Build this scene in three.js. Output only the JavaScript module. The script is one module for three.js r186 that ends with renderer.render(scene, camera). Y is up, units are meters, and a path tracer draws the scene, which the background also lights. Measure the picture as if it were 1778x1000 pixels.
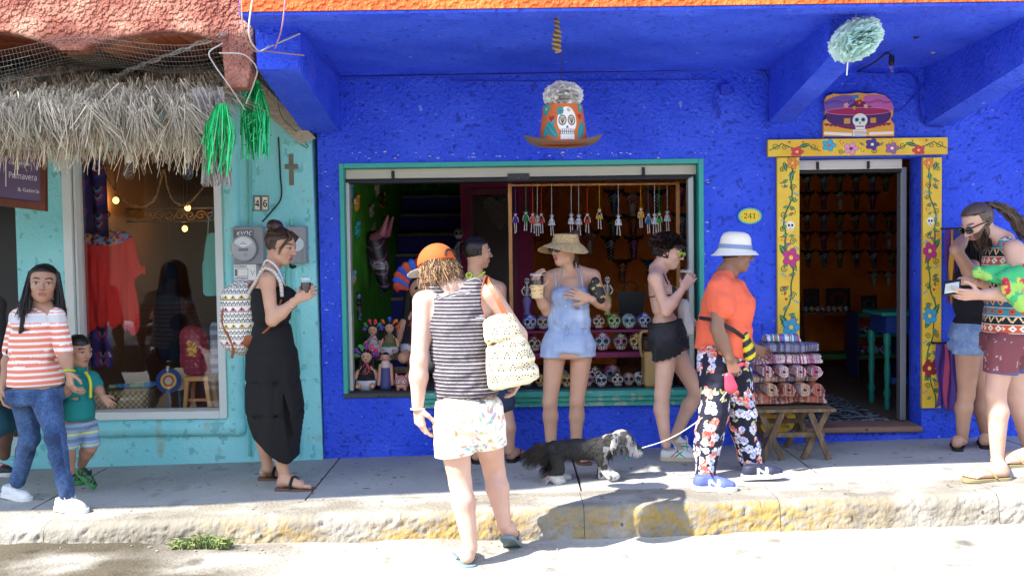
import * as THREE from 'three';
import { mergeGeometries } from 'three/addons/utils/BufferGeometryUtils.js';
import { RoundedBoxGeometry } from 'three/addons/geometries/RoundedBoxGeometry.js';

// ---------- camera, sky, sun, exposure ----------
const scene = new THREE.Scene();
const FPX = 1680, CZ = 6.8, CY = 1.45;
const camera = new THREE.PerspectiveCamera(2 * Math.atan(500 / FPX) * 180 / Math.PI, 1024 / 575, 0.1, 400);
camera.rotation.order = 'YXZ';
camera.position.set(0, CY, CZ);
camera.rotation.set(-0.0417, 0, -0.014);
camera.updateMatrixWorld();
const SUN = new THREE.Vector3(-1.30, 1.5, 0.66).normalize();
{ // hazy bright sky: pale blue overhead, whiter towards the horizon and round the sun
const w = 128, h = 64, d = new Float32Array(w * h * 4), v = new THREE.Vector3();
for (let j = 0; j < h; j++) for (let i = 0; i < w; i++) {
const el = ((j + 0.5) / h - 0.5) * Math.PI, az = ((i + 0.5) / w - 0.5) * 2 * Math.PI, e = Math.max(0, Math.sin(el)), t = Math.pow(1 - e, 2.2);
v.set(Math.cos(el) * Math.cos(az), Math.sin(el), Math.cos(el) * Math.sin(az)); const g = Math.pow(Math.max(0, v.dot(SUN)), 14) * 0.7, k = (j * w + i) * 4, low = el < 0 ? 0.45 : 1;
[[0.36, 0.86], [0.52, 0.90], [0.82, 0.95]].forEach(([z, o], c) => { d[k + c] = ((z + (o - z) * t) + g) * 0.85 * low; }); d[k + 3] = 1;
}
const sky = new THREE.DataTexture(d, w, h, THREE.RGBAFormat, THREE.FloatType); sky.mapping = THREE.EquirectangularReflectionMapping; sky.magFilter = sky.minFilter = THREE.LinearFilter; sky.needsUpdate = true;
scene.background = sky; scene.environment = sky;
}
const sun = new THREE.DirectionalLight(new THREE.Color(1, 0.95, 0.86), 4.0);
sun.position.copy(SUN).multiplyScalar(20); sun.castShadow = true;
sun.shadow.mapSize.set(4096, 4096);
Object.assign(sun.shadow.camera, { left: -9, right: 9, top: 9, bottom: -9, near: 1, far: 50 });
scene.add(sun); scene.add(sun.target);
const renderer = new THREE.WebGLRenderer({ antialias: true });
renderer.setSize(1024, 575);
renderer.toneMapping = THREE.LinearToneMapping;
renderer.toneMappingExposure = 3.6;
renderer.shadowMap.enabled = true;

// ---------- helpers ----------
const V = (x, y, z) => new THREE.Vector3(x, y, z);
let seed = 7;
const rnd = () => { seed = (seed * 1664525 + 1013904223) >>> 0; return seed / 4294967296; };
const rr = (a, b) => a + (b - a) * rnd();
const pick = (a) => a[Math.floor(rnd() * a.length)];
const clamp = (x, a = 0, b = 1) => Math.min(b, Math.max(a, x));
const lerp = (a, b, t) => a + (b - a) * t;
const SLOPE = 0.019;
const gy = (x) => SLOPE * x;                 // the pavement climbs a little to the right
const KERBZ = 1.5, ROADY = -0.165, roadH = (x) => ROADY + SLOPE * clamp(x, -9, 9) + Math.max(0, -clamp(x, -4, 0)) * 0.025;
const gd = new THREE.Vector3();
function ray(px, py) { return gd.set((px - 889) / FPX, (500 - py) / FPX, -1).applyQuaternion(camera.quaternion); }
function P(px, py, z = 0) { const d = ray(px, py), t = (z - CZ) / d.z; return V(d.x * t, CY + d.y * t, z); }   // photo pixel on the plane z
function G(px, py, lift = 0) { const d = ray(px, py), t = (CY - lift) / (SLOPE * d.x - d.y); return V(d.x * t, CY + d.y * t, CZ + d.z * t); }   // photo pixel on the pavement
const S = (z) => (CZ - z) / FPX;             // metres per photo pixel at depth z
function h3(x, y, z) { let h = Math.imul(x | 0, 374761393) ^ Math.imul(y | 0, 668265263) ^ Math.imul(z | 0, 2147483647 ^ 1274126177); h = Math.imul(h ^ (h >>> 13), 1274126177); return ((h ^ (h >>> 16)) >>> 0) / 4294967296; }
function n3(x, y, z) {
const X = Math.floor(x), Y = Math.floor(y), Z = Math.floor(z); let a = x - X, b = y - Y, c = z - Z;
a = a * a * (3 - 2 * a); b = b * b * (3 - 2 * b); c = c * c * (3 - 2 * c);
const L = (i, j) => lerp(h3(X, Y + i, Z + j), h3(X + 1, Y + i, Z + j), a);
return lerp(lerp(L(0, 0), L(1, 0), b), lerp(L(0, 1), L(1, 1), b), c);
}
const fb = (x, y, z, o = 4) => { let s = 0, a = 0.5, t = 0; for (let i = 0; i < o; i++) { s += a * n3(x, y, z); t += a; a *= 0.5; x *= 2.03; y *= 2.03; z *= 2.03; } return s / t; };
// tileable 2-D noise
function tn(u, v, f, o = 4, sd = 0) {
let s = 0, a = 0.5, t = 0;
for (let i = 0; i < o; i++) {
const x = u * f, y = v * f, X = Math.floor(x), Y = Math.floor(y); let p = x - X, q = y - Y; p = p * p * (3 - 2 * p); q = q * q * (3 - 2 * q);
const H = (i2, j2) => h3((X + i2) % f, (Y + j2) % f, sd + i * 17);
s += a * lerp(lerp(H(0, 0), H(1, 0), p), lerp(H(0, 1), H(1, 1), p), q); t += a; a *= 0.5; f *= 2;
}
return s / t;
}
function canvas(w, h, draw) { const c = document.createElement('canvas'); c.width = w; c.height = h; draw(c.getContext('2d'), w, h); return c; }
function ctex(w, h, draw, rep = 1, repY) {   // colour texture; rep = repeats per metre of uv
const t = new THREE.CanvasTexture(canvas(w, h, draw)); t.colorSpace = THREE.SRGBColorSpace; t.wrapS = t.wrapT = THREE.RepeatWrapping; t.magFilter = THREE.LinearFilter;
t.repeat.set(rep, repY ?? rep); return t;
}
function pixels(n, fn) { const d = new Uint8Array(n * n * 4); for (let j = 0; j < n; j++) for (let i = 0; i < n; i++) { const c = fn(i / n, j / n), k = (j * n + i) * 4; d[k] = c[0] * 255; d[k + 1] = c[1] * 255; d[k + 2] = c[2] * 255; d[k + 3] = 255; } return d; }
function dtex(n, fn, rep, srgb = true) {
const t = new THREE.DataTexture(pixels(n, fn), n, n); if (srgb) t.colorSpace = THREE.SRGBColorSpace; t.wrapS = t.wrapT = THREE.RepeatWrapping; t.magFilter = THREE.LinearFilter; t.minFilter = THREE.LinearMipmapLinearFilter; t.generateMipmaps = true;
t.repeat.set(rep, rep); t.needsUpdate = true; return t;
}
const gray = (f) => (u, v) => { const g = clamp(f(u, v)); return [g, g, g]; };
const hex = (h) => { const c = new THREE.Color(h); return [c.r, c.g, c.b]; };           // linear
const shex = (h) => [(h >> 16 & 255) / 255, (h >> 8 & 255) / 255, (h & 255) / 255];     // sRGB bytes
const mixc = (a, b, t) => [lerp(a[0], b[0], t), lerp(a[1], b[1], t), lerp(a[2], b[2], t)];
const M = (color, rough = 0.8, o = {}) => new THREE.MeshStandardMaterial({ color, roughness: rough, ...o });
// ---- geometry ----
function boxUV(g) {     // triangle-wise box mapping, uv in metres
if (g.index) { if (!g.attributes.normal) g.computeVertexNormals(); g = g.toNonIndexed(); }
const p = g.attributes.position, n = p.count, uv = new Float32Array(n * 2), a = V(), b = V(), c = V();
for (let i = 0; i < n; i += 3) {
a.fromBufferAttribute(p, i); b.fromBufferAttribute(p, i + 1).sub(a); c.fromBufferAttribute(p, i + 2).sub(a); b.cross(c);
const x = Math.abs(b.x), y = Math.abs(b.y), z = Math.abs(b.z);
for (let k = i; k < i + 3; k++) {
const X = p.getX(k), Y = p.getY(k), Z = p.getZ(k);
if (y > x && y > z) { uv[k * 2] = X; uv[k * 2 + 1] = Z; } else if (x > z) { uv[k * 2] = Z + 3.37; uv[k * 2 + 1] = Y; } else { uv[k * 2] = X; uv[k * 2 + 1] = Y; }
}
}
g.setAttribute('uv', new THREE.BufferAttribute(uv, 2)); return g;
}
function clean(gs, col) {    // strip to position/normal/uv(/color) and merge
gs = gs.flat(9).filter(Boolean).map((g) => { g = g.index ? g.toNonIndexed() : g; for (const k of Object.keys(g.attributes)) if (!['position', 'normal', 'uv', 'color'].includes(k)) g.deleteAttribute(k); if (!g.attributes.uv) g.setAttribute('uv', new THREE.BufferAttribute(new Float32Array(g.attributes.position.count * 2), 2)); return g; });
if (gs.some((g) => g.attributes.color)) gs.forEach((g) => { if (!g.attributes.color) g.setAttribute('color', new THREE.BufferAttribute(new Float32Array(g.attributes.position.count * 3).fill(1), 3)); });
return gs.length === 1 ? gs[0] : mergeGeometries(gs);
}
function paint(g, c) { const n = g.attributes.position.count, a = new Float32Array(n * 3); for (let i = 0; i < n; i++) a.set(c, i * 3); g.setAttribute('color', new THREE.BufferAttribute(a, 3)); return g; }
const box = (x0, x1, y0, y1, z0, z1, r = 0) => { const w = Math.abs(x1 - x0), h = Math.abs(y1 - y0), d = Math.abs(z1 - z0); const g = r ? new RoundedBoxGeometry(w, h, d, 2, Math.min(r, w / 2.1, h / 2.1, d / 2.1)) : new THREE.BoxGeometry(w, h, d); g.translate((x0 + x1) / 2, (y0 + y1) / 2, (z0 + z1) / 2); return g; };
function hexa(f, b) {    // front quad and back quad, each [bl, br, tr, tl]
const q = [[...f], [b[1], b[0], b[3], b[2]], [b[0], f[0], f[3], b[3]], [f[1], b[1], b[2], f[2]], [f[3], f[2], b[2], b[3]], [b[0], b[1], f[1], f[0]]], pos = [];
for (const [A, B, C, D] of q) for (const v of [A, B, C, A, C, D]) pos.push(v.x, v.y, v.z);
const g = new THREE.BufferGeometry(); g.setAttribute('position', new THREE.Float32BufferAttribute(pos, 3)); g.computeVertexNormals(); return boxUV(g);
}
const sub = (v, k, s) => V(v.x + (k === 'x' ? s : 0), v.y + (k === 'y' ? s : 0), v.z + (k === 'z' ? s : 0));
function tube(pts, r, seg = 0, rad = 6, closed = false) { const c = new THREE.CatmullRomCurve3(pts, closed, 'centripetal'); return new THREE.TubeGeometry(c, seg || pts.length * 5, r, rad, closed); }
function rod(a, b, r, r2 = r, n = 8) { const d = V().subVectors(b, a), g = new THREE.CylinderGeometry(r2, r, d.length(), n); g.applyQuaternion(new THREE.Quaternion().setFromUnitVectors(V(0, 1, 0), d.clone().normalize())); g.translate((a.x + b.x) / 2, (a.y + b.y) / 2, (a.z + b.z) / 2); return g; }
function bar(a, b, w, d) { const v = V().subVectors(b, a), g = new THREE.BoxGeometry(w, v.length(), d); g.applyQuaternion(new THREE.Quaternion().setFromUnitVectors(V(0, 1, 0), v.clone().normalize())); g.translate((a.x + b.x) / 2, (a.y + b.y) / 2, (a.z + b.z) / 2); return boxUV(g); }
const lathe = (pts, n = 24) => new THREE.LatheGeometry(pts.map(([x, y]) => new THREE.Vector2(x, y)), n);
const ball = (c, r, sx = 1, sy = 1, sz = 1, n = 12) => { const g = new THREE.SphereGeometry(r, n, Math.ceil(n * 0.7)); g.scale(sx, sy, sz); g.translate(c.x, c.y, c.z); return g; };
function shape(pts) { const s = new THREE.Shape(); pts.forEach(([x, y], i) => (i ? s.lineTo(x, y) : s.moveTo(x, y))); return s; }
function ext(s, d, z0 = 0, bevel = 0, seg = 8) { const g = new THREE.ExtrudeGeometry(s, { depth: d - 2 * bevel, bevelEnabled: bevel > 0, bevelSize: bevel, bevelThickness: bevel, bevelSegments: 2, curveSegments: seg }); g.translate(0, 0, z0 + bevel); return g; }
// ---- objects ----
const used = {};
const numbered = (n) => { const k = used[n] = (used[n] ?? -1) + 1; return k ? n + '_' + String(k).padStart(3, '0') : n; };
function thing(name, label, category, at = V(0, 0, 0), group) { const o = new THREE.Group(); o.name = numbered(name); o.position.copy(at); o.userData = { label, category }; if (group) o.userData.group = group; scene.add(o); return o; }
function part(name, gs, mat, parent, ud) {    // geometry in world coordinates -> a child of the thing
const g = clean(Array.isArray(gs) ? gs : [gs]); if (!g.attributes.normal) g.computeVertexNormals();
const m = new THREE.Mesh(g, mat); m.name = name; m.castShadow = m.receiveShadow = true;
if (parent) { const o = V(); let q = parent; while (q && q !== scene) { o.add(q.position); q = q.parent; } g.translate(-o.x, -o.y, -o.z); parent.add(m); } 
if (ud) m.userData = ud; return m;
}
function solo(name, gs, mat, label, category, group) { const m = part(numbered(name), gs, mat); m.userData = { label, category }; if (group) m.userData.group = group; scene.add(m); m.geometry.computeBoundingBox(); const b = m.geometry.boundingBox, c = V((b.min.x + b.max.x) / 2, b.min.y, (b.min.z + b.max.z) / 2); m.geometry.translate(-c.x, -c.y, -c.z); m.position.copy(c); return m; }
function struct(name, gs, mat, label) { const m = part(name, gs, mat); m.userData = { kind: 'structure', label, category: 'ground' }; scene.add(m); return m; }
// ---- signed-distance modelling with surface nets ----
class Field {
constructor(cell = 0.01, k = 0.02) { this.c = cell; this.k = k; this.pr = []; this.cuts = []; this.sub = []; }
cone(a, b, ra, rb = ra, o = {}) { this.pr.push({ a, b, ra, rb, ...o }); return this; }
ball(a, r, o = {}) { return this.cone(a, a, r, r, o); }
// ellipsoid with axes (unit vectors X,Y,Z) and radii
ell(c, r, ax, o = {}) { this.pr.push({ e: 1, a: c, b: c, r, ax, ra: Math.max(...r), rb: Math.max(...r), ...o }); return this; }
cut(f) { this.cuts.push(f); return this; }
minus(f) { this.sub.push(f); return this; }
static d(p, x, y, z) {
if (p.e) {
const dx = x - p.a.x, dy = y - p.a.y, dz = z - p.a.z, [X, Y, Z] = p.ax;
const u = (dx * X.x + dy * X.y + dz * X.z) / p.r[0], v = (dx * Y.x + dy * Y.y + dz * Y.z) / p.r[1], w = (dx * Z.x + dy * Z.y + dz * Z.z) / p.r[2];
return (Math.sqrt(u * u + v * v + w * w) - 1) * Math.min(p.r[0], p.r[1], p.r[2]);
}
const bx = p.b.x - p.a.x, by = p.b.y - p.a.y, bz = p.b.z - p.a.z, L = bx * bx + by * by + bz * bz;
let t = L > 1e-9 ? ((x - p.a.x) * bx + (y - p.a.y) * by + (z - p.a.z) * bz) / L : 0; t = t < 0 ? 0 : t > 1 ? 1 : t;
let dx = x - p.a.x - bx * t, dy = y - p.a.y - by * t, dz = z - p.a.z - bz * t; const R = p.ra + (p.rb - p.ra) * t;
if (p.cap) {
const le = Math.sqrt(L), tt = ((x - p.a.x) * bx + (y - p.a.y) * by + (z - p.a.z) * bz) / L, ax = Math.max(-tt, tt - 1) * le, tx = x - p.a.x - bx * tt, ty = y - p.a.y - by * tt, tz = z - p.a.z - bz * tt;
const s = p.s + (p.s2 - p.s) * t, q = tx * p.f.x + ty * p.f.y + tz * p.f.z, m = (1 / s - 1) * q, ex = tx + p.f.x * m, ey = ty + p.f.y * m, ez = tz + p.f.z * m, o = p.cap;
const dp = (Math.sqrt(ex * ex + ey * ey + ez * ez) - R) * Math.min(1, s * 1.15) + o, da = ax + o; return (dp > 0 && da > 0 ? Math.hypot(dp, da) : Math.max(dp, da)) - o;
}
if (p.s) { const s = p.s2 === undefined ? p.s : p.s + (p.s2 - p.s) * t, q = dx * p.f.x + dy * p.f.y + dz * p.f.z, m = (1 / s - 1) * q; dx += p.f.x * m; dy += p.f.y * m; dz += p.f.z * m; return (Math.sqrt(dx * dx + dy * dy + dz * dz) - R) * Math.min(1, s * 1.2); }
return Math.sqrt(dx * dx + dy * dy + dz * dz) - R;
}
mesh({ color, uv = true, noise } = {}) {
const c = this.c, pad = 0.03, lo = V(1e9, 1e9, 1e9), hi = V(-1e9, -1e9, -1e9);
for (const p of this.pr) for (const [q, r0] of [[p.a, p.ra], [p.b, p.rb]]) { const r = r0 * Math.max(1, p.s ?? 1, p.s2 ?? 1); lo.min(V(q.x - r, q.y - r, q.z - r)); hi.max(V(q.x + r, q.y + r, q.z + r)); }
lo.subScalar(pad + c * 2); hi.addScalar(pad + c * 2);
const nx = Math.ceil((hi.x - lo.x) / c) + 1, ny = Math.ceil((hi.y - lo.y) / c) + 1, nz = Math.ceil((hi.z - lo.z) / c) + 1, N = nx * ny * nz;
const f = new Float32Array(N).fill(1), sx = 1, sy = nx, sz = nx * ny;
for (const p of this.pr) {
const k = p.k ?? this.k, m = k + c * 3.2, wide = Math.max(1, p.s ?? 1, p.s2 ?? 1), R = (q, r, ax, sg) => q[ax] + sg * (r * wide + m);
const i0 = [], i1 = [];
for (const ax of ['x', 'y', 'z']) { const n = ax === 'x' ? nx : ax === 'y' ? ny : nz; i0.push(Math.max(0, Math.floor((Math.min(R(p.a, p.ra, ax, -1), R(p.b, p.rb, ax, -1)) - lo[ax]) / c))); i1.push(Math.min(n - 1, Math.ceil((Math.max(R(p.a, p.ra, ax, 1), R(p.b, p.rb, ax, 1)) - lo[ax]) / c))); }
for (let z = i0[2]; z <= i1[2]; z++) for (let y = i0[1]; y <= i1[1]; y++) { let i = i0[0] + y * sy + z * sz; const Y = lo.y + y * c, Z = lo.z + z * c; for (let x = i0[0]; x <= i1[0]; x++, i++) {
const d = Field.d(p, lo.x + x * c, Y, Z), e = f[i];
if (p.neg) { const h = k - Math.abs(-d - e); f[i] = Math.max(e, -d) + (h > 0 ? h * h * 0.25 / k : 0); }
else { const h = k - Math.abs(d - e); f[i] = Math.min(d, e) - (h > 0 ? h * h * 0.25 / k : 0); }
} }
}
if (noise || this.cuts.length || this.sub.length) for (let z = 0, i = 0; z < nz; z++) for (let y = 0; y < ny; y++) for (let x = 0; x < nx; x++, i++) {
if (f[i] > 0.05) continue; const X = lo.x + x * c, Y = lo.y + y * c, Z = lo.z + z * c;
if (noise && f[i] > -0.05) f[i] += noise(X, Y, Z);
for (const q of this.cuts) f[i] = Math.max(f[i], q(X, Y, Z));
}
const vi = new Int32Array(N).fill(-1), pos = [], idx = [], cr = [0, sx, sy, sx + sy, sz, sz + sx, sz + sy, sz + sx + sy], ed = [[0, 1], [2, 3], [4, 5], [6, 7], [0, 2], [1, 3], [4, 6], [5, 7], [0, 4], [1, 5], [2, 6], [3, 7]];
for (let z = 0; z < nz - 1; z++) for (let y = 0; y < ny - 1; y++) for (let x = 0, i = y * sy + z * sz; x < nx - 1; x++, i++) {
let m = 0; for (let q = 0; q < 8; q++) if (f[i + cr[q]] < 0) m |= 1 << q;
if (m === 0 || m === 255) continue;
let px = 0, py = 0, pz = 0, n = 0;
for (const [a, b] of ed) { if (!((m >> a ^ m >> b) & 1)) continue; const fa = f[i + cr[a]], t = fa / (fa - f[i + cr[b]]); px += lerp(a & 1, b & 1, t); py += lerp(a >> 1 & 1, b >> 1 & 1, t); pz += lerp(a >> 2, b >> 2, t); n++; }
vi[i] = pos.length / 3; pos.push(lo.x + (x + px / n) * c, lo.y + (y + py / n) * c, lo.z + (z + pz / n) * c);
}
for (let z = 1; z < nz - 1; z++) for (let y = 1; y < ny - 1; y++) for (let x = 1, i = x + y * sy + z * sz; x < nx - 1; x++, i++) {
const s = f[i] < 0;
for (const [d, u, v] of [[sx, sy, sz], [sy, sz, sx], [sz, sx, sy]]) {
if (s === (f[i + d] < 0)) continue; const a = vi[i - u - v], b = vi[i - v], e = vi[i], g = vi[i - u]; if (a < 0 || b < 0 || e < 0 || g < 0) continue;
if (s) idx.push(a, b, e, a, e, g); else idx.push(a, e, b, a, g, e);
}
}
let g = new THREE.BufferGeometry(); g.setAttribute('position', new THREE.Float32BufferAttribute(pos, 3)); g.setIndex(idx); g.computeVertexNormals();
if (color) { const n = pos.length / 3, a = new Float32Array(n * 3), nn = g.attributes.normal; for (let i = 0; i < n; i++) { const q = color(pos[i * 3], pos[i * 3 + 1], pos[i * 3 + 2], nn.getX(i), nn.getY(i), nn.getZ(i)); a.set(q, i * 3); } g.setAttribute('color', new THREE.BufferAttribute(a, 3)); }
return uv ? boxUV(g) : g.toNonIndexed();
}
}
// ---------- shared materials ----------
const stuccoBump = dtex(512, gray((u, v) => { const a = tn(u + 0.02 * tn(u, v, 16, 2, 5), v, 40, 3, 1), b = tn(u, v, 10, 3, 2); return clamp((a - 0.35) * 1.7) * 0.75 + b * 0.3; }), 1.5, false);
const fineBump = dtex(256, gray((u, v) => tn(u, v, 24, 4, 3)), 3, false);
const blueMap = dtex(512, (u, v) => { const a = tn(u, v, 6, 5, 8), b = tn(u, v, 60, 2, 9), c = tn(u, v, 64, 3, 11); const dd = tn(u, v, 3, 4, 12); let col = mixc(shex(0x244ce2), shex(0x3d62f4), clamp(a * 1.9 - 0.45)); col = mixc(col, shex(0x304ad0), clamp((dd - 0.5) * 3) * 0.6); if (b > 0.74) col = mixc(col, shex(0x1732a8), 0.6); if (c > 0.845) col = mixc(col, shex(0x9fb0f0), 0.7); return col; }, 0.55);
const tealMap = dtex(512, (u, v) => { const a = tn(u, v, 4, 5, 18), b = tn(u, v, 34, 3, 19), c = tn(u, v * 0.5, 14, 4, 20); let col = mixc(shex(0x84d8da), shex(0xa2e6e6), clamp(a * 1.6 - 0.3)); if (b > 0.72) col = mixc(col, shex(0x5fa8aa), 0.5); if (c > 0.74) col = mixc(col, shex(0x9fb6a6), clamp((c - 0.74) * 5)); return col; }, 0.6);
const mBlue = M(0xffffff, 0.72, { map: blueMap, bumpMap: stuccoBump, bumpScale: 0.011 });
const mBlueSmooth = M(0x3048dc, 0.6, { bumpMap: fineBump, bumpScale: 0.002 });
const mTeal = M(0xffffff, 0.7, { map: tealMap, bumpMap: fineBump, bumpScale: 0.004 });
const woodMap = (c1, c2, rep = 1) => dtex(256, (u, v) => mixc(shex(c1), shex(c2), clamp(tn(u, v * 0.25 + tn(u, v, 4, 2, 4) * 0.02, 32, 3, 31) * 1.4 - 0.2)), rep);
const mPine = M(0xffffff, 0.65, { map: woodMap(0xb9793f, 0xd9a062, 1.5), bumpMap: fineBump, bumpScale: 0.001 });
const mOldWood = M(0xffffff, 0.8, { map: woodMap(0x4c3c2e, 0x7c664c, 2), bumpMap: fineBump, bumpScale: 0.002 });
const mDarkWood = M(0xffffff, 0.6, { map: woodMap(0x5a2c18, 0x8a4a26, 2) });
const mWhite = M(0xe8e6df, 0.5), mBlack = M(0x101012, 0.6), mMetal = M(0x9a9c9d, 0.42, { metalness: 0.7 }), mDarkMetal = M(0x2a2a2c, 0.5, { metalness: 0.5 });
const mGreyBox = M(0x8f9294, 0.55, { bumpMap: fineBump, bumpScale: 0.0006 });
const glassPane = new THREE.MeshPhysicalMaterial({ color: 0xffffff, roughness: 0.02, transmission: 1, thickness: 0, ior: 1.52 });
const vc = (rough = 0.8, o = {}) => new THREE.MeshStandardMaterial({ vertexColors: true, roughness: rough, ...o });

// ---------- ground ----------
const concMap = dtex(512, (u, v) => { const a = tn(u, v, 4, 6, 41), b = tn(u, v, 90, 2, 42), c = tn(u, v, 9, 4, 43); let col = mixc(shex(0x93918e), shex(0xa9a7a4), clamp(a * 1.8 - 0.4)); col = mixc(col, shex(0x868481), clamp((b - 0.6) * 1.2)); if (c > 0.66) col = mixc(col, shex(0x7c7873), clamp((c - 0.66) * 5)); if (tn(u, v, 44, 2, 44) > 0.86) col = shex(0x5e5b58); return col; }, 0.5);
const mConc = M(0xffffff, 0.85, { map: concMap, bumpMap: fineBump, bumpScale: 0.003 });
const roadMap = dtex(1024, (u, v) => { const a = tn(u, v, 5, 6, 51), b = tn(u, v, 120, 2, 52), c = tn(u, v, 24, 4, 53); let col = mixc(shex(0x98928a), shex(0xb4aea4), clamp(a * 1.8 - 0.4)); col = mixc(col, shex(0x807a70), clamp((b - 0.62) * 2)); if (c > 0.68) col = mixc(col, shex(0x6a655c), clamp((c - 0.66) * 5)); return col; }, 0.25);
const mRoad = M(0xffffff, 0.9, { map: roadMap, bumpMap: fineBump, bumpScale: 0.006 });
const jx = [-7.2, G(206 - 390 * 2, 801).x, G(206 - 390, 801).x, G(206, 801).x, G(588, 797).x, G(995, 800).x, G(1376, 790).x, G(1376, 790).x + 1.57, G(1376, 790).x + 3.14, 9];
{
// one wide sheet to the horizon with a finer relief near the kerb
const X = [], Z = []; for (let x = -120; x < -7; x += 12) X.push(x); for (let x = -6; x <= 6; x += 0.09) X.push(x); for (let x = 7; x <= 120; x += 12) X.push(x);
for (let z = -120; z < 1; z += 15) Z.push(z); Z.push(1.2); for (let z = 1.35; z < 4.2; z += 0.06) Z.push(z); for (let z = 4.5; z < 130; z *= 1.25) Z.push(z);
const pos = [], uv = [], col = [], idx = [];
for (const z of Z) for (const x of X) {
const near = Math.abs(x) < 6.2 && z > 1.3 && z < 4.4, y = roadH(x) + (near ? (fb(x * 2.2, z * 2.2, 3) - 0.5) * 0.035 + (fb(x * 9, z * 9, 8) - 0.5) * 0.016 : 0) - (z < 1 ? 0.05 : 0);
pos.push(x, y, z); uv.push(x, z);
const dirt = near ? clamp((fb(x * 1.3 + 9, z * 2.2, 5, 4) - 0.34) * 7) * clamp((-0.95 - x) * 1.6) : 0, dirt2 = near ? clamp((fb(x * 3, z * 5, 15, 4) - 0.56) * 6) * 0.5 : 0;
const c = mixc([1, 1, 1], [0.2, 0.17, 0.115], Math.max(dirt, dirt2 * 0.5)); col.push(...c);
}
const nx = X.length; for (let j = 0; j < Z.length - 1; j++) for (let i = 0; i < nx - 1; i++) { const a = j * nx + i; idx.push(a, a + nx, a + 1, a + 1, a + nx, a + nx + 1); }
const g = new THREE.BufferGeometry(); g.setAttribute('position', new THREE.Float32BufferAttribute(pos, 3)); g.setAttribute('uv', new THREE.Float32BufferAttribute(uv, 2)); g.setAttribute('color', new THREE.Float32BufferAttribute(col, 3)); g.setIndex(idx); g.computeVertexNormals();
mRoad.vertexColors = true;
struct('road', g, mRoad, 'pale dusty concrete road in full sun with a dirt patch');
}
{
const sw = thing('sidewalk', 'grey concrete pavement slabs in front of both shops', 'pavement'); sw.userData.kind = 'structure';
for (let i = 0; i < jx.length - 1; i++) {
const a = jx[i] + 0.007, b = jx[i + 1] - 0.007, f = (x, dz, z) => V(x, gy(x) + dz, z), zf = 1.14;
part('paving_slab', hexa([f(a, -0.3, zf), f(b, -0.3, zf), f(b, rr(-0.002, 0.002), zf), f(a, rr(-0.002, 0.002), zf)], [f(a, -0.3, -0.1), f(b, -0.3, -0.1), f(b, 0, -0.1), f(a, 0, -0.1)]), mConc, sw);
}
part('joint_bed', hexa([V(-7.3, gy(-7.3) - 0.3, 1.1), V(9, gy(9) - 0.3, 1.1), V(9, gy(9) - 0.014, 1.1), V(-7.3, gy(-7.3) - 0.014, 1.1)], [V(-7.3, gy(-7.3) - 0.3, -0.1), V(9, gy(9) - 0.3, -0.1), V(9, gy(9) - 0.014, -0.1), V(-7.3, gy(-7.3) - 0.014, -0.1)]), M(0x3a3733, 0.95), sw);
}
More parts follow.
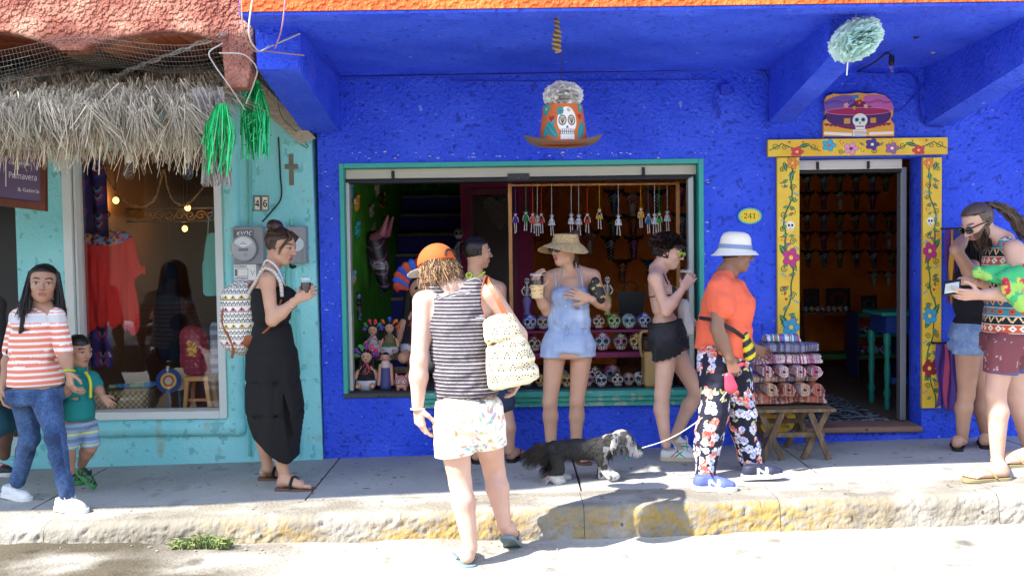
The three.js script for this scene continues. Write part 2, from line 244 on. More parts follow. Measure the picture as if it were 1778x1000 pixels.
// kerb: rough cast edge with worn yellow paint
{
const kb = thing('kerb', 'rough concrete kerb with worn yellow paint along the road', 'kerb'); kb.userData.kind = 'structure';
const mk = vc(0.9, { map: concMap, bumpMap: fineBump, bumpScale: 0.006 });
const cuts = [-6, -4.3, -2.62, P(1012, 880, 1.4).x, P(1351, 890, 1.45).x, P(1720, 880, 1.4).x, 4.6, 6.5];
for (let s = 0; s < cuts.length - 1; s++) {
const x0 = cuts[s] + 0.0015, x1 = cuts[s + 1] - 0.0015, fine = x1 > -3.4 && x0 < 3.4, nx = Math.ceil((x1 - x0) / (fine ? 0.014 : 0.08));
const prof = []; for (let i = 0; i <= 14; i++) prof.push([1.142 + i * 0.0215, 0, 0, 1]); for (let i = 1; i <= 7; i++) { const a = i / 7 * Math.PI * 0.44; prof.push([1.443 + Math.sin(a) * 0.06, -0.06 + Math.cos(a) * 0.06, Math.sin(a), Math.cos(a)]); } for (let i = 1; i <= 15; i++) prof.push([1.503 + i * 0.0016, -0.052 - i * 0.0105, 1, 0.1]);
const pos = [], uv = [], col = [], idx = [], m = prof.length;
for (let i = 0; i <= nx; i++) {
const x = lerp(x0, x1, i / nx);
for (let j = 0; j < m; j++) {
let [z, y, nz, ny] = prof[j]; const rough = clamp(nz * 1.4) , big = (fb(x * 2.5, y * 4, 4) - 0.5) * 0.022 * rough, d = big + ((fb(x * 22, y * 26, z * 26 + 3, 3) - 0.5) * 0.017 + (n3(x * 70, y * 70, z * 70) - 0.5) * 0.011 - Math.max(0, n3(x * 40, y * 40, z * 40 + 9) - 0.72) * 0.05) * rough + (fb(x * 6, z * 8, 7) - 0.5) * 0.006;
pos.push(x, gy(x) + y + d * ny * 0.7 + (j === m - 1 ? -0.06 : 0), z + d * nz); uv.push(x, y + z);
const py = clamp((fb(x * 1.1 + 3, y * 3, 2.5) - 0.36) * 5) * clamp((fb(x * 42, y * 42, z * 42, 3) - 0.38) * 7) * clamp(rough * 2.2 - 0.9) * clamp((2.1 - Math.abs(x - 0.2)) * 1.1);
col.push(...mixc(mixc([0.6, 0.55, 0.46], [0.86, 0.82, 0.75], clamp((fb(x * 5 + 2, y * 9 + z * 9, 6, 4) - 0.36) * 3.4)), [0.92, 0.62, 0.16], py * 0.9));
}
}
for (let i = 0; i < nx; i++) for (let j = 0; j < m - 1; j++) { const a = i * m + j, b = a + m; idx.push(a, a + 1, b, b, a + 1, b + 1); }
const g = new THREE.BufferGeometry(); g.setAttribute('position', new THREE.Float32BufferAttribute(pos, 3)); g.setAttribute('uv', new THREE.Float32BufferAttribute(uv, 2)); g.setAttribute('color', new THREE.Float32BufferAttribute(col, 3)); g.setIndex(idx); g.computeVertexNormals();
part('kerb_stone', g, mk, kb);
}
part('kerb_core', hexa([V(-6, gy(-6) - 0.35, 1.45), V(6.5, gy(6.5) - 0.35, 1.45), V(6.5, gy(6.5) - 0.04, 1.45), V(-6, gy(-6) - 0.04, 1.45)], [V(-6, gy(-6) - 0.35, 1.15), V(6.5, gy(6.5) - 0.35, 1.15), V(6.5, gy(6.5) - 0.04, 1.15), V(-6, gy(-6) - 0.04, 1.15)]), M(0x3a3733, 0.95), kb);
}
// ---------- blue shop ----------
const BX = P(556, 500).x;                     // where teal meets blue
const CEIL = P(889, 127).y, ZO = 1.8;          // soffit height, overhang depth
const WIN = { l: P(597, 480).x, r: P(1217, 480).x, b: P(889, 682).y, t: P(889, 285).y };
const DOOR = { l: P(1388, 500).x, r: P(1602, 500).x, b: P(1500, 742).y, t: P(1500, 273).y };
const ROOMZ = -3.9, FLY = DOOR.b, RX1 = 4.4;
const blue = thing('blue_shop', 'cobalt blue stucco shop front with orange fascia', 'building', V(1.4, 0, 0));
{
const s = shape([[BX, -0.4], [RX1, -0.3], [RX1, CEIL + 0.5], [BX, CEIL + 0.5]]);
s.holes.push(shape([[WIN.l, WIN.b], [WIN.l, WIN.t], [WIN.r, WIN.t], [WIN.r, WIN.b]]), shape([[DOOR.l, DOOR.b], [DOOR.l, DOOR.t], [DOOR.r, DOOR.t], [DOOR.r, DOOR.b]]));
part('wall', boxUV(ext(s, 0.22, -0.22)), mBlue, blue);
// soffit slab
part('soffit', boxUV(box(P(438, 100, 1.5).x, 6, CEIL, CEIL + 0.16, 0.001, ZO - 0.06)), mBlue, blue);
const orangeMap = dtex(256, (u, v) => { const a = tn(u, v, 8, 4, 61), b = tn(u, v, 40, 3, 62); return mixc(shex(0xbe4a10), shex(0xd86c24), clamp(a * 1.6 - 0.4 + (b > 0.66 ? 0.4 : 0))); }, 0.7);
part('fascia', boxUV(box(P(425, 20, ZO).x, 6, P(889, 22, ZO).y, CEIL + 1.6, ZO - 0.06, ZO + 0.1)), M(0xffffff, 0.75, { map: orangeMap, bumpMap: stuccoBump, bumpScale: 0.014 }), blue);
part('drip_strip', boxUV(box(P(425, 20, ZO).x, 6, P(889, 27, ZO).y - 0.002, P(889, 22, ZO).y - 0.002, ZO - 0.055, ZO + 0.09)), mBlue, blue);
const beam = (f, b, zf) => part('beam', hexa(f.map(([x, y]) => P(x, y, zf)), b.map(([x, y]) => P(x, y, 0.002))), mBlue, blue);
beam([[446, 120], [517, 120], [517, 12], [440, 12]], [[528, 232], [589, 230], [589, 100], [528, 100]], 1.5);
beam([[1441, 99], [1487, 105], [1487, 5], [1441, 5]], [[1335, 212], [1376, 212], [1376, 95], [1335, 95]], 1.5);
beam([[1786, 105], [1846, 107], [1846, 5], [1786, 5]], [[1606, 218], [1652, 218], [1652, 95], [1606, 95]], 1.5);
// window surround, sill and shutter box
const mAqua = M(0x3fae9f, 0.6, { bumpMap: fineBump, bumpScale: 0.003 });
const fr = (a, b, c, d, z0, z1) => boxUV(box(a, b, c, d, z0, z1, 0.006));
const wf = part('window_frame', [fr(WIN.l - 0.02, WIN.l + 0.012, WIN.b, WIN.t + 0.022, -0.21, 0.012), fr(WIN.r - 0.012, WIN.r + 0.024, WIN.b, WIN.t + 0.022, -0.21, 0.012), fr(WIN.l + 0.012, WIN.r - 0.012, WIN.t - 0.012, WIN.t + 0.022, -0.2, 0.011)], mAqua, blue);
part('ledge', fr(WIN.l - 0.02, WIN.r + 0.02, WIN.b - 0.02, WIN.b + 0.012, -0.9, 0.016), M(0x7b7f7c, 0.85, { map: concMap }), blue);
const sx = P(735, 680).x, sxr = WIN.r + 0.03, sy = WIN.b + 0.012;
const sill = part('sill', [fr(sx, sxr, sy - 0.035, sy + 0.006, -0.02, 0.085), fr(sx, sxr, sy - 0.07, sy - 0.037, -0.02, 0.06), fr(sx, sxr, sy - 0.11, sy - 0.072, -0.02, 0.035)], M(0xffffff, 0.6, { map: dtex(256, (u, v) => { const a = tn(u, v, 20, 4, 71), b = tn(u, v, 8, 3, 72); return mixc(mixc(shex(0x2f9c8e), shex(0x58b8a8), b), shex(0xa9b8a4), a > 0.66 ? 0.8 : 0); }, 0.9), bumpMap: fineBump, bumpScale: 0.002 }), blue);
// shutter housings
const hous = part('shutter_box', fr(WIN.l + 0.014, WIN.r - 0.014, WIN.t - 0.085, WIN.t - 0.014, -0.16, -0.06), M(0xbcb8a8, 0.55), blue);
part('shutter_rail', fr(WIN.l + 0.014, WIN.r - 0.05, WIN.t - 0.118, WIN.t - 0.088, -0.15, -0.05), mDarkMetal, blue);
for (const px of [682, 1117]) part('shutter_clip', fr(P(px, 300, -0.06).x - 0.01, P(px, 300, -0.06).x + 0.012, WIN.t - 0.1, WIN.t - 0.03, -0.058, -0.045), mBlack, hous);
part('lock_plate', boxUV(box(P(881, 300, -0.06).x, P(919, 300, -0.06).x, WIN.t - 0.105, WIN.t - 0.062, -0.058, -0.048)), M(0x3d3d3d, 0.5, { bumpMap: fineBump, bumpScale: 0.01 }), hous);
part('shutter_guide', [fr(WIN.r - 0.075, WIN.r - 0.035, WIN.b + 0.02, WIN.t - 0.1, -0.13, -0.05)], M(0xb9bdb8, 0.5, { metalness: 0.4 }), blue);
part('shutter_guide', fr(WIN.l + 0.013, WIN.l + 0.04, WIN.b + 0.02, WIN.t - 0.1, -0.13, -0.05), M(0xb9bdb8, 0.5, { metalness: 0.4 }), blue);
// door reveal head box, guide, threshold
part('door_shutter_box', fr(DOOR.l + 0.01, DOOR.r - 0.1, DOOR.t - 0.075, DOOR.t - 0.004, -0.2, -0.1), M(0xc9c7bd, 0.5), blue);
for (const px of [1420, 1508]) part('shutter_clip', fr(P(px, 300, -0.1).x - 0.01, P(px, 300, -0.1).x + 0.01, DOOR.t - 0.075, DOOR.t - 0.02, -0.098, -0.085), mBlack, blue);
part('door_guide', [fr(DOOR.r - 0.1, DOOR.r - 0.055, FLY + 0.02, DOOR.t - 0.06, -0.2, -0.13)], M(0x7e8488, 0.45, { metalness: 0.5 }), blue);
part('door_rail', fr(DOOR.l + 0.01, DOOR.r - 0.1, DOOR.t - 0.1, DOOR.t - 0.078, -0.19, -0.11), mDarkMetal, blue);
part('threshold', boxUV(box(DOOR.l - 0.01, DOOR.r - 0.01, FLY - 0.03, FLY + 0.012, -0.22, 0.06, 0.015)), M(0xe0b09a, 0.85, { map: concMap, bumpMap: fineBump, bumpScale: 0.004 }), blue);
const chips = []; for (let i = 0; i < 70; i++) { const [px, py] = i < 45 ? [rr(600, 1230), 268 + rr(-5, 7)] : i < 58 ? [rr(562, 578), rr(270, 660)] : [rr(1218, 1232), rr(300, 480)], c = P(px, py, 0), g = new THREE.CircleGeometry(1, 7), gp = g.attributes.position; for (let k = 0; k < gp.count; k++) { gp.setXY(k, gp.getX(k) * rr(0.5, 1.2), gp.getY(k) * rr(0.4, 1.2)); } g.scale(rr(0.003, 0.016), rr(0.002, 0.006), 1); g.translate(c.x, c.y, 0.003); chips.push(g); } part('paint_chips', chips, M(0xc4c8d8, 0.9), blue, { kind: 'stuff' });
// rooms
const wb = (a, b, c, d, e, f) => boxUV(box(a, b, c, d, e, f));
part('room_floor', wb(BX + 0.1, RX1, FLY - 0.12, FLY, ROOMZ - 0.1, -0.221), M(0xa08a78, 0.8, { map: concMap }), blue);
part('room_ceiling', wb(BX, RX1, CEIL + 0.05, CEIL + 0.2, ROOMZ - 0.1, -0.221), M(0x6b3a22, 0.9), blue);
const mGreen = M(0x5aa82a, 0.8, { map: dtex(256, (u, v) => mixc(shex(0x8fbf5a), shex(0xd8ffa0), tn(u, v, 12, 4, 81)), 0.7), bumpMap: stuccoBump, bumpScale: 0.012 });
part('green_wall', wb(BX + 0.02, WIN.l - 0.005, FLY, CEIL + 0.05, ROOMZ, -0.221), mGreen, blue);
const mOrange = M(0xe0862a, 0.85, { map: dtex(256, (u, v) => mixc(shex(0xcfa070), shex(0xfff0c0), tn(u, v, 9, 4, 82)), 0.7), bumpMap: stuccoBump, bumpScale: 0.008 });
part('back_wall', wb(P(870, 400, ROOMZ).x, RX1, FLY, CEIL + 0.05, ROOMZ - 0.1, ROOMZ), mOrange, blue);
part('side_wall', wb(RX1 - 0.1, RX1, FLY, CEIL + 0.05, ROOMZ, -0.221), mOrange, blue);
part('stair_wall', wb(BX, P(870, 400, ROOMZ).x, FLY, CEIL + 0.05, ROOMZ - 0.12, ROOMZ - 0.02), mGreen, blue);
// magenta partition with a doorway to a grey room
const mz = -2.4, mMag = M(0x8a1748, 0.75, { bumpMap: fineBump, bumpScale: 0.003 }), px = (x) => P(x, 400, mz).x, hy = P(850, 335, mz).y;
part('partition', [wb(px(800), px(818), FLY, CEIL + 0.05, mz - 0.1, mz), wb(px(818), px(893), hy, CEIL + 0.05, mz - 0.1, mz), wb(px(893), px(925), FLY, CEIL + 0.05, mz - 0.1, mz)], mMag, blue);
part('partition_return', wb(px(800), px(800) + 0.08, FLY, CEIL + 0.05, ROOMZ, mz - 0.1), mMag, blue);
part('grey_wall', wb(px(800) + 0.08, P(900, 400, -3.4).x, FLY, CEIL + 0.05, -3.45, -3.4), M(0x8a8580, 0.85), blue);
part('door_trim', [wb(px(818) - 0.03, px(818) + 0.02, FLY, hy + 0.04, mz + 0.002, mz + 0.03), wb(px(893) - 0.02, px(893) + 0.03, FLY, hy + 0.04, mz + 0.002, mz + 0.03), wb(px(818) + 0.02, px(893) - 0.02, hy - 0.02, hy + 0.04, mz + 0.002, mz + 0.03)], M(0x6d1038, 0.6), blue);
// display platform behind the ledge
part('platform', wb(WIN.l + 0.01, WIN.r - 0.01, FLY, WIN.b - 0.022, -0.9, -0.225), M(0x4a2f2a, 0.85), blue);
// stairs
const st = thing('staircase', 'blue painted stairs with grey treads rising along the green wall', 'stairs', V(-1, FLY, -2.2));
for (let i = 0; i < 9; i++) { const z = -1.95 - i * 0.22, y = FLY + 0.21 * (i + 1), x0 = WIN.l, x1 = px(800) - 0.01; part('riser', boxUV(box(x0, x1, FLY, y - 0.035, z - 0.2, z - 0.001)), M(0x2b2f9a, 0.7), st); part('tread', boxUV(box(x0, x1, y - 0.035, y, z - 0.219, z + 0.03, 0.008)), M(0x8a8272, 0.8), st); }
}
// ---------- teal shop ----------
const TW = { l: P(124, 500).x, r: P(386, 500).x, b: P(260, 722).y, t: P(260, 255).y };
const LX0 = -6.2;
const teal = thing('teal_shop', 'aqua plastered shop front with a large display window', 'building', V(-3, 0, 0));
{
const dl = P(-120, 500).x, dr = P(33, 500).x, dt = P(0, 290).y, db = gy(-2.9) + 0.05;
const s = shape([[LX0, -0.4], [BX - 0.001, -0.4], [BX - 0.001 - 0.035, P(547, 240).y], [BX - 0.06, CEIL + 0.5], [LX0, CEIL + 0.5]]);
s.holes.push(shape([[TW.l, TW.b], [TW.l, TW.t], [TW.r, TW.t], [TW.r, TW.b]]), shape([[dl, db], [dl, dt], [dr, dt], [dr, db]]));
part('wall', boxUV(ext(s, 0.24, -0.215)), mTeal, teal);
const mW = M(0xdde2dc, 0.5);
const fr = (a, b, c, d, z0, z1) => boxUV(box(a, b, c, d, z0, z1, 0.005));
const tfr = part('window_frame', [fr(TW.l - 0.03, TW.l + 0.03, TW.b - 0.02, TW.t, -0.12, 0.045), fr(TW.l + 0.036, TW.l + 0.052, TW.b + 0.04, TW.t, -0.1, 0.02), fr(TW.r - 0.035, TW.r + 0.02, TW.b - 0.02, TW.t, -0.12, 0.04), fr(TW.l + 0.03, TW.r - 0.035, TW.b - 0.02, TW.b + 0.035, -0.12, 0.042)], mW, teal);
part('window_pane', box(TW.l + 0.02, TW.r - 0.02, TW.b + 0.02, TW.t, -0.062, -0.06), glassPane, tfr);
// rolled plaster moulding under and beside the window
const r = 0.05, y = TW.b - 0.085, xr = TW.r + 0.085, f = new Field(0.013, 0.03);
f.cone(V(dr + 0.03, y, 0.015), V(xr, y, 0.015), 0.062, 0.062).cone(V(xr, y, 0.015), V(xr, CEIL, 0.015), 0.06, 0.06);
part('moulding', f.mesh({ noise: (x, y2, z) => (fb(x * 8, y2 * 8, z * 8, 2) - 0.5) * 0.01 }), mTeal, teal);
part('door_frame', [fr(dr - 0.05, dr - 0.005, db, dt, -0.2, -0.1), fr(dl, dr - 0.05, db, db + 0.14, -0.19, -0.13)], M(0xb9c6c0, 0.5), teal);
part('door_leaf', fr(dl, dr - 0.06, db + 0.145, dt, -0.18, -0.145), M(0x171512, 0.4), teal);
// old cross-shaped patch and peeled plaster
part('plaster_patch', [box(P(503, 300).x, P(511, 300).x, P(505, 322).y, P(505, 268).y, 0.024, 0.031, 0.003), box(P(496, 300).x, P(519, 300).x, P(505, 294).y, P(505, 286).y, 0.024, 0.033, 0.003)], M(0x8d8774, 0.95, { bumpMap: fineBump, bumpScale: 0.004 }), teal);
part('ledge_trim', boxUV(hexa([P(405, 145, 0.1), P(438, 128, 0.1), P(548, 240, 0.1), P(520, 250, 0.1)].map((v) => v), [P(405, 145, 0.026), P(438, 128, 0.026), P(548, 240, 0.026), P(520, 250, 0.026)])), M(0xb0a68f, 0.95, { bumpMap: stuccoBump, bumpScale: 0.01 }), teal);
// interior
const wb = (a, b, c, d, e, g) => boxUV(box(a, b, c, d, e, g)), z1 = -4;
part('room_floor', wb(LX0, BX - 0.05, TW.b - 0.25, TW.b - 0.02, z1, -0.216), M(0x6a4c38, 0.8), teal);
part('room_ceiling', wb(LX0, BX - 0.05, CEIL + 0.1, CEIL + 0.2, z1, -0.216), M(0x6b5f52, 0.9), teal);
part('back_wall', wb(LX0, BX - 0.05, TW.b - 0.02, CEIL + 0.1, z1 - 0.1, z1), M(0x7c5430, 0.85), teal);
part('side_wall', wb(BX - 0.13, BX - 0.05, TW.b - 0.02, CEIL + 0.1, z1, -0.216), M(0x86705c, 0.85), teal);
part('side_wall', wb(P(70, 500).x, P(70, 500).x + 0.06, TW.b - 0.02, CEIL + 0.1, z1, -0.216), M(0x86705c, 0.85), teal);
}
// ---------- tiled vault roof over the teal shop ----------
const ZR = 1.42, rp = (x, y, z = ZR) => P(x, y, z);
{
const vr = thing('vaulted_roof', 'pinkish plastered roof slab with brick vaults under it above the thatch', 'roof', V(-2.6, CEIL, 1));
const mPink = M(0xffffff, 0.85, { map: dtex(512, (u, v) => { const a = tn(u, v, 7, 5, 91), b = tn(u, v, 30, 3, 92); return mixc(mixc(shex(0x85483a), shex(0xc9957f), clamp(a * 2 - 0.5)), shex(0x84442f), b > 0.68 ? 0.5 : 0); }, 0.8), bumpMap: stuccoBump, bumpScale: 0.03 });
const A1 = [[-260, 90], [-200, 62], [-120, 48], [-40, 44], [30, 56], [90, 74]], A2 = [[150, 76], [200, 62], [250, 54], [300, 50], [345, 56], [386, 72]];
const sh = shape([[-2100, 90], ...A1, [104, 84], [140, 84], ...A2, [394, 150], [424, 146], [436, 100], [428, -160], [-2100, -160]].map(([x, y]) => { const p = rp(x, y); return [p.x, p.y]; }));
part('fascia', boxUV(ext(sh, 0.13, ZR - 0.13, 0.012)), mPink, vr);
const yT = rp(200, 30).y;
part('slab', boxUV(box(rp(-2100, 0).x, rp(428, 0).x, yT + 0.02, yT + 0.2, 0.03, ZR - 0.135)), mPink, vr);
const bm = [0x9e4a2b, 0xb65d36, 0x8a3f25, 0xc87a50].map((c) => M(c, 0.9, { bumpMap: fineBump, bumpScale: 0.005 }));
for (const A of [A1, A2]) {
const pts = A.map(([x, y]) => rp(x, y)), cur = new THREE.CatmullRomCurve3(pts), n = 9;
for (let i = 0; i < n; i++) for (let k = 0; k < 4; k++) {
const a = cur.getPoint(i / n), b = cur.getPoint((i + 1) / n), z1 = ZR - 0.135 - k * 0.31, z0 = z1 - 0.303, g = 0.004, d = rr(-0.004, 0.004), up = 0.05;
const dx = V().subVectors(b, a).normalize().multiplyScalar(g); const p = (q, z, u) => V(q.x, q.y + d + u, z), aa = a.clone().add(dx), bb = b.clone().sub(dx);
part('brick', hexa([p(aa, z1, 0), p(bb, z1, 0), p(bb, z1, up), p(aa, z1, up)], [p(aa, z0, 0), p(bb, z0, 0), p(bb, z0, up), p(aa, z0, up)]), pick(bm), vr);
}
}
const bp = (x0, x1, y) => { const a = rp(x0, y), b = rp(x1, y); return boxUV(box(a.x, b.x, a.y - 0.01, yT + 0.02, 0.04, ZR - 0.14)); };
part('roof_beam', bp(96, 146, 86), M(0x9c8a72, 0.9, { map: concMap, bumpMap: fineBump, bumpScale: 0.004 }), vr); part('roof_beam', bp(-330, -258, 95), M(0x9c8a72, 0.9), vr);
// pier that ends the roof beside the blue shop
part('pier', boxUV(hexa([rp(388, 74), rp(434, 100), rp(428, -160), rp(388, -160)].map((v, i) => V(v.x, v.y, ZR - 0.14)), [P(400, 146, 0.5), P(440, 140, 0.5), P(440, 60, 0.5), P(400, 60, 0.5)])), mPink, vr);
}
// ---------- thatch ----------
function ribbons(list) {     // list of {pts:[V..], w, c, side}
const pos = [], col = [], nor = [], idx = [];
for (const { pts, w, c, t = 1 } of list) {
const base = pos.length / 3, n = pts.length, d = V().subVectors(pts[n - 1], pts[0]).normalize(), s = V(rr(-1, 1), rr(-1, 1), rr(-1, 1)).cross(d).normalize(), nn = V().crossVectors(s, d).normalize();
for (let i = 0; i < n; i++) { const ww = w * lerp(1, t, i / (n - 1)) / 2, p = pts[i], lift = ww * 0.7; for (const [k, l] of [[-1, 0], [0, lift], [1, 0]]) { pos.push(p.x + s.x * ww * k + nn.x * l, p.y + s.y * ww * k + nn.y * l, p.z + s.z * ww * k + nn.z * l); col.push(...c); nor.push(nn.x + s.x * k * 0.6, nn.y + s.y * k * 0.6, nn.z + s.z * k * 0.6); } }
for (let i = 0; i < n - 1; i++) for (let k = 0; k < 2; k++) { const a = base + i * 3 + k; idx.push(a, a + 1, a + 3, a + 1, a + 4, a + 3); }
}
const g = new THREE.BufferGeometry(); g.setAttribute('position', new THREE.Float32BufferAttribute(pos, 3)); g.setAttribute('normal', new THREE.Float32BufferAttribute(nor, 3)); g.setAttribute('color', new THREE.Float32BufferAttribute(col, 3)); g.setIndex(idx); return g;
}
const thatchTop = (u, v) => {   // u along the front 0..1 (left to right), v from back 0 to lip 1
const z = lerp(0.25, 1.6, v), x = lerp(P(-700, 200, 0.8).x, P(388, 200, 1.2).x, u), lip = P(200, lerp(216, 208, u), 1.6).y, back = P(200, 150, 0.25).y + 0.02 + u * 0.12;
return V(x, lerp(back, lip, v) + 0.05 * Math.sin(v * 2.6) + (fb(x * 4, v * 4, 2) - 0.5) * 0.06, z);
};
{
const th = thing('thatch_awning', 'shaggy grey palm thatch awning over the shop window', 'awning', V(-2.6, 2, 0.6));
const L = [];
for (let i = 0; i < 2400; i++) {   // tufts of strands that lie together
const u = rnd(), v = Math.pow(rnd(), 0.7) * 0.97, a0 = thatchTop(u, v), end = Math.max(0, u - 0.93) / 0.07, lx = (rnd() < 0.25 ? rr(-0.9, 1.1) : rr(-0.2, 0.6)) + end * 0.5, up = rr(0.0, 0.09), tone = rr(0.55, 1.15), curl = rr(-1.5, 2.2), pitch = rr(-0.25, 0.2);
for (let q = 0; q < 9; q++) {
const a = a0.clone().add(V(rr(-0.03, 0.03), up * rr(0.3, 1), rr(-0.02, 0.02))), len = rr(0.06, 0.22), dir = V(lx + rr(-0.3, 0.3), -0.6 - v * 0.3 + pitch, 0.6 - v * 0.25 + rr(-0.12, 0.12)).normalize(), pts = [];
for (let k = 0; k < 4; k++) { const t = k / 3 * len; pts.push(V(a.x + dir.x * t + curl * t * t, a.y + dir.y * t - t * t * 0.8 * (0.3 + v) + rr(-0.004, 0.004), a.z + dir.z * t + rr(-0.004, 0.004))); }
const c = mixc([0.27, 0.21, 0.14], [0.74, 0.65, 0.49], rnd() * 0.9).map((z) => z * tone); L.push({ pts, w: rr(0.003, 0.008), c, t: 0.45 });
}
}
part('straw', ribbons(L), vc(0.9, { side: THREE.DoubleSide }), th, { kind: 'stuff' });
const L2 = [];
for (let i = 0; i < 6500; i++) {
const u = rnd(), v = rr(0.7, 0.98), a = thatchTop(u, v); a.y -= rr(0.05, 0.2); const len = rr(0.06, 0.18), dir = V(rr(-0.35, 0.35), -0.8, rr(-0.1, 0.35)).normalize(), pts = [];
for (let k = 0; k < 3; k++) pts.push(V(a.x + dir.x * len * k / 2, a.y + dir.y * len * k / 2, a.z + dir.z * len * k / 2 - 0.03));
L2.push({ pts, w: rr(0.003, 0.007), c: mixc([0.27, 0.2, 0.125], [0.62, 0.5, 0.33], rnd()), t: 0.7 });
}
for (let i = 0; i < 520; i++) {   // the bundle hanging off the right end
const a = P(rr(330, 388), rr(150, 235), rr(1.1, 1.55)), b = P(rr(348, 402), rr(268, 325), rr(1.15, 1.55)), m = a.clone().lerp(b, 0.5); m.x += 0.03; m.y += 0.03;
L2.push({ pts: [a, m, b], w: rr(0.006, 0.011), c: mixc([0.22, 0.2, 0.2], [0.5, 0.46, 0.42], rnd()), t: 0.7 });
}
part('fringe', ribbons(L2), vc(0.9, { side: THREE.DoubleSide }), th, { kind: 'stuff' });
// poles and backing that carry the straw
const gpts = []; const pos = [], idx = []; for (let j = 0; j <= 8; j++) for (let i = 0; i <= 40; i++) { const p = thatchTop(i / 40, j / 8 * 0.72); pos.push(p.x, p.y - 0.04, p.z - 0.02); if (i < 40 && j < 8) { const a = j * 41 + i; idx.push(a, a + 41, a + 1, a + 1, a + 41, a + 42); } }
const g = new THREE.BufferGeometry(); g.setAttribute('position', new THREE.Float32BufferAttribute(pos, 3)); g.setIndex(idx); g.computeVertexNormals(); part('backing_mat', g, M(0x5c4a34, 0.95, { side: THREE.DoubleSide }), th);
for (const v of [0.1, 0.4, 0.7]) { const a = thatchTop(0.01, v), b = thatchTop(0.98, v); a.y -= 0.07; b.y -= 0.07; part('pole', rod(a, b, 0.022), mOldWood, th); }
for (const u of [0.12, 0.5, 0.9]) { const a = thatchTop(u, 0), b = thatchTop(u, 0.75); part('rafter', rod(V(a.x, a.y - 0.1, 0.03), V(b.x, b.y - 0.1, b.z), 0.02), mOldWood, th); }
}
// bird net between roof and thatch
{
const gs = [], q = (u, v) => { const t = P(lerp(-160, 392, u), lerp(92, 66, u) + 10 * Math.sin(u * 9), ZR + 0.012), b = thatchTop(clamp(u * 0.46 + 0.53), 0.30 + 0.28 * (1 - u)); b.y += 0.06; const p = t.lerp(b, v); p.y -= Math.sin(v * 3.1) * (0.07 + 0.03 * Math.sin(u * 9)); p.z += 0.06 * fb(u * 5, v * 4, 1); return p; };
for (let i = 0; i <= 88; i++) { const p = []; for (let j = 0; j <= 10; j++) p.push(q(i / 88, j / 10)); gs.push(tube(p, 0.0008, 14, 3)); }
for (let j = 0; j <= 13; j++) { const p = []; for (let i = 0; i <= 26; i++) p.push(q(i / 26, j / 13)); gs.push(tube(p, 0.0008, 44, 3)); }
const fold = []; for (let k = 0; k < 26; k++) { const t = k / 25; const a = P(lerp(160, 392, t), lerp(146, 58, t), lerp(1.0, ZR + 0.02, t)); a.y += Math.sin(k * 2) * 0.003; fold.push(a); }
for (let k = 0; k < 7; k++) gs.push(tube(fold.map((p) => V(p.x + rr(-0.01, 0.01), p.y + rr(-0.012, 0.012), p.z + rr(-0.02, 0.02))), 0.0013, 60, 3));
solo('bird_net', gs, M(0xb9bcb4, 0.5), 'fine pale plastic mesh net sagging between roof and thatch', 'net');
}
// ---------- wires ----------
const wire = (name, pts, r, m, label, cat = 'cable') => solo(name, tube(pts, r, pts.length * 8, 5), m, label, cat);
const wp = (a) => a.map(([x, y, z]) => P(x, y, z));
const mCable = M(0xb8b4ac, 0.6), mCopper = M(0x9a7a6a, 0.6), mBlk = M(0x1c1c20, 0.6), mBlueCable = M(0x2136b8, 0.6);
wire('power_cable', wp([[440, -20, 2.0], [432, 60, 2.0], [445, 86, 1.9], [470, 80, 1.6], [520, 58, 1.55]]), 0.0045, mCable, 'pale cable bundle looping from the roof corner to the blue beam');
wire('power_cable', wp([[418, -20, 2.1], [422, 50, 2.1], [436, 84, 1.95], [466, 89, 1.6], [528, 96, 1.55]]), 0.004, mCopper, 'reddish grey cable running down the roof corner to the beam bracket');
wire('power_cable', wp([[496, -20, 1.95], [490, 40, 1.9], [477, 84, 1.6]]), 0.004, M(0xb58a9a, 0.6), 'pinkish cable dropping past the orange fascia to the beam');
wire('power_cable', wp([[475, 78, 1.6], [500, 62, 1.6], [522, 56, 1.55], [560, 100, 0.9], [590, 132, 0.05]]), 0.004, mBlueCable, 'blue painted cable running along the beam to the wall');
wire('power_cable', wp([[386, 75, 1.46], [362, 92, 1.5], [370, 110, 1.48], [398, 150, 1.45], [424, 190, 1.35]]), 0.0042, mCable, 'white cable loop hanging over the end of the thatch');
wire('power_cable', wp([[380, 92, 1.5], [425, 96, 1.55], [445, 118, 1.5], [440, 145, 1.4], [426, 180, 1.35]]), 0.0042, mCable, 'white cable arching above the green tinsel streamer');
wire('power_cable', wp([[446, 120, 1.52], [472, 152, 1.0], [480, 170, 0.75], [490, 205, 0.4], [520, 235, 0.06], [536, 258, 0.045], [520, 250, 0.04]]), 0.003, M(0x5a5560, 0.7), 'thin dark wire trailing from the beam down the teal wall');
wire('conduit', wp([[483, 238, 0.04], [486, 300, 0.04], [487, 345, 0.04], [470, 368, 0.05], [455, 385, 0.05]]), 0.006, mBlk, 'black conduit line down the teal wall to the meter', 'conduit');
wire('conduit', wp([[432, 265, 0.04], [433, 330, 0.04], [434, 395, 0.05]]), 0.012, M(0x6fbfb4, 0.7), 'teal painted pipe above the electricity meter', 'pipe');
wire('conduit', wp([[429, 560, 0.05], [430, 640, 0.05], [433, 792, 0.05]]), 0.011, M(0x6fbfb4, 0.7), 'teal painted pipe down the wall beside the window moulding', 'pipe');
wire('conduit', wp([[502, 458, 0.05], [500, 490, 0.05], [507, 520, 0.05], [512, 640, 0.05], [514, 790, 0.05]]), 0.02, M(0x74c4b9, 0.7), 'thick teal painted drain pipe below the breaker box', 'pipe');
